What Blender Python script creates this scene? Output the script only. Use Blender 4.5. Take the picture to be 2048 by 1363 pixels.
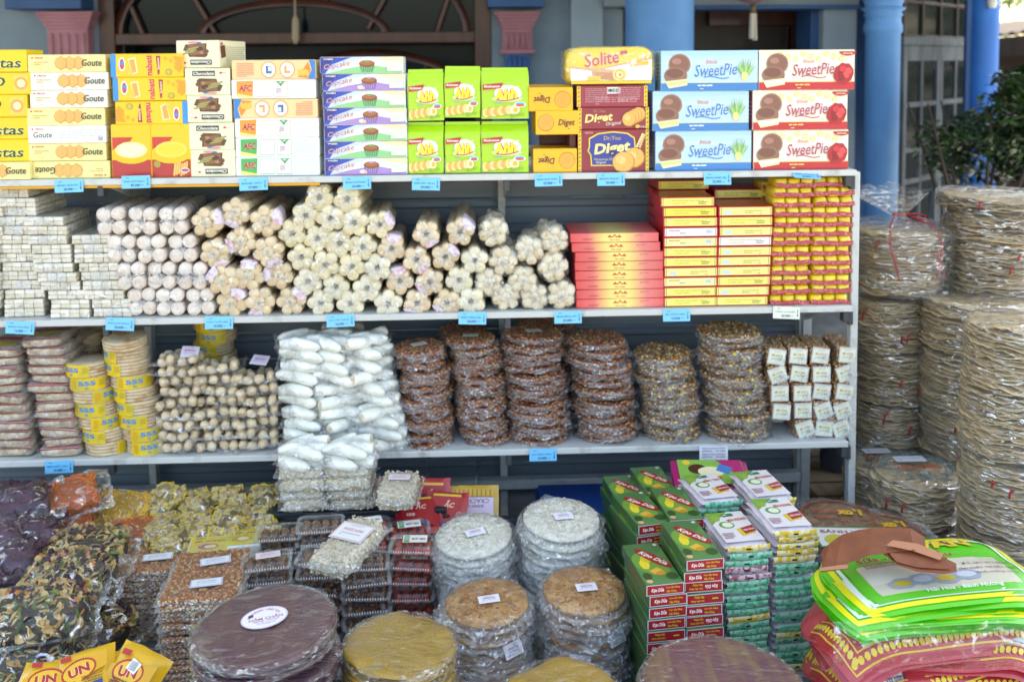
import bpy, bmesh, math, random
from math import radians, sin, cos, pi
from mathutils import Vector, Matrix, noise
R = random.Random(11)
sc = bpy.context.scene
COL = sc.collection
for o in list(bpy.data.objects):
    bpy.data.objects.remove(o)

# ------------------------------------------------------------------ camera
YAW, PIT, ROLL, PPY = radians(2.361), radians(4), radians(-.456), 269.2
LENS = 35.0
F = LENS / 36 * 2048
EYE = Vector((0, -2.86, 1.65))
FW = Vector((sin(YAW) * cos(PIT), cos(YAW) * cos(PIT), -sin(PIT)))
_r = Vector((cos(YAW), -sin(YAW), 0)); _u = _r.cross(FW)
RT = _r * cos(ROLL) + _u * sin(ROLL); UP = _u * cos(ROLL) - _r * sin(ROLL)
cam = bpy.data.objects.new('camera', bpy.data.cameras.new('camera')); COL.objects.link(cam)
cam.matrix_world = Matrix(((RT.x, UP.x, -FW.x, EYE.x), (RT.y, UP.y, -FW.y, EYE.y), (RT.z, UP.z, -FW.z, EYE.z), (0, 0, 0, 1)))
cam.data.lens = LENS; cam.data.sensor_width = 36
cam.data.shift_y = (PPY - 681.5) / 2048
cam.data.clip_start = .05; cam.data.clip_end = 500
cam.data.dof.use_dof = True; cam.data.dof.focus_distance = 2.32; cam.data.dof.aperture_fstop = 3.0
sc.camera = cam

# ------------------------------------------------------------------ daylight
SUN_EL, SUN_AZ = radians(58), radians(35)      # azimuth measured from +Y (behind the house) towards +X
w = bpy.data.worlds.new('World'); sc.world = w; w.use_nodes = True
nt = w.node_tree; nt.nodes.clear()
sky = nt.nodes.new('ShaderNodeTexSky'); sky.sky_type = 'NISHITA'; sky.sun_disc = False
sky.sun_elevation = SUN_EL; sky.sun_rotation = SUN_AZ; sky.air_density = 1.0; sky.dust_density = 3.0; sky.ozone_density = .6
bg = nt.nodes.new('ShaderNodeBackground'); bg.inputs[1].default_value = .15
wo = nt.nodes.new('ShaderNodeOutputWorld'); nt.links.new(sky.outputs[0], bg.inputs[0]); nt.links.new(bg.outputs[0], wo.inputs[0])
sun = bpy.data.objects.new('sun', bpy.data.lights.new('sun', 'SUN')); COL.objects.link(sun)
sun.data.energy = 4.5; sun.data.angle = radians(.5); sun.data.color = (1, .95, .87)
sd = Vector((sin(SUN_AZ) * cos(SUN_EL), cos(SUN_AZ) * cos(SUN_EL), sin(SUN_EL)))
sun.rotation_euler = sd.to_track_quat('Z', 'Y').to_euler(); sun.location = (0, 0, 12)
vs = sc.view_settings
sc.display_settings.display_device = 'sRGB'
vs.view_transform = 'Standard'; vs.look = 'None'; vs.gamma = 1; vs.use_curve_mapping = False
vs.exposure = 2.42
vs.use_white_balance = True; vs.white_balance_temperature = 7400; vs.white_balance_tint = 6
cy = sc.cycles
cy.max_bounces = 7; cy.diffuse_bounces = 3; cy.glossy_bounces = 3; cy.transmission_bounces = 4; cy.transparent_max_bounces = 28
cy.caustics_reflective = False; cy.caustics_refractive = False; cy.sample_clamp_indirect = 6; cy.blur_glossy = .5
cy.use_denoising = True

# ------------------------------------------------------------------ pixel -> place
def ray(px, py): return RT * ((px - 1024) / F) + UP * ((PPY - py) / F) + FW
def at(px, py, Y):
    d = ray(px, py); return EYE + d * ((Y - EYE.y) / d.y)
def onz(px, py, Z):
    d = ray(px, py); return EYE + d * ((Z - EYE.z) / d.z)
def ppm(p):                       # pixels (of the 2048 wide photo) per metre at a point
    return F / (p - EYE).dot(FW)

# ------------------------------------------------------------------ materials
def lin(h):
    if not isinstance(h, str): return tuple(h)
    h = h.lstrip('#'); o = []
    if len(h) == 3: h = ''.join(c * 2 for c in h)
    for i in (0, 2, 4):
        v = int(h[i:i + 2], 16) / 255
        o.append(v / 12.92 if v <= .04045 else ((v + .055) / 1.055) ** 2.4)
    return tuple(o)
_M = {}
class NT:
    def __init__(s, m):
        m.use_nodes = True; s.t = m.node_tree; s.t.nodes.clear()
    def n(s, typ, **kw):
        x = s.t.nodes.new(typ)
        for k, v in kw.items():
            if k.startswith('i_'):
                k = k[2:]; x.inputs[int(k) if k.isdigit() else k.replace('_', ' ')].default_value = v
            else: setattr(x, k, v)
        return x
    def l(s, a, b): s.t.links.new(a, b)
def mat(name, col='#888888', rough=.5, metal=0, coat=0, coat_rough=.08, col2=None, nscale=30, nlo=.4, nhi=.6, bump=0, bscale=80,
        coat_bump=0, cscale=25, stretch=(1, 1, 1), rnd=0, spec=.5, grad=None, detail=3, trans=0, sss=0, emit=0):
    if name in _M: return _M[name]
    m = bpy.data.materials.new(name); _M[name] = m
    t = NT(m); out = t.n('ShaderNodeOutputMaterial'); p = t.n('ShaderNodeBsdfPrincipled')
    t.l(p.outputs[0], out.inputs[0])
    p.inputs['Roughness'].default_value = rough; p.inputs['Metallic'].default_value = metal
    p.inputs['Coat Weight'].default_value = coat; p.inputs['Coat Roughness'].default_value = coat_rough
    p.inputs['Specular IOR Level'].default_value = spec
    p.inputs['Transmission Weight'].default_value = trans
    c = lin(col) + (1,)
    p.inputs['Base Color'].default_value = c
    m.diffuse_color = c
    tc = oi = mp = None
    if col2 or bump or coat_bump or rnd or grad:
        tc = t.n('ShaderNodeTexCoord'); oi = t.n('ShaderNodeObjectInfo')
        ad = t.n('ShaderNodeVectorMath', operation='MULTIPLY_ADD'); mp = ad
        cv = t.n('ShaderNodeCombineXYZ')
        for i in range(3): t.l(oi.outputs['Random'], cv.inputs[i])
        sca = t.n('ShaderNodeVectorMath', operation='SCALE'); sca.inputs['Scale'].default_value = 7.3
        t.l(cv.outputs[0], sca.inputs[0])
        t.l(tc.outputs['Object'], ad.inputs[0]); ad.inputs[1].default_value = stretch; t.l(sca.outputs[0], ad.inputs[2])
    csock = None
    if grad:                      # printed colour ramp along an object axis: (axis, a, b, [(pos, colour)])
        sx = t.n('ShaderNodeSeparateXYZ'); t.l(tc.outputs['Object'], sx.inputs[0])
        mr = t.n('ShaderNodeMapRange'); mr.inputs['From Min'].default_value = grad[1]; mr.inputs['From Max'].default_value = grad[2]
        t.l(sx.outputs['XYZ'.index(grad[0])], mr.inputs['Value'])
        cr = t.n('ShaderNodeValToRGB'); e = cr.color_ramp.elements
        while len(e) < len(grad[3]): e.new(.5)
        for k, (po, cc) in enumerate(grad[3]):
            e[k].position = po; e[k].color = lin(cc) + (1,)
        t.l(mr.outputs[0], cr.inputs[0]); csock = cr.outputs[0]
    if col2:
        nz = t.n('ShaderNodeTexNoise'); nz.inputs['Scale'].default_value = nscale; nz.inputs['Detail'].default_value = detail
        t.l(mp.outputs[0], nz.inputs['Vector'])
        mr = t.n('ShaderNodeMapRange'); mr.inputs['From Min'].default_value = nlo; mr.inputs['From Max'].default_value = nhi
        t.l(nz.outputs[0], mr.inputs['Value'])
        mx = t.n('ShaderNodeMix', data_type='RGBA'); t.l(mr.outputs[0], mx.inputs['Factor'])
        mx.inputs['A'].default_value = c; mx.inputs['B'].default_value = lin(col2) + (1,)
        if csock: t.l(csock, mx.inputs['A'])
        csock = mx.outputs['Result']
    if rnd:
        h = t.n('ShaderNodeHueSaturation'); mr = t.n('ShaderNodeMapRange'); t.l(oi.outputs['Random'], mr.inputs['Value'])
        mr.inputs['To Min'].default_value = 1 - rnd; mr.inputs['To Max'].default_value = 1 + rnd
        t.l(mr.outputs[0], h.inputs['Value'])
        if csock: t.l(csock, h.inputs['Color'])
        else: h.inputs['Color'].default_value = c
        csock = h.outputs[0]
    if csock: t.l(csock, p.inputs['Base Color'])
    if bump:
        nz = t.n('ShaderNodeTexNoise'); nz.inputs['Scale'].default_value = bscale; nz.inputs['Detail'].default_value = 3
        t.l(mp.outputs[0], nz.inputs['Vector'])
        b = t.n('ShaderNodeBump'); b.inputs['Strength'].default_value = bump; b.inputs['Distance'].default_value = .01
        t.l(nz.outputs[0], b.inputs['Height']); t.l(b.outputs[0], p.inputs['Normal'])
    if coat_bump:
        nz = t.n('ShaderNodeTexNoise'); nz.inputs['Scale'].default_value = cscale; nz.inputs['Detail'].default_value = 4
        nz.inputs['Distortion'].default_value = 1.2
        t.l(mp.outputs[0], nz.inputs['Vector'])
        b = t.n('ShaderNodeBump'); b.inputs['Strength'].default_value = coat_bump; b.inputs['Distance'].default_value = .02
        t.l(nz.outputs[0], b.inputs['Height']); t.l(b.outputs[0], p.inputs['Coat Normal'])
    return m
def film(name, haze=.04, rough=.12, scale=22, bump=.5, tint='#ffffff', hazecol='#e3e9ef', stretch=(1, 1, 1), refl=1.0, patch=.3, plo=.56, phi=.7):
    """clear crumpled film: mostly transparent, glossy at grazing angles and in noise patches put in as glints, a little milky"""
    if name in _M: return _M[name]
    m = bpy.data.materials.new(name); _M[name] = m
    t = NT(m); out = t.n('ShaderNodeOutputMaterial')
    tc = t.n('ShaderNodeTexCoord'); oi = t.n('ShaderNodeObjectInfo')
    cv = t.n('ShaderNodeCombineXYZ'); sca = t.n('ShaderNodeVectorMath', operation='SCALE'); sca.inputs['Scale'].default_value = 5.7
    for i in range(3): t.l(oi.outputs['Random'], cv.inputs[i])
    t.l(cv.outputs[0], sca.inputs[0])
    ad = t.n('ShaderNodeVectorMath', operation='MULTIPLY_ADD'); t.l(tc.outputs['Object'], ad.inputs[0]); ad.inputs[1].default_value = stretch
    t.l(sca.outputs[0], ad.inputs[2])
    nz = t.n('ShaderNodeTexNoise'); nz.inputs['Scale'].default_value = scale; nz.inputs['Detail'].default_value = 4; nz.inputs['Distortion'].default_value = 1.5
    t.l(ad.outputs[0], nz.inputs['Vector'])
    b = t.n('ShaderNodeBump'); b.inputs['Strength'].default_value = bump; b.inputs['Distance'].default_value = .03
    t.l(nz.outputs[0], b.inputs['Height'])
    fr = t.n('ShaderNodeLayerWeight'); fr.inputs['Blend'].default_value = .5; t.l(b.outputs[0], fr.inputs['Normal'])
    pw = t.n('ShaderNodeMath', operation='POWER'); pw.inputs[1].default_value = 3.6; t.l(fr.outputs['Facing'], pw.inputs[0])
    mul = t.n('ShaderNodeMath', operation='MULTIPLY_ADD'); mul.inputs[1].default_value = .6 * refl; mul.inputs[2].default_value = .04 * refl
    t.l(pw.outputs[0], mul.inputs[0])
    n2 = t.n('ShaderNodeTexNoise'); n2.inputs['Scale'].default_value = scale * 1.6; n2.inputs['Detail'].default_value = 3; n2.inputs['Distortion'].default_value = 2.2; t.l(ad.outputs[0], n2.inputs['Vector'])
    pm = t.n('ShaderNodeMapRange'); pm.inputs['From Min'].default_value = plo; pm.inputs['From Max'].default_value = phi; pm.inputs['To Max'].default_value = patch  # random glossier patches, put in as glints on the film
    t.l(n2.outputs[0], pm.inputs['Value'])
    sm = t.n('ShaderNodeMath', operation='ADD'); t.l(mul.outputs[0], sm.inputs[0]); t.l(pm.outputs[0], sm.inputs[1])
    mn = t.n('ShaderNodeMath', operation='MINIMUM'); mn.inputs[1].default_value = .8; t.l(sm.outputs[0], mn.inputs[0])
    tr = t.n('ShaderNodeBsdfTransparent'); tr.inputs[0].default_value = lin(tint) + (1,)
    gl = t.n('ShaderNodeBsdfGlossy'); gl.inputs['Roughness'].default_value = rough; gl.inputs[0].default_value = (.97, .98, 1, 1); t.l(b.outputs[0], gl.inputs['Normal'])
    df = t.n('ShaderNodeBsdfDiffuse'); df.inputs[0].default_value = lin(hazecol) + (1,)
    tl = t.n('ShaderNodeBsdfTranslucent'); tl.inputs[0].default_value = lin(hazecol) + (1,)
    dm = t.n('ShaderNodeMixShader'); dm.inputs[0].default_value = .4; t.l(df.outputs[0], dm.inputs[1]); t.l(tl.outputs[0], dm.inputs[2])
    mr = t.n('ShaderNodeMapRange'); mr.inputs['From Min'].default_value = .42; mr.inputs['From Max'].default_value = .72
    mr.inputs['To Min'].default_value = haze * .5; mr.inputs['To Max'].default_value = haze * 2.4; t.l(n2.outputs[0], mr.inputs['Value'])
    m1 = t.n('ShaderNodeMixShader'); t.l(mr.outputs[0], m1.inputs[0]); t.l(tr.outputs[0], m1.inputs[1]); t.l(dm.outputs[0], m1.inputs[2])
    m2 = t.n('ShaderNodeMixShader'); t.l(mn.outputs[0], m2.inputs[0]); t.l(m1.outputs[0], m2.inputs[1]); t.l(gl.outputs[0], m2.inputs[2])
    t.l(m2.outputs[0], out.inputs[0]); m.diffuse_color = (.9, .9, .9, .3)
    return m
def ink(h, rough=.38, rnd=0):      # flat print on carton
    return mat('ink_' + h.lstrip('#') + ('' if rough == .38 else str(rough)), h, rough, coat=.25, coat_rough=.2, rnd=rnd)

# ------------------------------------------------------------------ mesh building
class MB:
    def __init__(s): s.v = []; s.f = []; s.mi = []; s.sm = []; s.mats = []
    def mid(s, m):
        if m not in s.mats: s.mats.append(m)
        return s.mats.index(m)
    def add(s, vf, m, M=None, smooth=False):
        v, f = vf; b = len(s.v); i = s.mid(m)
        s.v += [tuple(M @ Vector(p)) for p in v] if M is not None else [tuple(p) for p in v]
        s.f += [tuple(b + k for k in q) for q in f]
        s.mi += [i] * len(f); s.sm += [smooth] * len(f)
        return s
    def mesh(s, name):
        me = bpy.data.meshes.new(name); me.from_pydata(s.v, [], s.f)
        for m in s.mats: me.materials.append(m)
        me.polygons.foreach_set('material_index', s.mi); me.polygons.foreach_set('use_smooth', s.sm)
        me.update(); return me
def one(name, vf, m, smooth=False, M=None): return MB().add(vf, m, M, smooth).mesh(name)
def T(x=0, y=0, z=0, rx=0, ry=0, rz=0, s=1):
    M = Matrix.Translation((x, y, z)) @ Matrix.Rotation(rz, 4, 'Z') @ Matrix.Rotation(ry, 4, 'Y') @ Matrix.Rotation(rx, 4, 'X')
    if s != 1: M = M @ (Matrix.Diagonal((s, s, s, 1)) if not isinstance(s, tuple) else Matrix.Diagonal(s + (1,)))
    return M
def box(sx, sy, sz, b=.0015):
    """chamfered box centred on the origin"""
    x, y, z = sx / 2, sy / 2, sz / 2; b = min(b, x * .45, y * .45, z * .45); v = []; ix = {}
    for i, a in enumerate((-1, 1)):
        for j, c in enumerate((-1, 1)):
            for k, d in enumerate((-1, 1)):
                for ax in range(3):
                    p = [a * x, c * y, d * z]
                    for q in range(3):
                        if q != ax: p[q] -= (a, c, d)[q] * b
                    ix[i, j, k, ax] = len(v); v.append(p)
    f = []
    for ax in range(3):
        for s_ in (0, 1):
            o = [q for q in range(3) if q != ax]
            def idx(u, w_, axx=ax):
                t = [0, 0, 0]; t[ax] = s_; t[o[0]] = u; t[o[1]] = w_; return ix[t[0], t[1], t[2], axx]
            f.append([idx(0, 0), idx(1, 0), idx(1, 1), idx(0, 1)])
    for a1, a2 in ((0, 1), (0, 2), (1, 2)):
        a3 = 3 - a1 - a2
        for s1 in (0, 1):
            for s2 in (0, 1):
                q = []
                for (ax, e) in ((a1, 0), (a1, 1), (a2, 1), (a2, 0)):
                    t = [0, 0, 0]; t[a1] = s1; t[a2] = s2; t[a3] = e; q.append(ix[t[0], t[1], t[2], ax])
                f.append(q)
    for i in (0, 1):
        for j in (0, 1):
            for k in (0, 1): f.append([ix[i, j, k, 0], ix[i, j, k, 1], ix[i, j, k, 2]])
    g = []
    for q in f:                    # orient outwards
        c = sum((Vector(v[k]) for k in q), Vector()) / len(q)
        n = (Vector(v[q[1]]) - Vector(v[q[0]])).cross(Vector(v[q[2]]) - Vector(v[q[0]]))
        g.append(q if n.dot(c) > 0 else q[::-1])
    return v, g
def lathe(prof, n=24, jit=None, close=True):
    """profile [(r,z)] bottom to top round Z"""
    v, f = [], []
    for j, (r, z) in enumerate(prof):
        for i in range(n):
            a = 2 * pi * i / n; rr, zz = (r, z) if jit is None else jit(r, z, a)
            v.append((rr * cos(a), rr * sin(a), zz))
    for j in range(len(prof) - 1):
        for i in range(n):
            a, b = j * n + i, j * n + (i + 1) % n
            f.append((a, b, b + n, a + n))
    if close:
        f.append(tuple(range(n))[::-1]); k = (len(prof) - 1) * n; f.append(tuple(range(k, k + n)))
    return v, f
def tube(path, r, n=8, cap=True):
    v, f = [], []; P = [Vector(p) for p in path]
    rs = r if isinstance(r, (list, tuple)) else [r] * len(P)
    prev = None
    for i, p in enumerate(P):
        d = (P[min(i + 1, len(P) - 1)] - P[max(i - 1, 0)]).normalized()
        a = prev if prev is not None else (Vector((0, 0, 1)) if abs(d.z) < .9 else Vector((1, 0, 0)))
        x = (a - d * a.dot(d)).normalized(); prev = x; y = d.cross(x)
        for k in range(n):
            t = 2 * pi * k / n; v.append(p + x * (rs[i] * cos(t)) + y * (rs[i] * sin(t)))
    for i in range(len(P) - 1):
        for k in range(n):
            a, b = i * n + k, i * n + (k + 1) % n; f.append((a, b, b + n, a + n))
    if cap: f.append(tuple(range(n))[::-1]); k = (len(P) - 1) * n; f.append(tuple(range(k, k + n)))
    return v, f
def blob(sx, sy, sz, seed=0, amp=.15, n=8, m=5, sq=1.0):
    """lumpy ellipsoid of half sizes"""
    v, f = [], []; o = Vector((seed * 3.17, seed * 1.31, seed * 2.3))
    def P(a, b):
        d = Vector((cos(b) * cos(a), cos(b) * sin(a), sin(b)))
        k = 1 + amp * noise.noise(d * 1.7 + o)
        if sq != 1: d = Vector([math.copysign(abs(c) ** sq, c) for c in d])
        return (d.x * sx * k, d.y * sy * k, d.z * sz * k)
    v.append(P(0, -pi / 2))
    for j in range(1, m):
        for i in range(n): v.append(P(2 * pi * i / n, -pi / 2 + pi * j / m))
    v.append(P(0, pi / 2)); e = len(v) - 1
    for i in range(n): f.append((0, 1 + (i + 1) % n, 1 + i))
    for j in range(m - 2):
        for i in range(n):
            a, b = 1 + j * n + i, 1 + j * n + (i + 1) % n; f.append((a, b, b + n, a + n))
    for i in range(n): f.append((1 + (m - 2) * n + i, 1 + (m - 2) * n + (i + 1) % n, e))
    return v, f
def surf(fn, nu, nv, wrap_u=False):
    """grid surface from fn(u,v), u and v in 0..1"""
    v, f = [], []; W = nu if wrap_u else nu + 1
    for j in range(nv + 1):
        for i in range(W): v.append(fn(i / nu, j / nv))
    for j in range(nv):
        for i in range(nu):
            a, b = j * W + i, j * W + (i + 1) % W; f.append((a, b, b + W, a + W))
    return v, f
def ns(x, y, z, s=0): return noise.noise(Vector((x + s * 7.1, y - s * 3.3, z + s * 1.9)))
def pillow(hx, hy, h, seed=0, flap=.02, nu=16, nv=12, px=3.0, py=3.0, amp=.004, wave=.006, droop=0, k=26.0):
    """closed bag: two skins that meet in a wavy flat seam; half sizes hx, hy, half height h"""
    def hh(u, v_): return h * max(0, 1 - abs(u) ** px) ** .55 * max(0, 1 - abs(v_) ** py) ** .55
    vs_, fs = [], []
    for sgn in (1, -1):
        def fn(a, b):
            u, v_ = (a * 2 - 1), (b * 2 - 1)
            X, Y = u * (hx + flap), v_ * (hy + flap * .4)
            uu, vv = X / hx, Y / hy
            z = sgn * hh(min(1, abs(uu)), min(1, abs(vv)))
            e = max(abs(u), abs(v_)) ** 6
            z += (ns(X * k, Y * k, sgn * .4, seed) * amp * 2) * (1 - e * .5) + e * ns(X * k * .8, Y * k * .8, 5, seed) * wave * 2 - droop * e
            X += e * ns(Y * k, seed, 3) * wave; Y += e * ns(X * k, seed, 9) * wave
            return (X, Y, z)
        a, b = surf(fn, nu, nv)
        if sgn < 0: b = [q[::-1] for q in b]
        o = len(vs_); vs_ += a; fs += [tuple(o + t for t in q) for q in b]
    return vs_, fs
def bagmesh(fl, hx, hy, h, seed=0, flap=.02, nu=16, nv=12, *r, edge=None, ring=1, **k):
    """pillow bag whose flat seam takes a whiter haze in place of its highlight"""
    v, f = pillow(hx, hy, h, seed, flap, nu, nv, *r, **k); mb = MB(); n = nu * nv
    rim = lambda q: min(q % nu, nu - 1 - q % nu, q // nu, nv - 1 - q // nu) < ring
    mb.add((v, [f[i] for i in range(2 * n) if not rim(i % n)]), fl, None, True); mb.add((v, [f[i] for i in range(2 * n) if rim(i % n)]), edge or F_EDGE, None, True)
    return mb.mesh('wrapper')
def extr(pts, d):
    """polygon in XY pushed d along Z (pts counter-clockwise)"""
    n = len(pts); v = [(x, y, 0) for x, y in pts] + [(x, y, d) for x, y in pts]
    f = [tuple(range(n))[::-1], tuple(range(n, 2 * n))] + [(i, (i + 1) % n, n + (i + 1) % n, n + i) for i in range(n)]
    return v, f

# ------------------------------------------------------------------ things and parts
def link(o): COL.objects.link(o); return o
def part(name, me, parent, M=None, kind=None, label=None):
    o = bpy.data.objects.new(name, me); COL.objects.link(o); o.parent = parent
    if M is not None: o.matrix_local = M
    if kind: o['kind'] = kind
    if label: o['label'] = label
    return o
def thing(name, label, cat, M=None, group=None, me=None, kind=None):
    o = bpy.data.objects.new(name, me); COL.objects.link(o)
    if M is not None: o.matrix_world = M
    if label: o['label'] = label
    if cat: o['category'] = cat
    if group: o['group'] = group
    if kind: o['kind'] = kind
    return o
def structure(name, me, M=None): return thing(name, None, None, M, me=me, kind='structure')
class Kit:
    """one kind of thing: its own mesh or none, and its parts [(name, mesh, matrix, sub-parts, kind)]"""
    def __init__(s, name, cat, me=None): s.name, s.cat, s.me, s.parts = name, cat, me, []
    def p(s, name, me, M=None, subs=(), kind=None): s.parts.append((name, me, M, subs, kind)); return s
    def put(s, M, label, group=None):
        o = thing(s.name, label, s.cat, M, group, s.me)
        for (n, me, L, subs, kd) in s.parts:
            c = part(n, me, o, L, kd)
            for (n2, me2, L2) in subs: part(n2, me2, c, L2)
        return o
_W = ['', 'second ', 'third ', 'fourth ', 'fifth ', 'sixth ', 'seventh ', 'eighth ', 'ninth ', 'tenth ', 'eleventh ', 'twelfth ', 'thirteenth ', 'fourteenth ', 'fifteenth ']
def nth(i, n):
    """place in a stack, i counted from the top"""
    if i <= (n - 1) // 2: return 'topmost' if i == 0 else _W[i] + 'from top'
    return 'bottom' if i == n - 1 else _W[n - 1 - i] + 'from bottom'

# ------------------------------------------------------------------ print: letters and flat shapes proud of a face
_TX = {}
def text_mesh(s, shear=0, off=0.0):
    k = (s, shear, off)
    if k not in _TX:
        cu = bpy.data.curves.new('t', 'FONT'); cu.body = s; cu.resolution_u = 2; cu.shear = shear; cu.offset = off; cu.size = 1
        ob = bpy.data.objects.new('t', cu); me = bpy.data.meshes.new_from_object(ob)
        v = [tuple(p.co) for p in me.vertices]; f = [tuple(p.vertices) for p in me.polygons]
        bpy.data.objects.remove(ob); bpy.data.curves.remove(cu); bpy.data.meshes.remove(me)
        if not v: v, f = [(0, 0, 0)] * 3, [(0, 1, 2)]
        x0 = min(p[0] for p in v); x1 = max(p[0] for p in v); y0 = min(p[1] for p in v); y1 = max(p[1] for p in v)
        _TX[k] = ([(p[0] - (x0 + x1) / 2, p[1] - (y0 + y1) / 2, 0) for p in v], f, x1 - x0, y1 - y0)
    return _TX[k]
class Print:
    """draws on a w x h sheet centred on the origin of the XZ plane at y = y0, facing -Y; u right, v up, both in metres from the sheet's middle.
    Each thing drawn lies a hair above the one before."""
    def __init__(s, w, h, y0=0, step=.00012, M=None):
        s.mb = MB(); s.w, s.h = w, h; s.k = .0002; s.step = step
        s.B = (M if M is not None else Matrix.Identity(4)) @ Matrix(((1, 0, 0, 0), (0, 0, -1, y0), (0, 1, 0, 0), (0, 0, 0, 1)))
    def _put(s, v, f, m):
        s.k += s.step
        s.mb.add(([(a[0], a[1], s.k) for a in v], f), ink(m) if isinstance(m, str) else m, s.B)
    def poly(s, pts, m): s._put(pts, [tuple(range(len(pts)))], m)
    def rect(s, x, y, w, h, m, rot=0, sh=0):
        c, d = cos(rot), sin(rot)
        s.poly([(x + c * a - d * b, y + d * a + c * b) for a, b in ((-w / 2 - sh * h / 2, -h / 2), (w / 2 - sh * h / 2, -h / 2), (w / 2 + sh * h / 2, h / 2), (-w / 2 + sh * h / 2, h / 2))], m)
    def ell(s, x, y, rx, ry, m, n=18, rot=0, a0=0, a1=2 * pi, wob=0, seed=0):
        c, d = cos(rot), sin(rot); p = []
        for i in range(n):
            a = a0 + (a1 - a0) * i / (n if a1 - a0 > 6.2 else n - 1); k = 1 + wob * sin(a * 5 + seed) * cos(a * 3 + seed * 2)
            p.append((x + c * rx * k * cos(a) - d * ry * k * sin(a), y + d * rx * k * cos(a) + c * ry * k * sin(a)))
        s.poly(p, m)
    def line(s, pts, wd, m):
        v, f = [], []; n = len(pts)
        for i, (x, y) in enumerate(pts):
            a, b = pts[max(i - 1, 0)], pts[min(i + 1, n - 1)]; dx, dy = b[0] - a[0], b[1] - a[1]; L = math.hypot(dx, dy) or 1
            t = wd / 2 * (wd and 1); v += [(x - dy / L * t, y + dx / L * t), (x + dy / L * t, y - dx / L * t)]
            if i: f.append((2 * i - 1, 2 * i - 2, 2 * i, 2 * i + 1)[::1])
        s._put(v, f, m)
    def text(s, t, x, y, h, m, w=None, rot=0, shear=0, off=.0, out=None, ow=.018):
        if out: s.text(t, x, y, h, out, w, rot, shear, off + ow)
        v, f, tw, th = text_mesh(t, shear, off); k = h / th; kx = k if w is None else w / tw
        c, d = cos(rot), sin(rot)
        s._put([(x + c * p[0] * kx - d * p[1] * k, y + d * p[0] * kx + c * p[1] * k) for p in v], f, m)
    def lines(s, x, y, w, h, n, m, seed=0, rag=.25):
        """block of print too small to read: n thin bars"""
        r = random.Random(seed); p = h / n
        v, f = [], []
        for i in range(n):
            yy = y + h / 2 - (i + .5) * p; x0 = x - w / 2
            while x0 < x + w / 2 - w * .06:
                ww = min(w * r.uniform(.05, .2), x + w / 2 - x0); b = len(v)
                v += [(x0, yy - p * .22), (x0 + ww, yy - p * .22), (x0 + ww, yy + p * .22), (x0, yy + p * .22)]; f.append((b, b + 1, b + 2, b + 3)); x0 += ww + w * .02
                if i == n - 1 and r.random() < rag: break
        s._put(v, f, m)
    def arc_text(s, t, x, y, r, a0, a1, h, m):
        """letters set along an arc, a0 to a1 left to right in degrees"""
        n = len(t)
        for i, ch in enumerate(t):
            if ch == ' ': continue
            a = radians(a0 + (a1 - a0) * (i + .5) / n)
            s.text(ch, x + r * cos(a), y + r * sin(a), h if ch not in '-.' else h * .2, m, rot=a - pi / 2); s.k -= s.step
        s.k += s.step
    def mesh(s, name='print'): return s.mb.mesh(name)
# ------------------------------------------------------------------ the setting
ZT, ZM, ZL = 1.336, .932, .522            # tops of the three shelves
BENCH = .20                                # top of the low slatted bench in front
XR, XL = 1.128, -1.85                      # ends of the shelves
def partw(name, me, parent, PM, M=None, **k):
    return part(name, me, parent, PM.inverted() @ (M if M is not None else Matrix.Identity(4)), **k)
def bx(x0, x1, y0, y1, z0, z1, b=.004):
    v, f = box(x1 - x0, y1 - y0, z1 - z0, b)
    return [(p[0] + (x0 + x1) / 2, p[1] + (y0 + y1) / 2, p[2] + (z0 + z1) / 2) for p in v], f
m_ground = mat('ground_concrete', '#8d877c', .9, col2='#77716a', nscale=6, bump=.3, bscale=40)
structure('ground', one('ground', ([(-300, -300, 0), (300, -300, 0), (300, 300, 0), (-300, 300, 0)], [(0, 1, 2, 3)]), m_ground))
m_floor = mat('porch_floor_tile', '#9b9a96', .6, col2='#86867f', nscale=9)
structure('porch_floor', one('porch_floor', bx(-6, 6, .86, 6.5, .004, .12), m_floor))

# the house behind the stall
m_wall = mat('wall_paint', '#8496a6', .8, col2='#7a8c9b', nscale=3, bump=.1, bscale=60)
m_wall_lt = mat('wall_paint_light', '#9db0c0', .8, col2='#92a5b4', nscale=3)
m_blue = mat('column_paint', '#5f9ada', .55, col2='#5890ce', nscale=4)
m_bluedk = mat('beam_paint', '#2f5b92', .6, col2='#2b5386', nscale=4)
m_bright = mat('post_paint', '#2f7ad6', .5, col2='#2a70c8', nscale=4)
m_pink = mat('capital_paint', '#b5808c', .75, col2='#a87581', nscale=6)
m_wood = mat('varnished_wood', '#4c2013', .5, col2='#3a170c', nscale=12, stretch=(1, 1, .15), coat=.3)
m_woodk = mat('dark_wood', '#33221a', .5, col2='#251813', nscale=12, stretch=(1, 1, .15))
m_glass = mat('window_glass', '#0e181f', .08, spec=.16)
m_dark = mat('dark_interior', '#1b1a1b', .9)
m_door = mat('weathered_door', '#5d646a', .7, col2='#474d53', nscale=25, stretch=(1, 1, .2))
HY = 3.2
HM = T(0, HY, .12)
house = thing('house_front', 'grey-blue house front with brown arched fanlight and pink capitals behind the stall', 'house', HM)
def X(px, Y=HY): return at(px, 60, Y).x
def Z(py, px=1024, Y=HY): return at(px, py, Y).z
H1 = 3.3
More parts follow.
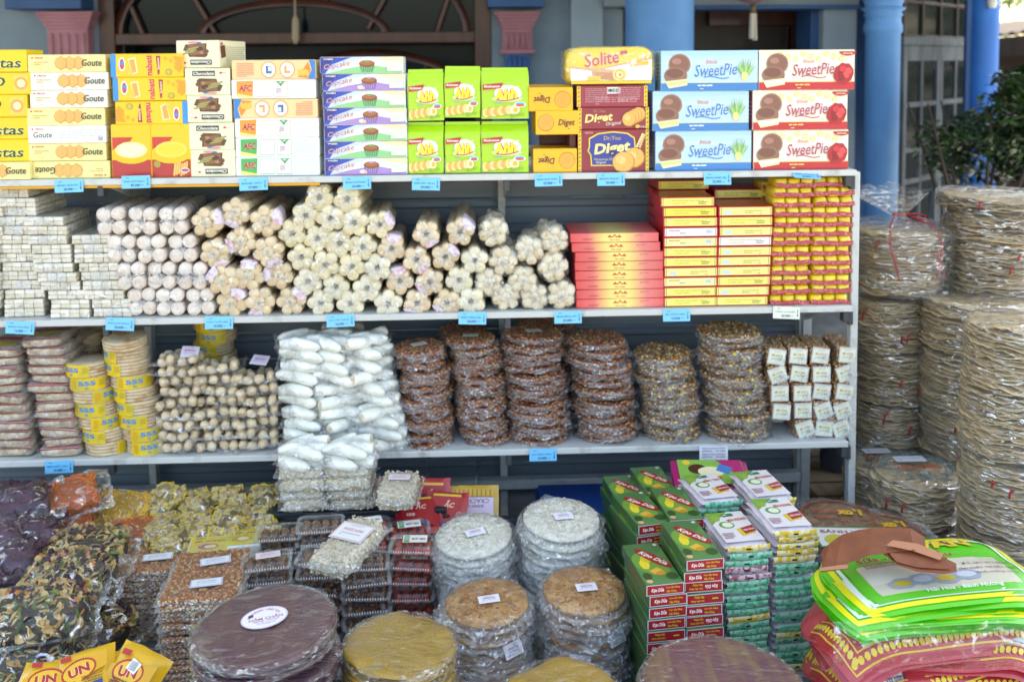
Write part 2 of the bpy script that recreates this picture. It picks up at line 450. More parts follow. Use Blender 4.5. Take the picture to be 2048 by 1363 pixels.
for a, b, m in ((-500, 214, m_wall), (975, 1145, m_wall), (1140, 1203, m_wall_lt), (1200, 1246, m_wall), (1640, 1706, m_wall_lt), (1700, 1812, m_bluedk)):
    y0 = HY + (0 if m is m_wall else -.06 if m is m_wall_lt else .05)
    partw('wall', one('wall', bx(X(a), X(b), y0, HY + .3, .12, H1), m), house, HM)
partw('beam', one('beam', bx(X(1203), X(1706), HY - .1, HY + .25, Z(14, 1500), H1), mat('beam_grey', '#8593a0', .8)), house, HM)
partw('beam', one('beam', bx(X(1246), X(1706), HY - .12, HY + .1, Z(21, 1500), Z(13, 1500)), m_bluedk), house, HM)
partw('ceiling', one('ceiling', bx(-5.5, 4.2, .9, 3.6, 2.7, 2.76), mat('porch_ceiling', '#a3adb5', .8)), house, HM)
partw('ceiling', one('ceiling', bx(-5.5, at(1955, 60, 4.2).x, 3.62, 7.2, 2.7, 2.76), mat('porch_ceiling', '#a3adb5', .8)), house, HM)
m_room = mat('room_wall', '#202528', .9)
partw('room_wall', one('room_wall', bx(-5.5, at(1955, 60, 4.2).x, 6.9, 7.1, .12, 2.7), m_room), house, HM)
partw('room_wall', one('room_wall', bx(-5.5, -5.4, 3.5, 6.9, .12, 2.7), m_room), house, HM)
partw('room_wall', one('room_wall', bx(at(1955, 60, 4.2).x - .1, at(1955, 60, 4.2).x, 4.31, 6.9, .12, 2.7), m_room), house, HM)
partw('room_wall', one('room_wall', bx(X(1800), at(1955, 60, 4.2).x, 4.2, 4.3, .12, 2.7), mat('side_room_wall', '#2c2f31', .9)), house, HM)
# fluted pilasters with pink capitals
def pilaster(p0, p1, ptop, pbot):
    y = HY - .09; x0, x1 = X(p0, y), X(p1, y); zt, zb = Z(ptop, p0, y), Z(pbot, p0, y); cx = (x0 + x1) / 2; hw = (x1 - x0) / 2
    mb = MB(); mb.add(bx(x0 + .02, x1 - .02, y, HY - .002, .12, zb), m_bluedk)
    for k in range(4):
        xx = x0 + .05 + (2 * hw - .1) * k / 3
        mb.add(lathe([(.016, .3), (.016, zb - .03), (.001, zb - .01)], 8), m_bluedk, T(xx, y, 0), True)
    sh = partw('pilaster', mb.mesh('pilaster'), house, HM)
    mb = MB(); h = zt - zb
    mb.add(bx(x0 - .012, x1 + .012, y - .02, HY - .004, zb, zb + .022), m_pink)
    mb.add(bx(x0 + .005, x1 - .005, y - .008, HY - .004, zb + .022, zt - .1), m_pink)
    for k in range(5):
        xx = x0 + .03 + (2 * hw - .06) * k / 4
        mb.add(lathe([(.013, 0), (.013, h - .16), (.001, h - .15)], 8), m_pink, T(xx, y - .008, zb + .03), True)
    for k in range(5): mb.add(bx(x0 - .01 * k, x1 + .01 * k, y - .012 - .009 * k, HY - .004, zt - .1 + .02 * k, zt - .08 + .02 * k, .003), m_pink)
    o = part('capital', mb.mesh('capital'), sh); o.matrix_local = Matrix.Identity(4)
pilaster(93, 178, 24, 190); pilaster(1003, 1066, 24, 108)
partw('cornice', one('cornice', bx(X(42), X(190), HY - .2, HY - .003, Z(22, 100), H1), m_bluedk), house, HM)
partw('cornice', one('cornice', bx(X(975), X(1085), HY - .2, HY - .003, Z(18, 1040), H1), m_bluedk), house, HM)
# fanlight window
FWY = HY + .05
wx0, wx1 = X(205, FWY), X(982, FWY); zt = Z(66, 590, FWY); zb = Z(88, 590, FWY); cx = (wx0 + wx1) / 2
mb = MB()
mb.add(bx(wx0, wx0 + .09, FWY - .06, FWY + .08, .12, 3), m_wood); mb.add(bx(wx1 - .1, wx1, FWY - .06, FWY + .08, .12, 3), m_wood)
mb.add(bx(wx0 + .09, wx1 - .1, FWY - .05, FWY + .07, zb, zt), m_wood)
fan = partw('fanlight_frame', mb.mesh('fanlight_frame'), house, HM)
def arch(cx, cz, rx, rz, wd, y0, d, a0=0, a1=pi, n=28):
    def ring(u, v):
        a = a0 + (a1 - a0) * u; k = int(round(v * 4)) % 4
        ro = wd if k in (1, 2) else 0; yy = y0 + (d if k in (2, 3) else 0)
        return (cx + (rx + ro) * cos(a), yy, cz + (rz + ro) * sin(a))
    return surf(ring, n, 4)
pcx = X(590, FWY)
for rx, rz in ((.53, .17), (1.02, .55)):
    o = part('arch_bar', one('arch_bar', arch(pcx, zt - .01, rx, rz, .045, FWY - .04, .06), m_wood, True), fan); o.matrix_local = Matrix.Identity(4)
for dx, a in ((-.95, 0), (-.55, 0), (-.19, 0), (.0, 0), (.2, 0), (.52, 0), (.9, 0)):
    t0 = max(0, 1 - (dx / .53) ** 2) ** .5 * .17 + .02
    o = part('glazing_bar', one('glazing_bar', tube([(pcx + dx * (.85 if abs(dx) < .6 else .95), FWY - .01, zt + t0 - .03), (pcx + dx * (1.5 if abs(dx) > .3 else 1.6) + (.28 if dx < -.6 else -.28 if dx > .6 else 0), FWY - .01, zt + .62)], .02, 6), m_wood), fan); o.matrix_local = Matrix.Identity(4)
partw('window_glass', one('window_glass', bx(wx0 + .09, wx1 - .1, FWY + .02, FWY + .03, zt, 3), m_glass), house, HM)
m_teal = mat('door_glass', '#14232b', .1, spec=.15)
partw('window_glass', one('window_glass', bx(wx0 + .09, wx1 - .1, FWY + .3, FWY + .32, .12, zb), m_teal), house, HM)
ag = X(742, FWY + .25)
partw('arch_bar', one('arch_bar', arch(ag, Z(215, 742, FWY + .25), .62, .32, .05, FWY + .22, .06), m_wood, True), house, HM)
for dx in (-.3, 0, .3):
    partw('glazing_bar', one('glazing_bar', tube([(ag + dx * .4, FWY + .26, Z(230, 742)), (ag + dx * 1.2, FWY + .26, Z(215, 742) + .33 * (1 - (dx * 1.2 / .62) ** 2) ** .5)], .012, 6), m_wood), house, HM)
# columns
def column(name, p0, p1, Y, m, rings=()):
    a, b = at(p0, 60, Y), at(p1, 60, Y); r = (b.x - a.x) / 2; c = (a.x + b.x) / 2; pr = [(r * 1.02, .12)]
    zz = [(.2, 1.0)]
    for (py, k, hgt) in rings: z = at(p0, py, Y).z; zz += [(z - hgt, 1.0), (z - hgt * .6, k), (z + hgt * .6, k), (z + hgt, 1.03)]
    zz += [(H1, 1.03)]
    me = one(name, lathe([(r * k, z) for z, k in sorted(zz)], 32), m, True)
    return partw(name, me, house, HM, T(c, Y, 0))
column('column', 1252, 1385, 2.35, m_blue)
column('column', 1733, 1799, 2.5, m_blue, ((58, 1.1, .03), (24, 1.14, .03), (4, 1.3, .06)))
partw('door_recess', one('door_recess', bx(X(1246), X(1640), HY + .62, HY + .7, .12, H1), m_woodk), house, HM)
partw('door_frame', one('door_frame', bx(X(1600, HY + .4), X(1624, HY + .4), HY + .35, HY + .6, .12, H1), m_wood), house, HM)
partw('door_frame', one('door_frame', bx(X(1624), X(1642), HY + .02, HY + .3, .12, H1), m_bluedk), house, HM)
dr = partw('door_panel', one('door_panel', bx(X(1418, HY + .55), X(1598, HY + .55), HY + .55, HY + .6, Z(52, 1500, HY + .55), Z(22, 1500, HY + .55)), m_wood), house, HM)
partw('arch_bar', one('arch_bar', arch(X(1510, HY + .5), Z(190, 1510, HY + .5), .36, .26, .04, HY + .52, .05), m_wood, True), house, HM)
# grey panelled door with panes at the right
DY0, DY1 = 2.75, 3.55
P0, P1 = at(1803, 60, DY0), at(1940, 60, DY1)
dv = Vector((P1.x - P0.x, P1.y - P0.y, 0)); DL = dv.length; DM = T(P0.x, P0.y, .12, rz=math.atan2(dv.y, dv.x))
door = thing('panelled_door', 'weathered grey door with arched glass panes beside the round blue column', 'door', DM)
dz = lambda py, px: at(px, py, (DY0 + DY1) / 2).z - .12
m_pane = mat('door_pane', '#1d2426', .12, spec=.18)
mb = MB(); W = DL / 2
for k in range(2):
    x0 = k * W
    mb.add(bx(x0, x0 + .05, -.02, .02, 0, dz(92, 1870)), m_door); mb.add(bx(x0 + W - .05, x0 + W - .003, -.02, .02, 0, dz(92, 1870)), m_door)
    mb.add(bx(x0 + .05, x0 + W - .05, -.018, .018, dz(122, 1870), dz(92, 1870)), m_door)
    mb.add(bx(x0 + W / 2 - .015, x0 + W / 2 + .015, -.018, .018, 0, dz(122, 1870)), m_door)
    for py in (200, 285, 345): mb.add(bx(x0 + .05, x0 + W - .05, -.016, .016, dz(py + 10, 1870), dz(py, 1870)), m_door)
mb.add(bx(-.03, DL + .03, -.03, .03, dz(92, 1870), dz(76, 1870)), m_door)
part('door_leaf', mb.mesh('door_leaf'), door)
for k in range(2):
    for q in range(2):
        x0 = k * W + .052 + q * (W / 2 - .035); x1 = x0 + W / 2 - .067; z1, z0 = dz(140, 1870), dz(199, 1870)
        up = .03
        pts = [(x0, z0), (x1, z0), (x1, z1 + (up if q == 0 else 0)), ((x0 + x1) / 2, z1 + up * .6), (x0, z1 + (0 if q == 0 else up))]
        part('pane', one('pane', extr(pts, .006), m_pane), door, T(rx=pi / 2))
        part('pane', one('pane', bx(x0, x1, -.003, .003, dz(284, 1870), dz(211, 1870)), m_pane), door)
for r_ in range(3):
    for q in range(4):
        x0 = q * DL / 4 + .012; part('pane', one('pane', bx(x0, x0 + DL / 4 - .024, -.003, .003, dz(74, 1870) + r_ * .2, dz(74, 1870) + r_ * .2 + .18), m_pane), door)
mb = MB()
for q in range(5): mb.add(bx(q * DL / 4 - .012, q * DL / 4 + .012, -.02, .02, dz(76, 1870), 2.7), m_woodk)
for r_ in range(4): mb.add(bx(0, DL, -.018, .018, dz(76, 1870) + r_ * .2 - .01, dz(76, 1870) + r_ * .2 + .012), m_woodk)
part('fanlight_frame', mb.mesh('fanlight_frame'), door)
c = at(1968, 60, 2.9); r = 28 / ppm(c)
blue_post = thing('round_post', 'bright blue round post rising behind the leafy bush', 'post', T(c.x, c.y, 0), me=one('round_post', lathe([(r, 0), (r, 3.2)], 28), m_bright, True))
part('bulb_holder', one('bulb_holder', lathe([(.02, 0), (.03, .03), (.02, .06)], 12), mat('white_plastic', '#d8dadb', .5)), blue_post, T(-.01, -r - .02, at(1968, 8, 2.9).z - .03))
part('dark_strip', one('dark_strip', bx(-.02, .02, -r * .2, r * .2, 0, 3.2), m_bluedk), blue_post, T(-r - .01, 0, 0))  # darker strip down the left side of the post
# lantern tassel
c = at(1506, 2, 2.7)
lan = thing('hanging_lantern', 'pink lantern with a white beaded tassel hanging under the porch', 'lantern', T(c.x, c.y, c.z))
mp = mat('lantern_pink', '#a98088', .7); mwh = mat('tassel_white', '#d9d2c6', .8)
part('shade', one('shade', lathe([(.01, -.015), (.06, -.005), (.11, .015), (.14, .06), (.12, .16), (.05, .2)], 14), mp, True), lan)
part('knob', one('knob', lathe([(.01, -.07), (.018, -.06), (.02, -.045), (.01, -.015)], 10), mat('lantern_brass', '#6b5a3c', .5), True), lan)
mb = MB()
for k in range(9):
    a = k * 2.4; rr = .02 * (k / 9) ** .5
    mb.add(tube([(rr * cos(a), rr * sin(a), -.07), (rr * 1.3 * cos(a), rr * 1.3 * sin(a), -.2 - .01 * (k % 3))], .005, 5), mwh)
part('tassel', mb.mesh('tassel'), lan)
c = at(590, 20, HY - .1)
st = thing('hanging_tassel', 'cream tassel hanging in front of the fanlight', 'tassel', T(c.x, c.y, c.z), me=one('hanging_tassel', tube([(0, 0, .5), (0, 0, -.03), (.002, 0, -.06), (0, 0, -.17), (0, 0, -.2)], [.004, .006, .02, .022, .01], 8), mat('tassel_cream', '#a89b84', .8), True))
# canopy of corrugated sheet over the stall
mcor = bpy.data.materials.new('corrugated_sheet'); t_ = NT(mcor); o_ = t_.n('ShaderNodeOutputMaterial'); mx_ = t_.n('ShaderNodeMixShader'); mx_.inputs[0].default_value = .45
d_ = t_.n('ShaderNodeBsdfDiffuse'); d_.inputs[0].default_value = (.42, .47, .52, 1); tl_ = t_.n('ShaderNodeBsdfTranslucent'); tl_.inputs[0].default_value = (.21, .24, .27, 1)   # light-passing plastic roofing
t_.l(d_.outputs[0], mx_.inputs[1]); t_.l(tl_.outputs[0], mx_.inputs[2]); t_.l(mx_.outputs[0], o_.inputs[0])
can = thing('canopy', 'corrugated light-passing canopy over the stall', 'canopy', T(0, 0, 2.98), me=one('canopy', surf(lambda u, v: (-5 + 8.6 * u, -1.3 + 2.6 * v, .04 * sin(u * 8.6 / .12 * 2 * pi * .5) + .18 * v), 344, 3), mcor, True))

# far side: neighbour's roof, tree, bush
roof = thing('neighbour_roof', 'dark tiled roof edge of the neighbouring building beyond the bush', 'building', T(5.6, 7, 0))
m_rt = mat('roof_tile', '#2e211b', .9, col2='#221813', nscale=20)
c0, c1 = at(1985, 78, 7), at(2300, 40, 7)
mb = MB(); n = 40
mb.add(surf(lambda u, v: (c0.x + (c1.x - c0.x) * u, 7 + 2.5 * v, c0.z + (c1.z - c0.z) * u + .05 * abs(sin(u * 40)) + v * .06), 120, 2), m_rt)
mb.add(surf(lambda u, v: (c0.x + (c1.x - c0.x) * u, 7, c0.z - .2 * v + (c1.z - c0.z) * u), 8, 1), m_woodk)
partw('roof', mb.mesh('roof'), roof, T(5.6, 7, 0))
partw('wall', one('wall', bx(c0.x + .05, c1.x, 7.2, 7.4, 0, c0.z - .02), mat('neighbour_wall', '#3b2c25', .9)), roof, T(5.6, 7, 0))
def leafy(n, cx, cy, cz, rx, ry, rz, ls, mats_, seed, nfill=.35):
    r = random.Random(seed); mb = MB()
    cl = [(Vector((r.gauss(0, .5), r.gauss(0, .5), r.gauss(0, .45))), r.uniform(.25, .5)) for _ in range(26)]
    for i in range(n):
        q, cr = r.choice(cl); d = Vector((r.gauss(0, 1), r.gauss(0, 1), r.gauss(0, 1))).normalized() * cr * r.uniform(.6, 1.05)
        p = q + d
        if p.length > 1.15: continue
        s = ls * r.uniform(.6, 1.3); a = r.uniform(0, 6.28); t = r.uniform(-.9, .9)
        M = T(cx + p.x * rx, cy + p.y * ry, cz + p.z * rz, t, r.uniform(-.8, .8), a)
        mb.add(([(0, 0, 0), (s * .5, s * .28, -s * .05), (s, s * .2, -.1 * s), (s * 1.35, 0, -s * .25), (s, -s * .2, -.1 * s), (s * .5, -s * .28, -s * .05)], [(0, 1, 2, 3), (0, 3, 4, 5)]), r.choice(mats_), M)
    return mb
ml = [mat('leaf_%d' % i, c, .35, coat=.2, rnd=0) for i, c in enumerate(('#1f3818', '#29461d', '#182d14', '#3c5a26'))]
c = at(1960, 268, 1.9); z0 = .12
bush = thing('bush', 'dark green leafy bush in front of the bright blue post', 'bush', T(c.x, c.y, z0))
partw('foliage', leafy(15000, c.x + .30, c.y, c.z - .05, .50, .42, .33, .036, ml, 5).mesh('foliage'), bush, T(c.x, c.y, z0))
mb = MB()
for k in range(7):
    a = k * .9; mb.add(tube([(c.x + .05 * cos(a), c.y + .05 * sin(a), z0), (c.x + .12 * cos(a), c.y + .1 * sin(a), .8), (c.x + .35 * cos(a), c.y + .25 * sin(a), 1.45)], [.02, .014, .005], 6), m_woodk)
partw('stem', mb.mesh('stem'), bush, T(c.x, c.y, z0))
c = at(2120, 30, 14)
tree = thing('tree', 'pale sunlit tree against the white sky beyond the roof', 'tree', T(c.x, c.y, 0))
mlt = [mat('sunleaf_%d' % i, c_, .5) for i, c_ in enumerate(('#6d8a3c', '#86a04a', '#577534'))]
partw('crown', leafy(3000, c.x, c.y, c.z + .2, 1.6, 1.4, 1.3, .13, mlt, 8).mesh('crown'), tree, T(c.x, c.y, 0))
partw('trunk', one('trunk', tube([(c.x, c.y, 0), (c.x + .1, c.y, 1.4), (c.x - .1, c.y, 3)], [.16, .12, .05], 8), m_woodk), tree, T(c.x, c.y, 0))
for i, (hx_, hy_) in enumerate(((5.6, 4.6), (6.6, 5.6))):  # unseen trees, added to darken what the door panes reflect
    hg = thing('unseen_tree', ('unseen leafy tree added by the porch end for the door panes to reflect', 'second unseen leafy tree, added farther out for the door panes to reflect')[i], 'tree', T(hx_, hy_, 0))
    partw('crown', leafy(2600, hx_, hy_, 1.7, .95, .9, 1.3, .13, ml, 30 + i).mesh('crown'), hg, T(hx_, hy_, 0)); partw('trunk', one('trunk', tube([(hx_, hy_, 0), (hx_ + .05, hy_, 1.4), (hx_, hy_ + .1, 2.3)], [.1, .07, .03], 8), m_woodk), hg, T(hx_, hy_, 0))
# porch balustrade seen under the shelves
m_bal = mat('baluster_paint', '#525c66', .7, col2='#454e57', nscale=12)
c = at(1672, 960, .64)
bal = thing('porch_balustrade', 'grey porch balustrade with turned balusters behind the rack', 'balustrade', T(c.x, c.y, 0))
for k in range(-8, 2):
    part('baluster', one('baluster', lathe([(.045, 0), (.045, .05), (.025, .07), (.055, .16), (.06, .22), (.03, .36), (.025, .42), (.045, .45), (.045, .5)], 16), m_bal, True), bal, T(k * .26, 0, 0))
part('rail', one('rail', bx(-2.2, .4, -.06, .06, .5, .56), m_bal), bal)
structure('porch_wall', one('porch_wall', bx(-6, 6, .80, .855, .002, .5), mat('porch_step_paint', '#9aa0a4', .8)))

# ------------------------------------------------------------------ the rack
m_white = mat('rack_enamel', '#c9cbc9', .4, col2='#9a958a', nscale=16, nlo=.56, nhi=.78, detail=6, bump=.08, bscale=30)
m_cap = mat('rack_cap', '#3c3f44', .5)
m_back = mat('back_panel_paint', '#7b8793', .45, col2='#6c7883', nscale=5, stretch=(.3, 1, 3))
RM = T((XL + XR) / 2, .2, 0)
rack = thing('shelf_rack', 'white metal shelf rack with three shelves of packaged sweets', 'rack', RM)
for zi, (z, xr) in enumerate(((ZT, XR), (ZM, XR - .006), (ZL, XR - .012))):
    mb = MB()
    mb.add(bx(XL, xr, .004, .40, z - .006, z - .0005, .001), m_white)
    mb.add(bx(XL, xr, -.004, .004, z - .018, z, .002), m_white)
    mb.add(bx(XL, xr, .39, .405, z - .018, z + .012, .002), m_white)
    partw('shelf', mb.mesh('shelf'), rack, RM)
partw('trim_strip', one('trim_strip', bx(XL, at(640, 375, 0).x, -.001, .003, ZT - .026, ZT - .018, .001), mat('yellow_tape', '#e0a21c', .5)), rack, RM)
ups = [at(295, 500, .4).x, at(1003, 420, .4).x, at(1600, 640, .4).x]
for x in ups + [XL + .1]:
    partw('upright', one('upright', bx(x - .012, x + .012, .375, .415, .0, ZT - .02, .002), m_white), rack, RM)
    for z in (ZT, ZM, ZL):
        fx = x + (.0 if x != ups[0] else -.03)
        mb = MB(); pts = [(.01, z - .0185), (.37, z - .12), (.37, z - .0185)]
        v, f = extr([(p[0], p[1]) for p in pts], .004)
        mb.add((v, f), m_white, Matrix(((0, 0, 1, x + .008), (1, 0, 0, 0), (0, 1, 0, 0), (0, 0, 0, 1))))
        b = partw('bracket', mb.mesh('bracket'), rack, RM)
        part('bracket_cap', one('bracket_cap', bx(x - .005, x + .012, -.002, .03, z - .05, z - .019, .002), m_cap), b, Matrix.Identity(4))
partw('upright', one('upright', bx(XR + .002, XR + .024, .03, .06, 0, ZT - .01, .002), m_white), rack, RM)
partw('upright', one('upright', bx(XR - .03, XR + .0, .36, .40, 0, ZT - .02, .002), m_white), rack, RM)
for z in (ZT, ZM, ZL):
    partw('end_cap', one('end_cap', bx(XR - .014, XR + .0, .006, .05, z - .06, z - .019, .002), m_cap), rack, RM)
    partw('side_arm', one('side_arm', bx(XR - .012, XR + .004, .06, .36, z - .03, z - .0185, .002), m_white), rack, RM)
    partw('brace', one('brace', tube([(XR - .02, .1, z - .03), (XR - .02, .37, z - .13)], .009, 6), m_white), rack, RM)
# back boards, each with a pressed ridge
z = .066; k = 0
while z < ZT - .03:
    h = .088; xe = XR - .02 if z > .5 else ups[2] - .013
    pr = [(0, z), (-.004, z + .004), (-.004, z + h * .62), (-.012, z + h * .7), (-.012, z + h * .86), (-.003, z + h * .95), (0, z + h - .002)]
    v = [(x, .43 + p[0], p[1]) for x in (XL, xe) for p in pr]; n = len(pr)
    f = [(i, n + i, n + i + 1, i + 1) for i in range(n - 1)] + [(n - 1, 2 * n - 1, n, 0)]
    partw('back_board', one('back_board', (v, f), m_back), rack, RM); z += h; k += 1
partw('cross_bar', one('cross_bar', bx(XL, ups[2] - .014, .33, .372, at(1024, 974, .35).z, at(1024, 955, .35).z, .003), m_white), rack, RM)
# slatted bench for the goods in front
m_slat = mat('bench_metal', '#8d9398', .5, metal=.4)
BM = T(-.2, -.4, 0)
bench = thing('display_bench', 'low slatted metal bench under the front row of goods', 'bench', BM)
for i in range(22):
    y = -1.15 + i * .066
    partw('slat', one('slat', bx(XL, 1.5, y, y + .03, BENCH - .016, BENCH - .001, .002), m_slat), bench, BM)
for x in (-1.6, -.6, .4, 1.3):
    for y in (-1.1, .2):
        partw('leg', one('leg', bx(x, x + .03, y, y + .03, 0, BENCH - .05, .002), m_slat), bench, BM)
    partw('rail', one('rail', bx(x, x + .03, -1.15, .3, BENCH - .05, BENCH - .017, .002), m_slat), bench, BM)

# ------------------------------------------------------------------ price tags
m_tag = ink('#6fc4f2'); m_tagk = '#12406e'
def tag_mesh(l1, l2, ln, base='#6fc4f2', w=.08, h=.036):
    mb = MB(); mb.add(box(w, .0006, h, .0001), ink(base))
    p = Print(w, h, -.0004)
    p.lines(-w * .2, h * .33, w * .3, h * .1, 1, m_tagk, 3); p.text(l1, -.004, h * .08, h * .17, m_tagk, w=w * .72, off=.01); p.text(l2, -.002, -h * .25, h * .2, m_tagk, off=.02)
    p.lines(w * .22, -h * .25, w * .1, h * .08, 1, m_tagk, 5)
    p.rect(w * .41, h * .02, w * .035, h * .5, m_tagk); p.rect(w * .41, h * .02, w * .015, h * .42, base); p.poly([(w * .38, -h * .16), (w * .41, -h * .32), (w * .44, -h * .16)], m_tagk)
    return mb.mesh('price_tag'), p.mesh('tag_print')
TAGS = [(138, 372, .03, 'BÁNH GOUTE', '30.000', 'below the yellow and white biscuit boxes'), (272, 364, .02, 'BÁNH XỐP NABATI', '45.000', 'below the yellow and red wafer boxes'),
        (507, 368, .03, 'BÁNH AFC', '27.000', 'below the white and orange cracker boxes'), (714, 366, .02, 'BÁNH CUPCAKE', '24.000', 'below the blue cupcake boxes'),
        (852, 368, -.03, 'BÁNH AHH - Phô mai', '30.000', 'below the lime green snack boxes'), (1097, 360, .02, 'BÁNH DIGET VÀNG', '25.000', 'below the small yellow biscuit boxes'),
        (1222, 359, .0, 'BÁNH DIGET', '30.000', 'below the dark red biscuit boxes'), (1435, 357, -.01, 'BÁNH SWEET PIE', '35.000', 'below the pale blue cake boxes'),
        (40, 655, -.07, 'BÁNH THUẪN', '12.000', 'below the white bars at the left frame edge'), (240, 648, -.06, 'BÁNH QUẾ TRẮNG', '30.000', 'above the round flatbread column'),
        (438, 645, -.01, 'KẸO DỒI MÈ', '15.000', 'below the tan lobed roll bundles'), (681, 641, .03, 'KẸO DỒI TRẮNG', '16.000', 'above the white candy bags'),
        (945, 636, -.03, 'BÁNH TRÁNG SỮA', '20.000', 'below the middle of the tan roll bundles'), (1136, 634, .01, 'BÁNH BÔNG LAN', '20.000', 'below the puffy white roll bundles'),
        (1353, 630, .0, 'ĐẬU PHỘNG TRỘN', '15.000', 'below the yellow cartons with red edges'), (118, 933, .02, 'MÈN MẮT SÂU', '15.000', 'on the lowest shelf edge at the left'),
        (1086, 909, .0, 'DỪA TRẮNG TRỨNG', '15.000', 'on the lowest shelf edge below the brown nut discs')]
for (px, py, rz, a, b, lab) in TAGS:
    me, pr = tag_mesh(a, b, 0)
    p = at(px, py, -.009)
    t = thing('price_tag', 'light blue price tag ' + lab, 'price tag', T(p.x, -.009, p.z, radians(-6), -rz, 0), 'price tags clipped to the shelf edges', me)
    part('tag_print', pr, t)
me, pr = tag_mesh('BÁNH GOUTE', '35.000', 0); p = at(1613, 350, -.012)
t = thing('price_tag', 'light blue price tag folded up flat below the red cake boxes', 'price tag', T(p.x, -.012, p.z, radians(-62), .08, 0), 'price tags clipped to the shelf edges', me); part('tag_print', pr, t)
me, pr = tag_mesh('KẸO CHUỐI', '20.000', 0, '#dfe3d4'); p = at(1573, 625, -.009)
t = thing('price_tag', 'whitish price tag below the yellow candy packs with red ribbons', 'price tag', T(p.x, -.009, p.z, radians(-6), .06, 0), 'price tags clipped to the shelf edges', me); part('tag_print', pr, t)
w_, h_ = .085, .075
mb = MB(); mb.add(box(w_, .0006, h_, .0001), ink('#e3e4ee'))
pp = Print(w_, h_, -.0004)
for i, s in enumerate(('*BÁNH DỪA NƯỚNG', '(300G)   35.000', '*BÁNH DỪA NƯỚNG', '(200G)   30.000', '*KẸO Á PHƯƠNG - GIÀNH', '(500G)   25.000', '*KẸO Á PHƯƠNG - ĐEN', '(300G)   20.000')):
    pp.text(s, 0, h_ * (.42 - i * .118), h_ * .075, '#30304a', w=w_ * .82, off=.01)
p = at(1427, 916, -.01)
t = thing('price_list', 'white price list sheet hanging from the lowest shelf edge', 'price list', T(p.x, -.012, p.z, radians(-4), .01, 0), me=mb.mesh('price_list')); part('sheet_print', pp.mesh(), t)
# ------------------------------------------------------------------ top shelf: printed cartons
def wid(px0, px1, py, Y): return at(px1, py, Y).x - at(px0, py, Y).x
def hei(py0, py1, px, Y): return at(px, py0, Y).z - at(px, py1, Y).z
def carton(name, w, d, h, col, draw, side=None, cat='box', side_col=None, b=.0018):
    me = one(name, box(w, d, h, b), mat('carton_' + col.lstrip('#'), col, .36, coat=.35, coat_rough=.18, rnd=.03, bump=.04, bscale=30))
    k = Kit(name, cat, me)
    p = Print(w, h, -d / 2); draw(p, w, h); k.p('front_print', p.mesh('front_print'))
    if side:
        for s in (1, -1):
            p = Print(d, h, -w / 2, M=T(rz=s * pi / 2)); side(p, d, h); k.p('side_print', p.mesh('side_print'))
    # closing seam of the lid, a fold line along the upper edge
    k.p('lid_flap', one('lid_flap', box(w - .004, d - .004, .0006, .0002), mat('carton_' + col.lstrip('#'), col)), T(0, 0, h / 2 + .0005))
    return k
def oval_cookie(p, x, y, r, c='#e9b05a', ry=None, k='#c98a3a'):
    ry = ry or r
    p.ell(x, y, r, ry, k, 14, wob=.03); p.ell(x - r * .04, y + ry * .05, r * .92, ry * .92, c, 14, wob=.03)
    p.ell(x - r * .25, y + ry * .2, r * .45, ry * .4, '#f2c67d' if c == '#e9b05a' else c, 10)
    for i in range(5): p.ell(x + r * .5 * cos(i * 2.4), y + ry * .5 * sin(i * 2.4), r * .06, ry * .06, k, 6)
Y1 = .02
def d_custas(p, w, h):
    p.text('Custas', w * .12, -h * .08, h * .46, '#0f4a2c', w=w * .62, shear=.12, off=.02, out='#fdf3b8')
    p.ell(-w * .08, h * .3, h * .05, h * .05, '#c22a36', 8); p.text('ORION', w * .06, h * .3, h * .12, '#c22a36', off=.02); p.lines(w * .1, -h * .38, w * .2, h * .16, 2, '#caa51c', 1)
    p.rect(-w * .38, 0, w * .18, h * .8, '#f6c95b'); p.ell(-w * .38, 0, h * .3, h * .3, '#e0a34a'); p.ell(-w * .38, 0, h * .18, h * .18, '#f8e7b0')
def d_goute(info=False):
    def d(p, w, h):
        p.ell(-w * .44, h * .33, h * .055, h * .055, '#c22a36', 8); p.text('ORION', -w * .355, h * .33, h * .12, '#c22a36', off=.02)
        if info:
            p.text('Goute', -w * .31, 0, h * .34, '#33362c', w=w * .24, shear=.15, off=.012); p.lines(w * .18, 0, w * .55, h * .62, 7, '#b9bcc0', 4); p.rect(w * .43, -h * .25, w * .06, h * .22, '#8a8f98'); p.lines(w * .43, -h * .25, w * .05, h * .2, 5, '#dfe1e4', 2)
            return
        for k, cc in ((.15, 2), (.04, 1), (-.07, 0)):
            p.poly([(w * k + a * h * .36 + .0, b * h * .42 + h * .03) for a, b in ((-1, 0), (-.72, .62), (-.3, .78), (.0, .98), (.3, .8), (.74, .6), (1, 0), (.72, -.62), (.3, -.8), (0, -.98), (-.3, -.78), (-.74, -.6))], '#c98d43')
            p.poly([(w * k + a * h * .33, b * h * .38 + h * .04) for a, b in ((-1, 0), (-.72, .62), (-.3, .78), (.0, .98), (.3, .8), (.74, .6), (1, 0), (.72, -.62), (.3, -.8), (0, -.98), (-.3, -.78), (-.74, -.6))], '#e7b263')
            for i in range(6): p.ell(w * k + h * .18 * cos(i * 1.1 + 1), h * .04 + h * .2 * sin(i * 1.1 + 1), h * .02, h * .02, '#b97a35', 5)
        p.text('Goute', w * .33, h * .04, h * .4, '#2c3528', w=w * .26, shear=.15, off=.012)
        p.lines(-w * .32, h * .02, w * .2, h * .26, 2, '#c9b777', 2); p.lines(-w * .3, -h * .3, w * .14, h * .1, 1, '#d6c586', 3); p.ell(w * .08, -h * .38, w * .03, h * .03, '#e6c46b', 6); p.lines(w * .46, h * .36, w * .05, h * .1, 1, '#a33', 4)
    return d
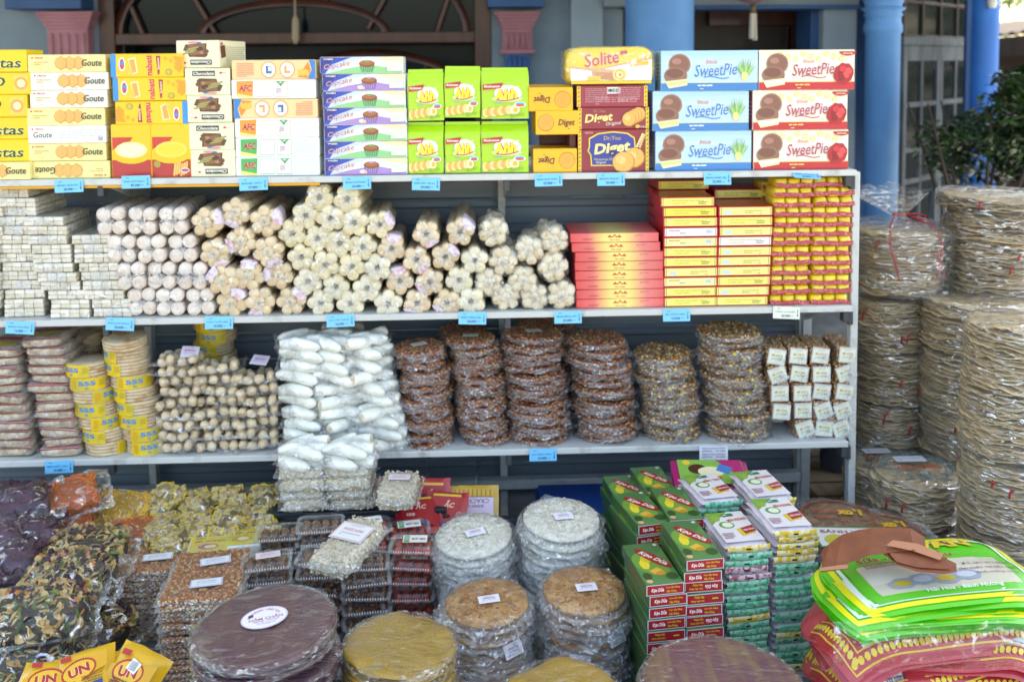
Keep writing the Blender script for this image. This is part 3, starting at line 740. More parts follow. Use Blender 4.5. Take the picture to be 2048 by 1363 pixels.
def d_goute_side(p, d, h):
    p.lines(0, 0, d * .8, h * .6, 4, '#cbbd86', 5); p.text('Goute', d * .1, 0, h * .3, '#3a3f30', shear=.15)
def d_nabati(p, w, h):
    p.rect(-w * .46, 0, w * .075, h * .99, '#1f8fd6'); p.ell(-w * .34, h * .06, w * .045, h * .3, '#e9f4fb'); p.ell(-w * .34, h * .06, w * .034, h * .24, '#c8435a', 12); p.rect(-w * .34, h * .1, w * .06, h * .12, '#2d8fd0')
    p.poly([(-w * .26, h * .3), (-w * .15, h * .36), (-w * .12, -h * .3), (-w * .2, -h * .4)], '#f7dda0'); p.poly([(-w * .24, h * .24), (-w * .17, h * .28), (-w * .145, -h * .26), (-w * .2, -h * .33)], '#dfa24c'); p.ell(-w * .24, -h * .3, w * .04, h * .12, '#f4c255')
    p.text('nabati', w * .03, 0, w * .085, '#cf3a2a', w=h * .86, rot=pi / 2, off=.03, out='#f8c6a8', ow=.04)
    p.poly([(w * .13, h * .42), (w * .19, h * .4), (w * .17, -h * .35), (w * .15, -h * .42)], '#9d1f35'); p.text('Richeese', w * .16, h * .08, w * .03, '#ffe9d0', w=h * .5, rot=pi / 2 + .05, off=.02)
    p.ell(w * .3, -h * .28, h * .14, h * .14, '#a9953a', 14); p.ell(w * .3, -h * .28, h * .1, h * .1, '#cbb650', 12)
    p.poly([(w * .36, h * .4), (w * .42, h * .1), (w * .38, -h * .1), (w * .45, -h * .3), (w * .495, -h * .1), (w * .495, h * .35)], '#e69a22')
    for k in range(3): p.ell(w * (.26 + .07 * k), h * (.3 - .1 * k), w * .02, h * .09, '#eaa52c', 8)
def d_nabati_tall(straw):
    def d(p, w, h):
        p.poly([(-w * .47, h * .26), (w * .05, h * .26), (-w * .02, h * .18), (-w * .2, h * .16), (-w * .47, h * .02)], '#c8372c')
        p.rect(0, -h * .33, w * .97, h * .33, '#b52f30'); p.ell(0, -h * .08, w * .46, h * .16, '#f4bd16', 22); p.ell(-w * .0, h * .02, w * .4, h * .15, '#fbe7a0' if not straw else '#f7d65e', 22); p.ell(-w * .0, h * .02, w * .34, h * .12, '#fdf0bd' if not straw else '#f6cf3c', 22)
        if straw:
            for k in range(6): p.rect(w * (.08 + .06 * k), -h * .36 + h * .02 * (k % 3), w * .05, h * .24, '#e9b457', rot=-.12); p.rect(w * (.085 + .06 * k), -h * .34, w * .015, h * .2, '#f4d184', rot=-.12)
            p.ell(w * .34, -h * .37, w * .12, h * .045, '#cfe6f2', 14); p.ell(w * .34, -h * .37, w * .1, h * .03, '#c04f55', 12); p.ell(-w * .35, -h * .25, w * .09, w * .09, '#a99340', 12)
    return d
def d_choc(p, w, h):
    p.poly([(-w * .28, h * .36), (w * .22, h * .4), (w * .2, h * .05), (w * .25, -h * .02), (w * .18, -h * .12), (-w * .2, -h * .1), (-w * .24, h * .1), (-w * .34, h * .14)], '#5f3822')
    p.poly([(-w * .22, h * .33), (w * .18, h * .36), (w * .16, h * .02), (-w * .17, -h * .05)], '#8a5a38'); p.ell(w * .05, h * .2, w * .1, h * .09, '#4b2715', 10); p.ell(w * .1, h * .06, w * .06, h * .07, '#a87a50', 8); p.ell(w * .2, h * .1, w * .07, h * .09, '#6b4026', 8)
    for k in range(3): p.rect(-w * .2 + w * .05 * k, h * (.06 + .08 * k), w * .28, h * .055, '#8f8a4c', rot=.2); p.rect(-w * .2 + w * .05 * k, h * (.062 + .08 * k), w * .22, h * .02, '#b9b06f', rot=.2)
    p.rect(w * .08, -h * .3, w * .5, h * .19, '#3b3a3c'); p.text('Chocolate', w * .08, -h * .3, h * .12, '#f3f1e6', w=w * .46, shear=.2, off=.02, rot=pi)
    p.ell(-w * .3, -h * .32, w * .035, h * .04, '#c94a52', 8); p.lines(-w * .36, -h * .32, w * .12, h * .06, 1, '#e09aa0', 1); p.ell(w * .01, h * .42, w * .1, h * .035, '#3f6fb4', 10); p.ell(-w * .1, h * .43, w * .12, h * .04, '#d58e98', 10)
def d_choc_side(p, d, h):
    p.lines(d * .1, 0, d * .7, h * .6, 8, '#b3ad8e', 3); p.poly([(-d * .46, h * .3), (-d * .28, h * .34), (-d * .26, -h * .1), (-d * .42, -h * .16)], '#6b4026'); p.rect(-d * .4, h * .38, d * .08, h * .1, '#b94a4a')
def d_afc(col, txt):
    def d(p, w, h):
        p.poly([(-w * .44, h * .43), (-w * .24, h * .45), (-w * .25, -h * .34), (-w * .32, -h * .46), (-w * .44, -h * .38)], col); p.poly([(-w * .455, -h * .2), (-w * .2, -h * .42), (-w * .3, -h * .47), (-w * .42, -h * .43)], '#efe07a')
        p.text('AFC', -w * .335, h * .06, h * .34, '#b9202c', w=w * .15, off=.05, shear=.1, out='#ffffff')
        for x, c in ((-w * .12, col), (w * .08, col)):
            p.rect(x, 0, w * .175, h * .8, c); p.rect(x, 0, w * .165, h * .74, '#fafbfc'); p.lines(x, -h * .06, w * .14, h * .5, 6, '#b7cbd9', 3); p.lines(x, h * .3, w * .1, h * .07, 1, '#7d93aa', 4)
        p.poly([(w * .03, h * .42), (w * .14, h * .42), (w * .085, h * .14)], '#3f9a53'); p.text('light', w * .085, h * .35, h * .09, '#ffffff', off=.02); p.lines(w * .06, -h * .1, w * .06, h * .35, 4, '#d9828a', 5)
        p.lines(w * .33, 0, w * .28, h * .76, 9, '#cfd3d8', 7)
    return d
def d_afc_o(p, w, h):
    p.poly([(w * .42, h * .49), (w * .495, h * .49), (w * .495, -h * .49), (w * .4, -h * .49), (w * .45, 0)], '#2f7fc9'); p.poly([(w * .28, -h * .4), (w * .36, h * .1), (w * .41, h * .4), (w * .44, 0), (w * .4, -h * .45)], '#f0882a')
    for k in range(5): p.rect(w * (.3 + .025 * k), -h * .18 + h * .05 * (k % 2), w * .03, h * .3, '#f0bc4c', rot=.1)
    for x, c in ((-w * .06, '#3f6ea8'), (w * .16, '#e3a05e')):
        p.ell(x, 0, w * .088, h * .43, '#f08a3c', 20); p.ell(x, 0, w * .078, h * .38, '#f9f3ea', 20); p.rect(x, h * .0, w * .07, h * .4, c); p.rect(x + w * .012, h * .05, w * .035, h * .22, '#e9eef5')
    p.lines(-w * .34, h * .0, w * .2, h * .76, 8, '#d98a72', 5)
def d_cup(a, b):
    def d(p, w, h):
        p.poly([(-w * .495, h * .49), (w * .06, h * .49), (-w * .2, h * .1), (-w * .33, -h * .49), (-w * .495, -h * .49)], '#c7d4f0'); p.poly([(-w * .495, h * .49), (-w * .12, h * .49), (-w * .36, h * .05), (-w * .44, -h * .49), (-w * .495, -h * .49)], '#2b47b0'); p.poly([(-w * .495, h * .49), (-w * .3, h * .49), (-w * .46, -h * .2), (-w * .495, -h * .4)], '#1e2f8c')
        p.poly([(-w * .42, -h * .49), (-w * .2, -h * .2), (w * .1, h * .05), (w * .48, -h * .3), (w * .495, -h * .49)], a)
        p.poly([(w * .16, h * .49), (w * .495, h * .49), (w * .495, h * .1), (w * .3, h * .24)], '#f4dfae')
        p.text('vgcalat', -w * .4, h * .38, h * .14, '#f3e8d8', w=w * .12, off=.03, shear=.1)
        p.text('Cupcake', -w * .3, -h * .02, h * .42, '#b4492c', w=w * .32, rot=.16, shear=.25, out='#f6f2ee', ow=.02)
        x = w * .06
        p.poly([(x - w * .085, h * .02), (x + w * .095, h * .02), (x + w * .07, -h * .42), (x - w * .06, -h * .42)], b)
        for k in range(5): p.poly([(x - w * .06 + k * w * .03, -h * .03), (x - w * .056 + k * w * .03, -h * .03), (x - w * .046 + k * w * .024, -h * .4), (x - w * .049 + k * w * .024, -h * .4)], '#cfe0d4')
        p.ell(x + w * .004, h * .1, w * .095, h * .22, '#8a4a26', 18); p.ell(x, h * .15, w * .08, h * .14, '#a9663a', 14); p.ell(x + w * .01, h * .27, w * .035, h * .06, '#5fae5a' if b == '#3f9a5c' else '#b597c9', 8, wob=.3)
        if b != '#3f9a5c': p.ell(x - w * .1, -h * .3, w * .04, h * .12, '#e9dccb', 12); p.ell(x - w * .07, -h * .34, w * .025, h * .09, '#d8c4ae', 10)
        p.lines(w * .25, h * .32, w * .14, h * .12, 1, '#e8b35c', 4); p.rect(w * .39, -h * .05, w * .17, h * .62, '#b5cbb0'); p.rect(w * .39, -h * .05, w * .163, h * .58, '#eef0e6'); p.lines(w * .385, -h * .04, w * .14, h * .5, 7, '#b4b8a8', 6)
    return d
def d_ahh(p, w, h):
    p.ell(w * .06, h * .04, w * .3, h * .17, '#f4f7ee', 20); p.ell(w * .04, -h * .08, w * .34, h * .07, '#cfe6a8', 16)
    p.poly([(-w * .49, h * .22), (-w * .04, h * .26), (-w * .1, h * .14), (-w * .49, h * .11)], '#b8202e'); p.text('Richeese', -w * .29, h * .185, h * .05, '#fdeee6', w=w * .34, rot=.02, off=.03, shear=.1)
    p.text('Ahh', 0, h * .02, h * .23, '#f6e43a', w=w * .52, rot=.1, shear=.15, off=.055, out='#c32a34', ow=.05); p.line([(-w * .2 + w * .5 * t, -h * .1 - h * .04 * sin(pi * t) + h * .05 * t) for t in [i / 8 for i in range(9)]], h * .022, '#c32a34')
    p.lines(w * .02, -h * .17, w * .5, h * .05, 1, '#8fb7c9', 2); p.lines(w * .34, h * .18, w * .2, h * .04, 1, '#e6f3c8', 3)
    for k in range(7):
        x = -w * .42 + k * w * .085; p.ell(x, -h * .37 + h * .01 * k, w * .07, h * .1, '#e0a548' if k % 2 else '#f2d9a0', 14); p.ell(x + w * .02, -h * .36 + h * .01 * k, w * .05, h * .08, '#f4c44e' if k % 3 == 0 else '#eab869', 12)
    p.ell(w * .2, -h * .31, w * .11, h * .105, '#f7e6bd', 16); p.ell(w * .22, -h * .31, w * .055, h * .055, '#efb83e', 12)
    p.ell(w * .32, -h * .2, w * .13, h * .06, '#eff3ea', 16); p.ell(w * .32, -h * .185, w * .1, h * .03, '#4fa4cf', 12); p.ell(w * .32, -h * .215, w * .1, h * .028, '#d4583f', 12); p.lines(w * .25, -h * .43, w * .3, h * .1, 3, '#7fb02c', 4)
def d_digs(p, w, h):
    p.ell(-w * .27, 0, w * .19, h * .36, '#c07f22', 20); p.ell(-w * .27, h * .01, w * .175, h * .33, '#e6a742', 20)
    for i in range(9): p.ell(-w * .27 + w * .1 * cos(i * 2.4) * (i / 9 + .2), h * .2 * sin(i * 2.4) * (i / 9 + .2), w * .01, h * .02, '#b97a28', 5)
    p.text('Diget', w * .2, -h * .02, h * .34, '#6a1a22', w=w * .38, shear=.2, off=.02); p.lines(w * .3, -h * .25, w * .14, h * .07, 1, '#7a3038', 2); p.lines(w * .1, h * .27, w * .14, h * .1, 1, '#d4a63a', 3)
def d_digr_back(p, w, h):
    for s in (-1, 1): p.rect(s * w * .47, 0, w * .05, h * .98, '#e7c33a'); [p.rect(s * w * .47, h * (-.4 + .2 * k), w * .012, h * .1, '#4a3a18', rot=-.6) for k in range(5)]
    p.rect(w * .02, h * .28, w * .19, h * .3, '#f1f1f1'); p.lines(w * .02, h * .28, w * .0001 + w * .17, h * .22, 1, '#333', 3)
    for k in range(11): p.rect(-w * .055 + w * .015 * k, h * .28, w * (.004 + .003 * (k % 3)), h * .2, '#333333')
    p.lines(-w * .22, h * .05, w * .32, h * .7, 8, '#c98a90', 5); p.lines(w * .24, h * .1, w * .32, h * .7, 8, '#c98a90', 6); p.lines(w * .06, -h * .2, w * .6, h * .4, 4, '#c9858c', 7)
def d_digr_mid(p, w, h):
    for s in (-1, 1): p.rect(s * w * .475, 0, w * .045, h * .98, '#e7c33a'); [p.rect(s * w * .475, h * (-.4 + .2 * k), w * .012, h * .1, '#4a3a18', rot=-.6) for k in range(5)]
    p.text('Diget', -w * .21, -h * .02, h * .5, '#f7e08a', w=w * .4, shear=.2, off=.03, rot=.08); p.text('Original', w * .0, -h * .25, h * .2, '#f3ead8', w=w * .22, shear=.3, rot=.1); p.text('Dr.You', -w * .2, h * .34, h * .13, '#b98a6a', off=.01)
    for k in range(4): oval_cookie(p, w * (.35 - .045 * k), h * (.16 - .07 * k), w * .1, ry=h * .34)
    p.ell(w * .33, -h * .38, w * .03, h * .09, '#e9b437', 10); p.text('Packs', w * .4, -h * .39, h * .1, '#f3ead8')
def d_digr(p, w, h):
    for s in (-1, 1): p.rect(s * w * .475, 0, w * .045, h * .98, '#e7c33a'); [p.rect(s * w * .475, h * (-.45 + .1 * k), w * .012, h * .05, '#4a3a18', rot=-.6) for k in range(10)]
    q = [(-.35, .3), (-.22, .42), (0, .46), (.2, .42), (.3, .3), (.31, .1), (.29, -.1), (.3, -.36), (-.32, -.36), (-.33, -.1), (-.37, 0), (-.35, .1)]
    p.poly([(a * w, b * h) for a, b in q], '#f0cf45'); p.poly([(a * w * .95, b * h * .93) for a, b in q], '#2a3a94')
    p.text('Dr.You', -w * .02, h * .3, h * .1, '#b9a05a', off=.02); p.text('Diget', -w * .02, h * .04, h * .32, '#f9e59b', w=w * .52, shear=.2, off=.035, rot=.1, out='#1d2668', ow=.03)
    p.text('Wholewheat 74%', -w * .14, -h * .2, h * .06, '#d9cf9a', w=w * .28); p.text('Original', -w * .18, -h * .28, h * .07, '#efe6c8', shear=.2); p.text('ORION', -w * .35, h * .43, h * .04, '#f0d9c0')
    for k in range(6): p.ell(w * (.33 + .015 * k), h * (.1 + .055 * k), w * .018, h * .035, '#e9d39a', 8, rot=-.5); p.ell(w * (.37 + .012 * k), h * (.09 + .055 * k), w * .018, h * .035, '#dcc07a', 8, rot=.5)
    oval_cookie(p, w * .29, -h * .17, w * .15, ry=h * .24); oval_cookie(p, w * .14, -h * .27, w * .16, ry=h * .25); p.lines(w * .3, -h * .46, w * .25, h * .03, 1, '#d9a0a5', 2)
def d_pie(bg, bar, txt, kind):
    def d(p, w, h):
        r = random.Random(5)
        for k in range(3): p.poly([(-w * .495, h * (.49 - .12 * k)), (w * .495, h * (.49 - .12 * k)), (w * .495, h * (.4 - .14 * k)), (0, h * (.37 - .12 * k)), (-w * .495, h * (.36 - .1 * k))], ('#a8cfee', '#b5d6f0', '#c4def2')[k] if kind == 'blue' else ('#f6ecc9', '#f8efd6', '#faf2e0')[k])
        if kind != 'blue':
            for k in range(9): p.ell(w * (-.28 + .08 * k), h * (.4 - .06 * (k % 3)), w * .03, h * .07, '#f0cf7e', 10); p.ell(w * (-.28 + .08 * k), h * (.4 - .06 * (k % 3)), w * .018, h * .04, '#f7e4b0', 8)
        p.rect(0, -h * .4, w * .995, h * .19, bar); p.rect(0, -h * .295, w * .995, h * .022, '#e5d28a')
        p.lines(w * .08, -h * .37, w * .4, h * .07, 1, '#f7d56a' if kind != 'blue' else '#eaf3fb', 3); p.lines(w * .12, -h * .45, w * .44, h * .04, 1, '#f3d9cf', 4)
        x = -w * .33
        p.ell(x + w * .02, h * .16, w * .115, h * .27, '#a07868', 20); p.ell(x + w * .02, h * .17, w * .1, h * .23, '#87594a', 18); p.ell(x - w * .01, h * .24, w * .05, h * .08, '#a9796a', 10)  # cake browns lightened, glare put into the print colours
        p.ell(x - w * .02, -h * .12, w * .12, h * .22, '#93695a', 20); p.ell(x - w * .03, -h * .06, w * .09, h * .12, '#7a4c3e', 14); p.poly([(x - w * .13, -h * .26), (x + w * .1, -h * .2), (x + w * .1, -h * .36), (x - w * .09, -h * .44)], '#f0dfae'); p.poly([(x - w * .12, -h * .3), (x + w * .1, -h * .25), (x + w * .1, -h * .3), (x - w * .1, -h * .37)], '#c9d88a' if kind == 'blue' else '#ffffff')
        p.text('Bibizk', w * .02, h * .22, h * .09, '#d98a7c', shear=.2, off=.01)
        p.text('SweetPie', w * .06, h * .02, h * .3, txt, w=w * .44, shear=.3, off=.018, rot=.05, out='#f2f6fa', ow=.025)
        p.line([(-w * .06 + w * .26 * t, -h * .17 + h * .03 * sin(t * 6.28)) for t in [i / 9 for i in range(10)]], h * .025, txt)
        if kind == 'blue':
            for k in range(9):
                a = .5 + k * .27; p.poly([(w * .36, -h * .25), (w * .36 + w * .07 * cos(a), -h * .1 + h * .2 * sin(a)), (w * .37 + w * .12 * cos(a), -h * .02 + h * .36 * sin(a) - .0), (w * .38 + w * .06 * cos(a), -h * .12 + h * .18 * sin(a))], ('#8fbf6a', '#a9cf86', '#76aa58')[k % 3])
            p.ell(w * .36, -h * .14, w * .035, h * .11, '#dfe38a', 10)
        else:
            p.ell(w * .38, -h * .1, w * .105, h * .27, '#b0182a', 18, wob=.12)
            for k in range(9): p.ell(w * .38 + w * .06 * cos(k * 2.4) * (k / 9), -h * .08 + h * .17 * sin(k * 2.4) * (k / 9), w * .035, h * .08, ('#d4303c', '#8f0f20', '#e04a50')[k % 3], 9, rot=k, wob=.2)
            p.ell(w * .42, h * .46, w * .09, h * .11, '#b8202c', 14, a0=pi, a1=2 * pi); p.lines(w * .42, h * .41, w * .1, h * .06, 1, '#f0c0a0', 5)
    return d
def d_solite(p, w, h):
    p.poly([(-w * .49, -h * .05), (-w * .2, -h * .14), (w * .1, h * .02), (w * .49, h * .18), (w * .49, -h * .4), (-w * .49, -h * .4)], '#f4efe4')
    p.line([(-w * .49, -h * .04), (-w * .2, -h * .12), (w * .1, h * .03), (w * .49, h * .2)], h * .03, '#e28a9a')
    p.text('Solite', -w * .12, h * .2, h * .36, '#cf3f4e', w=w * .42, rot=.14, shear=.12, off=.02, out='#fbe9c9', ow=.02); p.ell(w * .13, h * .36, w * .025, h * .06, '#cf3f4e', 8); p.ell(w * .17, h * .37, w * .025, h * .06, '#cf3f4e', 8)
    p.poly([(-w * .25, -h * .05), (w * .08, -h * .12), (w * .08, -h * .4), (-w * .22, -h * .36)], '#c98a5a'); p.poly([(-w * .25, -h * .05), (w * .08, -h * .12), (w * .08, -h * .2), (-w * .24, -h * .15)], '#e0ac7c'); p.ell(w * .1, -h * .24, w * .085, h * .18, '#f2d67a', 18); p.ell(w * .1, -h * .24, w * .06, h * .13, '#c99f4a', 16); p.ell(w * .1, -h * .24, w * .048, h * .1, '#f7e6a0', 14); p.ell(w * .105, -h * .24, w * .02, h * .045, '#c99f4a', 10)
    for k in range(3): p.ell(-w * .26 + w * .05 * k, -h * .34, w * .035, h * .07, '#f2c43a', 10)
    p.rect(w * .34, h * .06, w * .22, h * .11, '#f0b93a', rot=.1); p.lines(w * .34, h * .06, w * .16, h * .06, 1, '#fff1c0', 2); p.lines(w * .32, -h * .12, w * .26, h * .1, 1, '#d8cfc0', 4); p.rect(0, -h * .45, w * .97, h * .08, '#edc22e')
def d_plain(c):
    def d(p, w, h): p.rect(0, 0, w * .9, h * .8, c)
    return d

def col_stack(items, d, z0, Y=Y1, grp=None, jy=.004):
    """items bottom up: (kit, height, px centre, flip, rz, label)"""
    z = z0
    for kit, h, px, flip, rz, lab in items:
        py = 350
        x = at(px, 230, Y).x
        kit.put(T(x, Y + d / 2 + R.uniform(0, jy), z + h / 2 + .0006, 0, pi if flip else 0, radians(rz)), lab, grp); z += h + .0012
WC = wid(-108, 56, 230, Y1); hC = hei(101, 324, 30, Y1) / 5 - .001; hG = hei(110, 358, 130, Y1) / 7 - .0012; WG = wid(57, 213, 230, Y1)
k_cus = carton('biscuit_box', WC, .11, hC, '#f2cb12', d_custas, None)
k_gy = carton('biscuit_box', WG, .15, hG, '#f1e49a', d_goute(), d_goute_side); k_gw = carton('biscuit_box', WG, .15, hG, '#f3efe2', d_goute(), d_goute_side); k_gi = carton('biscuit_box', WG, .15, hG, '#f4f2ec', d_goute(True), d_goute_side)
o5 = ['bottom', 'second from the bottom', 'middle', 'second from the top', 'topmost']
col_stack([(k_gy, hG, -18, 0, 0, 'pale yellow cookie box at the left frame edge, under the bright yellow boxes')] + [(k_cus, hC, px, fl, rz, o5[i] + ' bright yellow cake box in the column at the left frame edge') for i, (px, fl, rz) in enumerate(((-27, 0, 0), (-26, 0, .5), (-27, 1, -.5), (-19, 1, 1), (-24, 0, -.6)))], .11, ZT, grp='bright yellow cake boxes')
lg = [(k_gy, 138, 1, 'bottom pale yellow cookie box, printed upside down, in the cookie column'), (k_gy, 131, 0, 'pale yellow cookie box second from the bottom of its column'), (k_gi, 132, 0, 'white cookie box showing only text, among the pale yellow ones'),
      (k_gy, 130, 0, 'pale yellow cookie box in the middle of its column, below two white ones'), (k_gw, 138, 0, 'white cookie box with pale cookies, the lower of two'), (k_gw, 141, 0, 'white cookie box with pale cookies, the upper of two'), (k_gy, 137, 0, 'topmost pale yellow cookie box with three square cookies')]
col_stack([(k, hG, px, fl, R.uniform(-1, 1), lab) for k, px, fl, lab in lg], .15, ZT, grp='cookie boxes of the second column')
WN = wid(227, 373, 180, Y1); hN = hei(105, 246, 300, Y1) / 3 - .001; WT_ = wid(220, 300, 300, Y1); hT_ = hei(246, 353, 300, Y1) - .001
k_nab = carton('wafer_box', WN, .1, hN, '#f4c41a', d_nabati); k_nt = carton('wafer_box', WT_, .07, hT_, '#f6c21c', d_nabati_tall(0)); k_nt2 = carton('wafer_box', WT_, .07, hT_, '#f6c21c', d_nabati_tall(1))
col_stack([(k_nt, hT_, 260, 0, 0, 'upright yellow and red wafer box, the left one of two')], .07, ZT); col_stack([(k_nt2, hT_, 340, 0, 0, 'upright yellow and red wafer box with wafer sticks, the right one of two')], .07, ZT)
col_stack([(k_nab, hN, 303, 1, 0, 'yellow wafer box, lowest of three, its blue end to the right'), (k_nab, hN, 300, 0, .5, 'yellow wafer box, middle of three, its blue end to the left'), (k_nab, hN, 297, 0, -.5, 'topmost yellow wafer box with a blue left end')], .1, ZT + hT_, grp='yellow wafer boxes')
WH = wid(376, 466, 230, Y1); hH = hei(81, 354, 420, Y1) / 5 - .0012
k_ch = carton('chocolate_stick_box', WH, .2, hH, '#ece6c2', d_choc, d_choc_side)
col_stack([(k_ch, hH, px, fl, rz, o5[i] + ' cream chocolate stick box in its column') for i, (px, fl, rz) in enumerate(((423, 0, 0), (421, 1, .6), (419, 0, -.5), (416, 1, .5), (409, 0, -9)))], .2, ZT, grp='cream chocolate stick boxes')
WA = wid(468, 636, 240, Y1); hA = hei(122, 354, 550, Y1) / 6 - .0012
k_ao = carton('cracker_box', WA, .12, hA, '#f3cf98', d_afc_o); k_aw = carton('cracker_box', WA, .12, hA, '#f2f2f0', d_afc('#f19a36', 0)); k_ag = carton('cracker_box', WA, .12, hA, '#f0f2f0', d_afc('#3fae5a', 0))
col_stack([(k_ag, hA, 553, 0, 0, 'white cracker box with a green corner, bottom of its column'), (k_ag, hA, 553, 0, .4, 'white cracker box with a green corner, second from the bottom'), (k_aw, hA, 553, 0, -.4, 'white cracker box with an orange corner, just above the green ones'),
           (k_ao, hA, 551, 1, .4, 'orange cracker box printed upside down between two white ones'), (k_aw, hA, 548, 0, .6, 'white cracker box with an orange corner, second from the top'), (k_ao, hA, 550, 0, -.4, 'topmost orange cracker box with a blue right end')], .12, ZT, grp='cracker boxes')
WP = wid(644, 810, 240, Y1); hP = hei(116, 352, 728, Y1) / 7 - .0012
k_cg = carton('cupcake_box', WP, .11, hP, '#eef1f6', d_cup('#8fca8a', '#3f9a5c')); k_cp = carton('cupcake_box', WP, .11, hP, '#eeeef6', d_cup('#a888c8', '#8a5fae'))
col_stack([((k_cp, k_cg, k_cg, k_cp, k_cg, k_cp, k_cg)[i], hP, 729 + (i < 4) - (i > 5) * 4, 0, R.uniform(-.7, .7), nth(6 - i, 7) + (' purple' if i in (0, 3, 5) else ' green') + ' and blue cupcake box in the cupcake column') for i in range(7)], .11, ZT, grp='cupcake boxes')
# lime green snack bags: soft gusseted packs
def snack(w, h, d, seed):
    m = mat('lime_foil', '#a9d61e', .3, coat=.5, coat_bump=.25, cscale=14, rnd=.02)
    def fn(u, v):
        a = u * 2 * pi; X = (1 if cos(a) > 0 else -1) * min(1, abs(cos(a)) * 1.5) * w / 2; Yq = (1 if sin(a) > 0 else -1) * min(1, abs(sin(a)) * 1.5) * d / 2
        e = 1 - max(0, v - .82) / .18 * .72; z = (v - .5) * h
        return (X + .0015 * ns(z * 20, a, seed), Yq * e + .002 * ns(X * 30, z * 26, seed), z + (.003 * ns(X * 18, seed, 2) if v > .95 else 0))
    v, f = surf(fn, 28, 14, True); f.append(tuple(range(28))[::-1]); f.append(tuple(range(14 * 28, 15 * 28)))
    k = Kit('snack_bag', 'snack bag', one('snack_bag', (v, f), m, False))
    p = Print(w, h * .98, -d / 2 - .003); d_ahh(p, w * .97, h); me = p.mesh('front_print')
    k.p('front_print', me); k.p('top_seam', one('top_seam', box(w * .98, .002, .012, .0005), m), T(0, 0, h / 2 + .004)); return k
WB, hB = wid(815, 887, 240, Y1), hei(250, 353, 850, Y1); WB3 = wid(963, 1058, 240, Y1)
ks = snack(WB, hB - .012, .06, 1); ks3 = snack(WB3, hB - .012, .06, 2)
for i, (px, k, lab) in enumerate(((851, ks, 'left'), (925, ks, 'middle'), (1010, ks3, 'wide right'))):
    x = at(px, 240, Y1).x
    k.put(T(x, Y1 + .034, ZT + hB / 2 - .004, 0, 0, R.uniform(-.03, .03)), 'lime green snack bag, the %s one of the lower three' % lab, 'lime green snack bags')
    k.put(T(x + .001, Y1 + .036, ZT + hB * 1.5 + (0, .008, .003)[i], radians(1), R.uniform(-.012, .012), R.uniform(-.03, .03)), 'lime green snack bag, the %s one of the upper three' % lab, 'lime green snack bags')
# small yellow biscuit boxes
WD, hD = wid(1068, 1156, 240, Y1), hei(300, 348, 1110, Y1) - .001
k_ds = carton('small_biscuit_box', WD, .13, hD, '#f2b71c', d_digs)
m_kr = mat('carton_brown', '#5a3a26', .5)
k_rear = Kit('small_biscuit_box', 'box', one('small_biscuit_box', box(WD * .98, .11, hD, .002), mat('carton_darkred', '#5e2a22', .45)))
x = at(1110, 240, Y1).x
k_ds.put(T(x, Y1 + .065, ZT + hD / 2 + .001, 0, pi, 0), 'small yellow biscuit box on the shelf, the lowest of three, upside down', 'small yellow biscuit boxes')
for i in range(2): k_rear.put(T(x + .035, Y1 + .2, ZT + .0005 + hD * (i + .5) + .001 * i, 0, 0, .05), '%s small dark biscuit box standing behind the yellow ones' % ('lower', 'upper')[i], 'small dark biscuit boxes at the back')
kf = Kit('biscuit_roll', 'biscuit roll', one('biscuit_roll', lathe([(.001, 0), (.008, .0), (.009, .004), (.009, .032), (.001, .033)], 10), mat('carton_darkred', '#5e2a22'), True))
zb = at(1110, 270, Y1).z
kk = at(1150, 285, Y1); Kit('folded_carton', 'box', one('folded_carton', box(.018, .1, zb - ZT - hD - .003, .001), mat('carton_darkred', '#5e2a22'))).put(T(kk.x - .004, Y1 + .075, (zb + ZT + hD) / 2 + .0005), 'narrow dark red carton propping up the middle yellow biscuit box')
k_ds.put(T(at(1114, 240, Y1).x, Y1 + .062, zb + hD / 2 + .001, 0, 0, .03), 'small yellow biscuit box, middle of three, propped over a gap', 'small yellow biscuit boxes')
k_ds.put(T(at(1104, 240, Y1).x, Y1 + .067, zb + hD * 1.5 + .003, radians(-3), pi, -.05), 'topmost small yellow biscuit box, printed upside down', 'small yellow biscuit boxes')
# dark red biscuit boxes and the sponge cake pack on them
WR = wid(1156, 1298, 260, Y1)
h1, h2, h3 = hei(262, 347, 1227, Y1) - .001, hei(217, 261, 1227, Y1) - .001, hei(173, 216, 1227, Y1) - .001
kr1 = carton('biscuit_carton', WR, .14, h1, '#8f1c33', d_digr); kr2 = carton('biscuit_carton', WR, .14, h2, '#8f1c33', d_digr_mid); kr3 = carton('biscuit_carton', WR, .14, h3, '#9c2a40', d_digr_back)
col_stack([(kr1, h1, 1227, 0, 0, 'large dark red biscuit carton with a blue shield, at the bottom'), (kr2, h2, 1227, 0, .4, 'flat dark red biscuit carton with yellow lettering, in the middle'), (kr3, h3, 1225, 0, -.4, 'dark red biscuit carton turned backwards, showing a barcode')], .14, ZT, grp='dark red biscuit cartons')
ws, hs = wid(1132, 1310, 135, Y1), hei(95, 173, 1222, Y1)
k_so = Kit('sponge_cake_pack', 'cake pack', one('sponge_cake_pack', [(lambda vf: vf)(blob(ws / 2, .07, hs / 2, 3, .05, 28, 14, .35))][0], mat('yellow_foil', '#f2cf1f', .3, coat=.6, coat_bump=.3, cscale=12), True))
p = Print(ws * .94, hs * .9, -.0715); d_solite(p, ws * .93, hs * .93); k_so.p('front_print', p.mesh())
k_so.p('wrapper', one('wrapper', blob(ws / 2 + .006, .076, hs / 2 + .001, 5, .05, 28, 14, .33), film('film_clear', .05, .08, 16, .5), True))
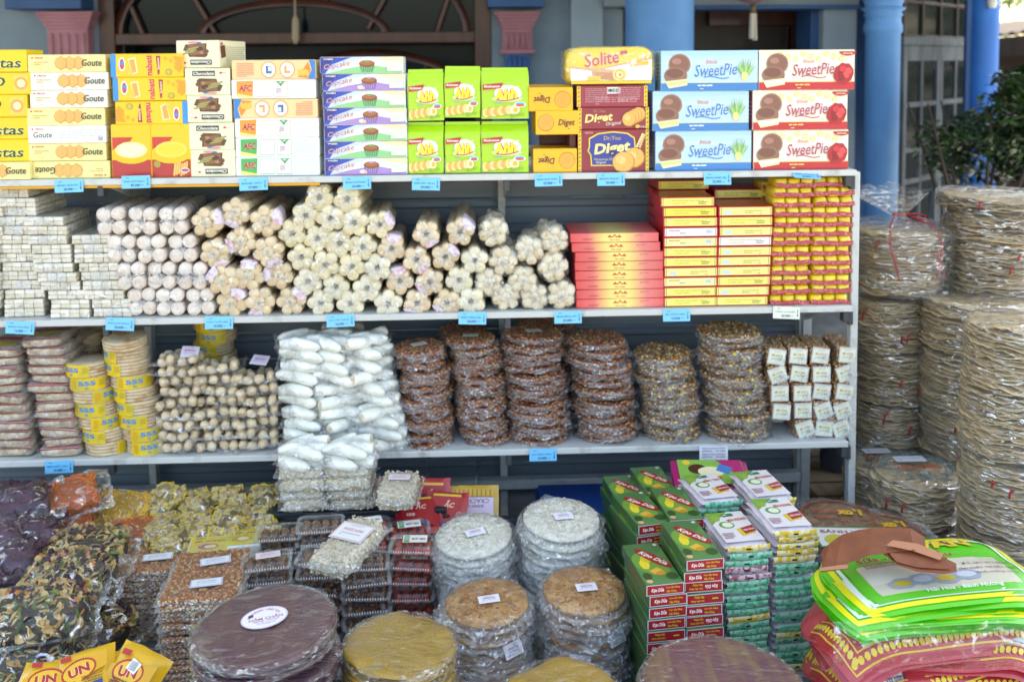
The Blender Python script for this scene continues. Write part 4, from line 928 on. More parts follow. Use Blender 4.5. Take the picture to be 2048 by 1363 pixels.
k_so.put(T(at(1222, 135, Y1).x, Y1 + .075, ZT + h1 + h2 + h3 + hs / 2 + .004, 0, 0, .02), 'yellow and white sponge cake pack on top of the dark red cartons')
# marshmallow cake boxes
for nm, c0_, d_, cs, lab in (('cake_box', '#b9daf2', d_pie('#b9daf2', '#2f7fc4', '#3a82c0', 'blue'), ((1408, 0), (1402, .7), (1419, -.6)), 'pale blue'), ('cake_box', '#f7efd9', d_pie('#f7efd9', '#c42532', '#b5485a', 'red'), ((1603, 0), (1600, .6), (1613, -1)), 'cream and red')):
    ww = wid(1312, 1505, 230, Y1) if lab == 'pale blue' else wid(1507, 1697, 230, Y1); hh_ = hei(104, 344, 1408, Y1) / 3 - .0012
    def sd(p, d, h, l=lab): p.rect(0, 0, d * .96, h * .94, '#7aa9cf' if l == 'pale blue' else '#c9606a'); p.lines(0, 0, d * .7, h * .5, 5, '#dfe8f0', 3)
    kp = carton(nm, ww, .1, hh_, c0_, d_, sd)
    col_stack([(kp, hh_, px, 0, rz, '%s %s marshmallow cake box' % (('bottom', 'middle', 'topmost')[i], lab)) for i, (px, rz) in enumerate(cs)], .1, ZT, grp=lab + ' marshmallow cake boxes')
# ------------------------------------------------------------------ middle shelf: rolls, bars, cartons
F_CL = film('film_clear2', .02, .12, 22, .5, refl=.9, patch=.5)
F_HZ = film('film_hazy', .05, .15, 26, .55, refl=.9, patch=.5)
F_KN = film('film_knot', .3, .25, 60, .4, hazecol='#f0f2f4', patch=.15)
F_EDGE = film('film_edge', .13, .14, 40, .6, hazecol='#f2f5f8', patch=.7)  # whiter haze put in as the highlight along film seams
m_ybd = mat('rubber_band', '#e3c23a', .5)
m_tan = mat('roll_tan', '#e0c294', .75, col2='#ecd8b4', nscale=40, bump=.35, bscale=120, rnd=.07)
m_ivory = mat('roll_ivory', '#ead7a6', .7, col2='#f2e5c2', nscale=40, bump=.3, bscale=120, rnd=.06)
m_cream = mat('roll_cream', '#eadcb8', .75, col2='#f2e8cc', nscale=40, bump=.3, bscale=120, rnd=.05)
m_pinkt = mat('roll_pinkish', '#ead4c2', .75, col2='#f5eae0', nscale=60, nlo=.35, nhi=.65, bump=.3, bscale=110, rnd=.05)
m_puff = mat('puff_white', '#e9dcc0', .8, col2='#d9b98a', nscale=30, nlo=.52, nhi=.7, bump=.4, bscale=90, rnd=.05)
m_paperl = mat('label_paper', '#e6dbe6', .7, col2='#e0a9b8', nscale=90, nlo=.52, nhi=.6)
RY = T(rx=-pi / 2)
def rollm(name, r, L, m, n=16):
    e = r * .28
    return one(name, [(lambda vf: vf)(lathe([(r * .02, .0005), (r * .6, .0), (r - e, .0015), (r - e * .35, e * .4), (r, e), (r * 1.01, L * .3), (r, L - e), (r * .8, L)], n, lambda R_, z, a: (R_ * (1 + .02 * sin(3 * a + z * 40)), z)))][0], m, True, RY)
def tuft(s):
    mb = MB(); r = random.Random(int(s * 1e5))
    for k in range(5):
        a = k * 1.26 + r.uniform(-.3, .3)
        mb.add(surf(lambda u, v: (s * (.15 + v * .9) * (u - .5) * 1.3, -s * (.3 + .5 * sin(v * 2.2)) - .2 * s * sin(u * 9 + k), s * v * (1 + .2 * sin(u * 7))), 4, 4), F_KN, T(rz=0, ry=a), True)
    return mb.mesh('knot')
KNOT = [tuft(s) for s in (.011, .014, .019)]
def bundle(cat_name, L, rolls, hull, m, label=False, knot=True, fl=None):
    k = Kit(cat_name, 'roll bundle')
    cache = {}
    for (x, z, r) in rolls:
        if r not in cache: cache[r] = rollm('roll', r, L, m)
        k.p('roll', cache[r], T(x, .001 * ((x * 977) % 3), z, 0, (x * 37 + z * 91) % 6.28))
    def fn(u, v):
        a = u * 2 * pi; H = hull(a)
        if v < .3: t = v / .3; rr = H * (.08 + .86 * t ** .8); y = -.009 + .006 * t + .0012 * ns(cos(a) * 6, sin(a) * 6, t * 3)
        else: t = (v - .3) / .7; rr = H * (1.012 + .02 * ns(cos(a) * 4, sin(a) * 4, t * 9)); y = .002 + (L + .01) * t
        if v > .97: rr *= .3
        return (rr * cos(a), y, rr * sin(a))
    k.p('wrapper', one('wrapper', surf(fn, 30, 14, True), fl or F_CL, True))
    if knot: k.p('knot', KNOT[len(rolls) % 3], T(0, -.007, 0, 0, len(rolls)))
    if label:
        H = hull
        def lf(u, v):
            a = .35 + u * 1.1; rr = H(a) * (.52 + .52 * min(1, v * 1.6)); y = -.006 + .008 * v if v < .6 else -.001 + (v - .6) * .16
            return (rr * cos(a), y, rr * sin(a))
        k.p('paper_label', one('paper_label', surf(lf, 6, 8), m_paperl, True))
    return k
r4 = .0203
B4 = [bundle('rice_roll_bundle', .24, [(sx * r4, sz * r4, r4 * .985) for sx in (-1, 1) for sz in (-1, 1)], lambda a: r4 * 2.02 * (1 + .19 * abs(sin(2 * a)) ** 1.2), m_pinkt, fl=F_HZ) for _ in (0,)]
B2 = bundle('rice_roll_bundle', .24, [(0, sz * r4, r4 * .97) for sz in (-1, 1)], lambda a: r4 * 2.03 * (1 - .46 * abs(cos(a)) ** 1.5), m_pinkt, fl=F_HZ)
B7 = [bundle('rice_roll_bundle', .25, [(0, 0, .015)] + [(.0275 * cos(i * pi / 3 + q), .0275 * sin(i * pi / 3 + q), .0152) for i in range(6)], lambda a, q=q: .0437 * (1 + .03 * cos(6 * (a - q))), m, label=True) for q, m in ((.2, m_tan), (.7, m_tan))]
B5 = [bundle('rice_roll_bundle', .25, [(.0235 * cos(i * 2 * pi / 5 + .3), .0235 * sin(i * 2 * pi / 5 + .3), .0164) for i in range(5)], lambda a: .0402 * (1 + .04 * cos(5 * (a - .3))), m, label=l) for m, l in ((m_ivory, False), (m_cream, False), (m_tan, True), (m_ivory, True))]
def puff_bundle():
    k = Kit('puff_roll_bundle', 'roll bundle'); r = random.Random(4)
    lm = [one('puff', blob(.0165, .02, .0165, s, .35, 12, 8), m_puff, True) for s in range(3)]
    for row in range(4):
        for i in range(6):
            a = i * pi / 3 + row * .5; k.p('puff', lm[(i + row) % 3], T(.025 * cos(a), .018 + row * .05, .025 * sin(a), r.uniform(0, 6), r.uniform(0, 6)))
        if row == 0: k.p('puff', lm[1], T(0, .016, 0))
    k.p('wrapper', one('wrapper', surf(lambda u, v: ((lambda a, H: (H * cos(a), -.008 + .01 * min(1, v / .3) + max(0, v - .3) / .7 * .22, H * sin(a)))(u * 2 * pi, .044 * (min(1, .1 + v / .3 * .9)) * (1 + .06 * ns(cos(u * 6.28) * 4, sin(u * 6.28) * 4, v * 8)))), 28, 14, True), F_HZ, True))
    k.p('knot', KNOT[1], T(0, -.008, 0)); return k
BP = puff_bundle()
YB = .012
def bun(kits, pts, what, grp, rz=.05):
    ys = sorted(set(p[1] for p in pts)); n = len(pts)
    for i, p in enumerate(pts):
        px, py = p[0], p[1]; q = at(px, py, YB); k = p[2] if len(p) > 2 else R.choice(kits)
        k.put(T(q.x, YB + R.uniform(0, .012), q.z, R.uniform(-.02, .03), 0, R.uniform(-rz, rz), R.uniform(1.01, 1.10) if k not in B4 and k is not B2 else 1) @ Matrix.Rotation(R.uniform(0, 6.28) if k not in B4 and k is not B2 else R.uniform(-.06, .06), 4, 'Y'), what(i, px, py), grp)
rows4 = [[(220, 443), (282, 443), (345, 443)], [(241, 499), (301, 499), (362, 499)], [(261, 553), (320, 553), (369, 553, B2), (398, 553, B2)], [(280, 606), (338, 606), (398, 606)]]
rn = ['topmost', 'second', 'third', 'bottom']
for ri, row in enumerate(rows4):
    nm = ['left', 'middle', 'right'] if len(row) == 3 else ['left', 'middle', 'slim third', 'slim right']
    bun(B4, row, lambda i, x, y: '%s bundle in the %s row of the pale rolls bound in fours' % (nm[i], rn[ri]), 'pale rice rolls bound in fours', .03)
fl7 = [(413, 446), (469, 426), (530, 443), (481, 484), (428, 508), (536, 504), (445, 561), (496, 554), (556, 552), (461, 607), (518, 606), (581, 604)]
l7 = ['tan seven-roll bundle beside the top right pale four-roll bundle', 'topmost of the tan seven-roll bundles with paper labels', 'tan seven-roll bundle at the top right of its heap, below a cracker box column', 'tan seven-roll bundle just under the topmost one', 'left tan seven-roll bundle in the third row down', 'right tan seven-roll bundle in the third row down',
      'left of three tan seven-roll bundles above the bottom row', 'middle of three tan seven-roll bundles above the bottom row', 'right of three tan seven-roll bundles above the bottom row', 'left of three tan seven-roll bundles on the shelf', 'middle of three tan seven-roll bundles on the shelf', 'right of three tan seven-roll bundles on the shelf']
bun(B7, fl7, lambda i, x, y: l7[i], 'tan seven-roll bundles')
def rowlab(pts, what):
    """names each of a heap by its row from the top and its place in that row"""
    s = sorted(range(len(pts)), key=lambda i: pts[i][1]); rows = []
    for i in s:
        if rows and pts[i][1] - pts[rows[-1][0]][1] < 26: rows[-1].append(i)
        else: rows.append([i])
    out = {}
    w5 = {1: ['only'], 2: ['left', 'right'], 3: ['left', 'middle', 'right'], 4: ['leftmost', 'second', 'third', 'rightmost'], 5: ['leftmost', 'second', 'middle', 'fourth', 'rightmost'], 6: ['leftmost', 'second', 'third', 'fourth', 'fifth', 'rightmost']}
    for ri, rw in enumerate(rows):
        rw.sort(key=lambda i: pts[i][0])
        for c, i in enumerate(rw): out[i] = '%s %s in the %s row' % (w5[len(rw)][c], what, ['topmost', 'second', 'third', 'fourth', 'fifth', 'sixth', 'seventh'][ri] if ri < len(rows) - 1 or len(rows) == 1 else 'bottom')
    return lambda i, x, y: out[i]
iv = [(637, 396), (693, 400), (610, 433), (660, 438), (708, 446), (759, 450), (582, 469), (634, 479), (678, 489), (725, 495), (601, 516), (650, 531), (703, 534), (754, 537), (615, 564), (670, 576), (733, 579), (641, 607), (700, 609)]
iv = [p + ((B5[0] if p[1] < 535 else B5[1]),) for p in iv]
iv[5] = (759, 450, B5[3])
bun(B5[:2], iv, rowlab(iv, 'ivory five-roll bundle'), 'ivory five-roll bundles')
tn = [(782, 499), (852, 468), (920, 466), (832, 521), (890, 516), (950, 523), (799, 564), (860, 566), (918, 562), (776, 610), (834, 607), (894, 607), (942, 604)]
tn = [p + ((B5[2] if i not in (5, 8, 12, 9) else B5[1]),) for i, p in enumerate(tn)]
bun(B5[2:3], tn, rowlab(tn, 'tan five-roll bundle'), 'tan five-roll bundles')
pf = [(988, 466), (1006, 523), (978, 567), (1058, 501), (1046, 561), (1013, 597), (1070, 597), (1108, 536), (1111, 483), (1124, 591)]
bun([BP], pf, rowlab(pf, 'lumpy white puff bundle'), 'lumpy white puff bundles', .12)

# white rice bars in packs
m_bar = mat('rice_bar', '#ddd2bb', .75, col2='#efe9dc', nscale=25, bump=.25, bscale=60, rnd=.07)
bw, bh, bl = .0275, .0128, .19
k_bar = Kit('rice_bar_pack', 'bar pack'); bm = one('bar', box(bw - .001, bl, bh - .0006, .0015), m_bar)
for l in range(2):
    for c in range(4): k_bar.p('bar', bm, T((c - 1.5) * bw, bl / 2 + R.uniform(-.002, .002), (l + .5) * bh))
def wrapbox(w, d, h, m=F_CL, seed=0, e=.003):
    vf = blob(w / 2 + e, d / 2 + e, h / 2 + e * .6, seed, .03, 24, 10, .22)
    return one('wrapper', vf, m, True)
k_bar.p('wrapper', wrapbox(bw * 4, bl, bh * 2), T(0, bl / 2, bh))
def foldmesh(w, h, s):
    mb = MB()
    mb.add(surf(lambda u, v: ((u - .5) * w * (1.1 - .5 * v) + .003 * ns(u * 5, v * 4, s), -.003 - .006 * sin(pi * v) - .002 * ns(u * 9, v * 6, s), (v - .5) * h), 6, 5), F_KN, None, True); return mb.mesh('folded_end')
for s in range(1): k_bar.p('folded_end', foldmesh(.05, .026, s), T(0, -.002, bh))
ka2 = Kit('rice_bar_pack', 'bar pack'); ka2.parts = [p for p in k_bar.parts if p[0] != 'folded_end']
def barcol(xs, y, grp, what, jz=.02):
    z = ZM + .0005; n = len(xs)
    for i, px in enumerate(xs):
        x = at(px, 550, y).x
        R.choice([k_bar, ka2, ka2]).put(T(x + R.uniform(-.005, .005), y + R.uniform(0, .014), z, 0, R.uniform(-.015, .015), R.uniform(-jz, jz) * 2.2), what % nth(n - 1 - i, n), grp); z += 2 * bh + .0012
barcol([137, 132, 128, 118, 112, 106, 103, 101, 97, 92, 87], .012, 'white rice bar packs', '%s white rice bar pack in the left front stack')
barcol([218, 215, 208, 205, 198, 195, 190, 185, 180, 176][:9], .013, 'white rice bar packs', '%s white rice bar pack in the stack beside the pale rolls')
barcol([40, 42, 44, 38, 35, 42, 30, 28, 25, 28, 18, 32, 38, 25], .035, 'white rice bar packs', '%s white rice bar pack in the tall stack at the left frame edge', .04)
barcol([-55, -50, -45, -48, -40, -44, -42, -40, -38, -36, -38, -35], .02, 'white rice bar packs', '%s white rice bar pack mostly cut off by the left frame edge')

# flat red boxes
def d_red(p, w, h):
    p.text('TÂN HƯNG', 0, -h * .24, h * .2, '#c23a2c', off=.02); p.poly([(-.022, h * .02), (-.014, h * .34), (-.008, h * .1), (0, h * .42), (.008, h * .1), (.014, h * .34), (.022, h * .02)], '#d0502e'); p.ell(0, h * .1, .004, .003, '#f3d44a', 8)
    p.lines(w * .28, h * .18, w * .1, h * .18, 2, '#8a2f2a', 4); p.lines(-w * .3, -h * .15, w * .12, h * .2, 2, '#a8392f', 6)
WRd, hRd = wid(1150, 1326, 560, .02), hei(473, 622, 1240, .02) / 8 - .001
m_rg = mat('carton_red_yellow', '#d8373f', .4, coat=.3, coat_rough=.2, grad=('X', -WRd / 2, WRd / 2, [(0, '#da4448'), (.2, '#e26a6a'), (.38, '#f3d27a'), (.5, '#f7e48c'), (.62, '#f3d27a'), (.8, '#e67e7a'), (1, '#dc5658')]), rnd=.04)
k_red = Kit('flat_box', 'box', one('flat_box', box(WRd, .2, hRd, .0015), m_rg)); p = Print(WRd, hRd, -.1); d_red(p, WRd, hRd); k_red.p('front_print', p.mesh('front_print'))
col_stack([(k_red, hRd, px, 0, R.uniform(-.8, .8), nth(7 - i, 8) + ' flat box with a red to yellow front') for i, px in enumerate((1240, 1240, 1240, 1239, 1239, 1238, 1233, 1230))], .2, ZM, .02, 'flat red and yellow boxes')
# yellow cartons with red edges
hY = hei(417, 616, 1490, .02) / 10 - .0012; WY = wid(1438, 1546, 520, .02)
def d_yel(base, v):
    def d(p, w, h):
        p.rect(0, 0, w * .95, h * .8, base)
        for s in (-1, 1): p.rect(s * w * .45, 0, w * .012, h * .74, '#6f8a4a')
        if v == 0: p.rect(-w * .33, -h * .1, w * .12, h * .38, '#b9d8e0'); p.lines(w * .15, -h * .05, w * .34, h * .4, 2, '#b3a04a', 2); p.lines(w * .32, -h * .24, w * .14, h * .16, 1, '#c8484a', 3)
        elif v == 1: p.lines(w * .0, 0, w * .6, h * .5, 2, '#cfc24a', 5); p.lines(w * .28, -h * .1, w * .16, h * .35, 2, '#6a6434', 6)
        else: p.lines(-w * .3, h * .18, w * .2, h * .2, 1, '#c4404a', 5); p.lines(0, -h * .1, w * .4, h * .24, 1, '#4f8f9a', 8); p.rect(w * .33, h * .05, w * .1, h * .34, '#a9c9e0')
    return d
ky = []
for bse, v in (('#f4ea8c', 0), ('#efe678', 1), ('#f3e9ee', 2), ('#f2f0a0', 2), ('#eade50', 1), ('#eef0f0', 1)):
    k = Kit('candy_carton', 'box', one('candy_carton', box(WY, .15, hY, .0014), mat('carton_crimson', '#c4232c', .4, coat=.3))); p = Print(WY, hY, -.075); d_yel(bse, v)(p, WY, hY); k.p('front_print', p.mesh('front_print')); ky.append(k)
col_stack([(ky[j], hY, px, 0, R.uniform(-.8, .8), nth(9 - i, 10) + (' white' if j == 5 else ' yellow') + ' red-edged carton in the column beside the yellow candy packs') for i, (px, j) in enumerate(((1487, 1), (1489, 0), (1491, 1), (1491, 0), (1492, 0), (1493, 0), (1493, 5), (1494, 0), (1494, 1), (1494, 0)))], .15, ZM, .02, 'yellow cartons with red edges')
l = ((1383, 1), (1383, 1), (1383, 2 + 1), (1384, 0), (1383, 1), (1383, 1), (1383, 3), (1383, 2), (1383, 1), (1381, 4), (1376, 1))
col_stack([(ky[j], hY, px, 0, R.uniform(-.8, .8), nth(10 - i, 11) + (' white' if j == 2 else ' yellow') + ' red-edged carton in the column beside the flat red boxes') for i, (px, j) in enumerate(l)], .15, ZM, .02, 'yellow cartons with red edges')
zz = ZM
for i, px in enumerate((1368, 1368, 1366, 1364, 1368, 1366, 1362, 1362, 1364, 1366, 1360, 1366)):
    q = at(px, 500, .19); ky[(1, 4)[i % 2]].put(T(q.x, .19 + .075, zz + hY / 2, 0, 0, R.uniform(-.03, .03)), nth(11 - i, 12) + ' yellow carton in the taller column behind the red-edged ones', 'yellow cartons standing at the back'); zz += hY + .0012
for i in range(11): q = at(1478 + (i % 3), 500, .19); ky[(1, 4)[i % 2]].put(T(q.x, .19 + .075, ZM + hY * (i + .5) + .0012 * i), nth(10 - i, 11) + ' yellow carton in the back column beside the yellow candy packs', 'yellow cartons standing at the back')
# soft yellow packs with a red ribbon
hK = hei(362, 616, 1665, .02) / 13 - .0005; WK = wid(1630, 1707, 500, .02)
m_yc = mat('yellow_wrapper', '#efc61c', .35, col2='#f4d94a', nscale=18, coat=.6, coat_bump=.5, cscale=40, rnd=.06)
m_rib = mat('red_ribbon', '#a81630', .45, coat=.25, col2='#d06a78', nscale=150, nlo=.55, nhi=.6)
k_yk = []
for v in range(3):
    k = Kit('candy_pack', 'candy pack')
    bl_ = one('candy_block', blob(WK / 6 * .99, .055, hK / 2 * 1.04, v, .12, 16, 8, .4), m_yc, True)
    for c in (-1, 0, 1): k.p('candy_block', bl_, T(c * WK / 3, .056, hK / 2, 0, R.uniform(-.04, .04)))
    rz = hK * (.3, .24, .42)[v]
    def rb(u, w_): return ((u - .5) * WK * 1.02, -.0035 - .0012 * abs(sin(u * 3 * pi)) + .001 * w_, rz + (w_ - .5) * hK * .42 + .0016 * sin(u * (7 + v * 3) + v))
    k.p('ribbon', one('ribbon', surf(rb, 24, 2), m_rib, True))
    mb = MB()
    for i in range(17):
        u = (i + .5) / 17; c = rb(u, .5); mb.add(([(c[0] - .0022, c[1] - .0006, c[2] - .002), (c[0] - .0012, c[1] - .0006, c[2] - .002), (c[0] + .002, c[1] - .0006, c[2] + .002), (c[0] + .001, c[1] - .0006, c[2] + .002)], [(0, 1, 2, 3)]), ink('#e9b6bd'))
    k.p('ribbon_pattern', mb.mesh('ribbon_pattern')); k_yk.append(k)
for nm, pxs, n in (('left', (1582, 1590), 13), ('right', (1664, 1669), 13)):
    for i in range(n):
        px = pxs[0] + (pxs[1] - pxs[0]) * i / 12 + R.uniform(-2, 2); k_yk[R.randrange(3)].put(T(at(px, 500, .02).x, .02 + R.uniform(0, .006), ZM + i * (hK + .0004), 0, 0, R.uniform(-.02, .02)), nth(n - 1 - i, n) + ' yellow candy pack with a red ribbon in the %s column' % nm, 'yellow candy packs with red ribbons')
for i in range(12): k_yk[i % 3].put(T(at(1562, 400, .17).x, .17, ZM + i * (hK + .0006)), nth(11 - i, 12) + ' yellow candy pack in the column hidden behind the ribboned ones', 'yellow candy packs at the back')

# ------------------------------------------------------------------ lowest shelf
def disc_bag(Rr, t, seed, ext=1.22, wave=.008, n=30, m=6, droop=.006, fl=None):
    """film bag round a disc: two skins over the disc, a wavy square-cornered skirt beyond it"""
    vs_, fs = [], []
    for sg in (1, -1):
        def fn(u, v):
            a = u * 2 * pi; sq = 1 / max(abs(cos(a)), abs(sin(a))); E = Rr * (ext + .22 * (min(sq, 1.3) - 1)) + .012 * ns(cos(a) * 3, sin(a) * 3, 1, seed) + .004 * ns(cos(a) * 12, sin(a) * 12, 2, seed)
            r = [0.01, Rr * .6, Rr * .96, Rr * 1.03, Rr * 1.03 + (E - Rr * 1.03) * .5, E][min(5, int(round(v * 5)))]
            k = max(0, (r - Rr) / (E - Rr))
            z = sg * (t / 2 + .0012) * (1 if r < Rr else max(.0, 1 - k * 1.8)) + k * (wave * 1.8 * ns(cos(a) * 6, sin(a) * 6, k * 2 + sg * .15, seed) - droop) + .001 * ns(r * 40 * cos(a), r * 40 * sin(a), sg, seed)
            return (r * cos(a), r * sin(a), z)
        q, f = surf(fn, n, 5, True); o = len(vs_); vs_ += q; fs += [tuple(o + k for k in (x if sg > 0 else x[::-1])) for x in f]
    mb = MB(); n1 = len(fs) // 2; far = lambda q: sum(math.hypot(vs_[k][0], vs_[k][1]) for k in q) / len(q) > Rr * 1.03
    mb.add((vs_, [q for q in fs if not far(q)]), fl or F_CL, None, True); mb.add((vs_, [q for q in fs if far(q)]), F_EDGE, None, True)
    return mb.mesh('wrapper')
def nut_disc(Rr, t, seed, m, mn, nr=.0045, n=240, rim=70):
    r = random.Random(seed); mb = MB()
    mb.add(lathe([(Rr * .3, -t * .5), (Rr * .95, -t * .5), (Rr, 0), (Rr * .95, t * .42), (Rr * .3, t * .42)], 28, lambda R_, z, a: (R_ * (1 + .025 * ns(cos(a) * 3, sin(a) * 3, 0, seed)), z)), m, None, True)
    bl = [blob(1.25, .85, .75, s, .25, 6, 4) for s in range(3)]
    for i in range(n):
        q = Rr * .97 * r.random() ** .5; a = r.uniform(0, 6.28); mb.add(r.choice(bl), r.choice(mn), T(q * cos(a), q * sin(a), t * .42, 0, r.uniform(-.5, .5), r.uniform(0, 6.28), nr * r.uniform(.8, 1.15)), True)
    for i in range(rim):
        a = 2 * pi * i / rim; mb.add(r.choice(bl), r.choice(mn), T(Rr * .985 * cos(a), Rr * .985 * sin(a), r.uniform(-.4, .35) * t, r.uniform(-1, 1), 0, a, nr * r.uniform(.8, 1.2)), True)
    return mb.mesh('nut_brittle')
mn_br = [mat('nut_brown%d' % i, c, .4, coat=.4) for i, c in enumerate(('#9a5c36', '#8a4a2a', '#ac7446', '#be9068'))]
mn_pl = [mat('nut_gold%d' % i, c, .42, coat=.4) for i, c in enumerate(('#a8743a', '#c49a5c', '#8f5f2c', '#d8bd88'))]
m_syr = mat('syrup_brown', '#7a4428', .3, coat=.6, col2='#5f301c', nscale=40); m_syg = mat('syrup_gold', '#8a5f34', .3, coat=.6, col2='#6f4520', nscale=40)
def label_sheet(w, h, base, l1, c1, border=None, name='paper_label'):
    mb = MB(); mb.add(box(w, h, .0006, .0001), ink(base)); p = Print(w, h, 0, M=Matrix(((1, 0, 0, 0), (0, 0, 1, 0), (0, -1, 0, .0004), (0, 0, 0, 1))))
    if border: p.rect(0, 0, w * .97, h * .94, border); p.rect(0, 0, w * .9, h * .84, base)
    p.text(l1, 0, h * .12, h * .2, c1, w=w * .6, off=.02); p.lines(0, -h * .18, w * .6, h * .22, 2, '#a7a2b4', 3); p.lines(0, h * .34, w * .4, h * .08, 1, '#b5b0c0', 5)
    mb2 = p.mb; mb2.add((mb.v, mb.f), ink(base)); return mb2.mesh(name)
LB_g = label_sheet(.048, .03, '#e4ead2', 'KẸO ĐẬU', '#b08a4a', '#c9a8d8'); LB_w = label_sheet(.05, .03, '#e9e6ee', 'THANH HOA', '#c03a4a', None)
def disc_kit(Rr, t, seed, m, mn, nr, film_=None, knot=False, lab=None, n=240, rim=70, ext=1.12, name='nut_brittle_pack', fs=1):
    k = Kit(name, 'brittle pack'); k.p('nut_brittle', nut_disc(Rr, t, seed, m, mn, nr, n, rim), T(0, 0, t / 2))
    k.p('wrapper', disc_bag(Rr, t, seed, ext, fl=film_), T(0, 0, t / 2, 0, 0, seed * .7))
    if lab: k.p('paper_label', lab, T(0, -.0, t * .95 + .0065, 0, 0, .1))
    if knot: k.p('knot', KNOT[2], T(.01, -Rr * 1.0, t * .5, radians(40))); k.p('rubber_band', one('rubber_band', lathe([(.004, -.0015), (.0055, 0), (.004, .0015)], 10), m_ybd, True), T(.01, -Rr * 1.03, t * .55, radians(70)))
    return k
def disc_stack(kits, px0, px1, py_bot, n, pitch, Y, base, what, grp, topkit=None, tilt=.055, lean=0, jit=.010, spin=.4):
    if pitch > 1: pitch = (at(px1, pitch, Y).z - base - .014) / (n - 1)
    for i in range(n):
        f = i / max(1, n - 1); px = px0 + (px1 - px0) * f; c = at(px, py_bot, Y)
        k = topkit if (topkit and i == n - 1) else kits[R.randrange(len(kits))]
        k.put(T(c.x + R.uniform(-jit, jit), Y + lean * f + R.uniform(-jit, jit), base + i * pitch, R.uniform(-tilt, tilt) + (.04 if i == n - 1 else .02), R.uniform(-tilt, tilt), R.uniform(-spin, spin)), what % nth(n - 1 - i, n), grp)
R1, R2 = .071, .086
kb1 = [disc_kit(R1, .0155, s, m_syr, mn_br, .0046) for s in (1, 2)]; kb1t = disc_kit(R1, .0155, 3, m_syr, mn_br, .0046, lab=LB_g)
kb2 = [disc_kit(R2, .0155, s, m_syr, mn_br, .005) for s in (4, 5)]; kb2t = disc_kit(R2, .0155, 6, m_syr, mn_br, .005, lab=LB_g)
kp3 = [disc_kit(R2 * 1.06, .0145, s, m_syg, mn_pl, .0046, F_HZ, knot=s % 2 == 0) for s in (11, 12, 14)]
kp2 = [disc_kit(R2 * .97, .0145, s, m_syg, mn_pl, .0046, F_HZ, knot=s % 2 == 0) for s in (7, 8, 10)]
g = 'brown peanut brittle discs in film'
disc_stack(kb1, 862, 846, 900, 14, 690, .085, ZL, '%s brown brittle disc in the stack beside the white candy bags', g, kb1t)
disc_stack(kb1, 972, 950, 895, 15, 674, .10, ZL, '%s brown brittle disc in the second stack from the white candy bags', g, kb1t)
disc_stack(kb2, 1080, 1064, 893, 15, 666, .10, ZL, '%s brown brittle disc in the wide third stack, ahead of the shelf bracket', g, kb2t)
disc_stack(kb2, 1216, 1192, 890, 14, 676, .10, ZL, '%s brown brittle disc in the stack beside the pale brittle', g, kb2[0])
g2 = 'pale peanut brittle discs in film'
disc_stack(kp2, 1345, 1322, 887, 13, 702, .10, ZL, '%s pale brittle disc in the lower stack of the two', g2, kp2[1], .05)
disc_stack(kp3, 1474, 1456, 884, 16, 656, .10, ZL, '%s pale brittle disc in the tall stack beside the sesame blocks', g2, kp3[0], .05)
disc_stack(kb1, 930, 930, 890, 16, 655, .30, ZL, '%s brown brittle disc in the back stack seen between two front stacks', 'brown brittle discs at the back')
disc_stack(kb2, 1100, 1095, 890, 16, 640, .31, ZL, '%s brown brittle disc in the back stack beside the shelf bracket', 'brown brittle discs at the back')

# sesame blocks with labels
m_ses = mat('sesame_block', '#8a6242', .6, col2='#c9a27a', nscale=120, nlo=.48, nhi=.56, bump=.6, bscale=160)
LB_s = label_sheet(.053, .047, '#dfe6cc', 'MÈ XỬNG', '#c87a4a', '#c4b4dc')
def grains(w, d, h, nr, n, mats_, seed):
    r = random.Random(seed); mb = MB(); mb.add(box(w, d, h, .004), m_ses); bl = blob(1.3, .8, .8, 1, .2, 6, 4)
    for i in range(n):
        fce = r.random()
        if fce < .45: p = (r.uniform(-.5, .5) * w, -d / 2, r.uniform(-.5, .5) * h)
        elif fce < .75: p = (r.uniform(-.5, .5) * w, r.uniform(-.5, .5) * d, h / 2)
        else: p = (r.choice((-.5, .5)) * w, r.uniform(-.5, .5) * d, r.uniform(-.5, .5) * h)
        mb.add(bl, r.choice(mats_), T(*p, r.uniform(0, 6), r.uniform(0, 6), 0, nr * r.uniform(.7, 1.2)), True)
    return mb.mesh('sesame_block')
ws_, hs_ = .060, .0555
ks_ = []
for v in range(4):
    k = Kit('sesame_block_pack', 'sesame pack'); k.p('sesame_block', grains(ws_ * .94, .13, hs_ * .94, .003, 260, mn_pl + mn_br[2:], v), T(0, .067, hs_ / 2)); k.p('wrapper', wrapbox(ws_ * .95, .132, hs_ * .95, F_CL, v, .0015), T(0, .067, hs_ / 2))
    k.p('paper_label', LB_s, T(.0, -.005, hs_ / 2, pi / 2, (0, .16, -.34, .1)[v])); k.p('knot', KNOT[v % 3], T(.008, -.008, hs_ * .4, 0, v)); ks_.append(k)
for c, (p0, p1, n) in enumerate(((1567, 1552, 5), (1612, 1596, 5), (1650, 1640, 5), (1684, 1694, 5))):
    for i in range(n):
        if c == 0 and i == 0: continue
        px = p0 + (p1 - p0) * i / 4; ks_[R.randrange(4)].put(T(at(px, 780, .03).x, .03 + R.uniform(0, .01), ZL + i * (hs_ + .0006), 0, 0, R.uniform(-.04, .04)), nth(n - 1 - i, n) + ' sesame block pack in the %s column beside the rack post' % ('first', 'second', 'third', 'last')[c], 'sesame block packs')
ks_[0].put(T(at(1572, 780, .05).x, .16, ZL), 'sesame block pack at the bottom, set back behind the first column', 'sesame block packs')

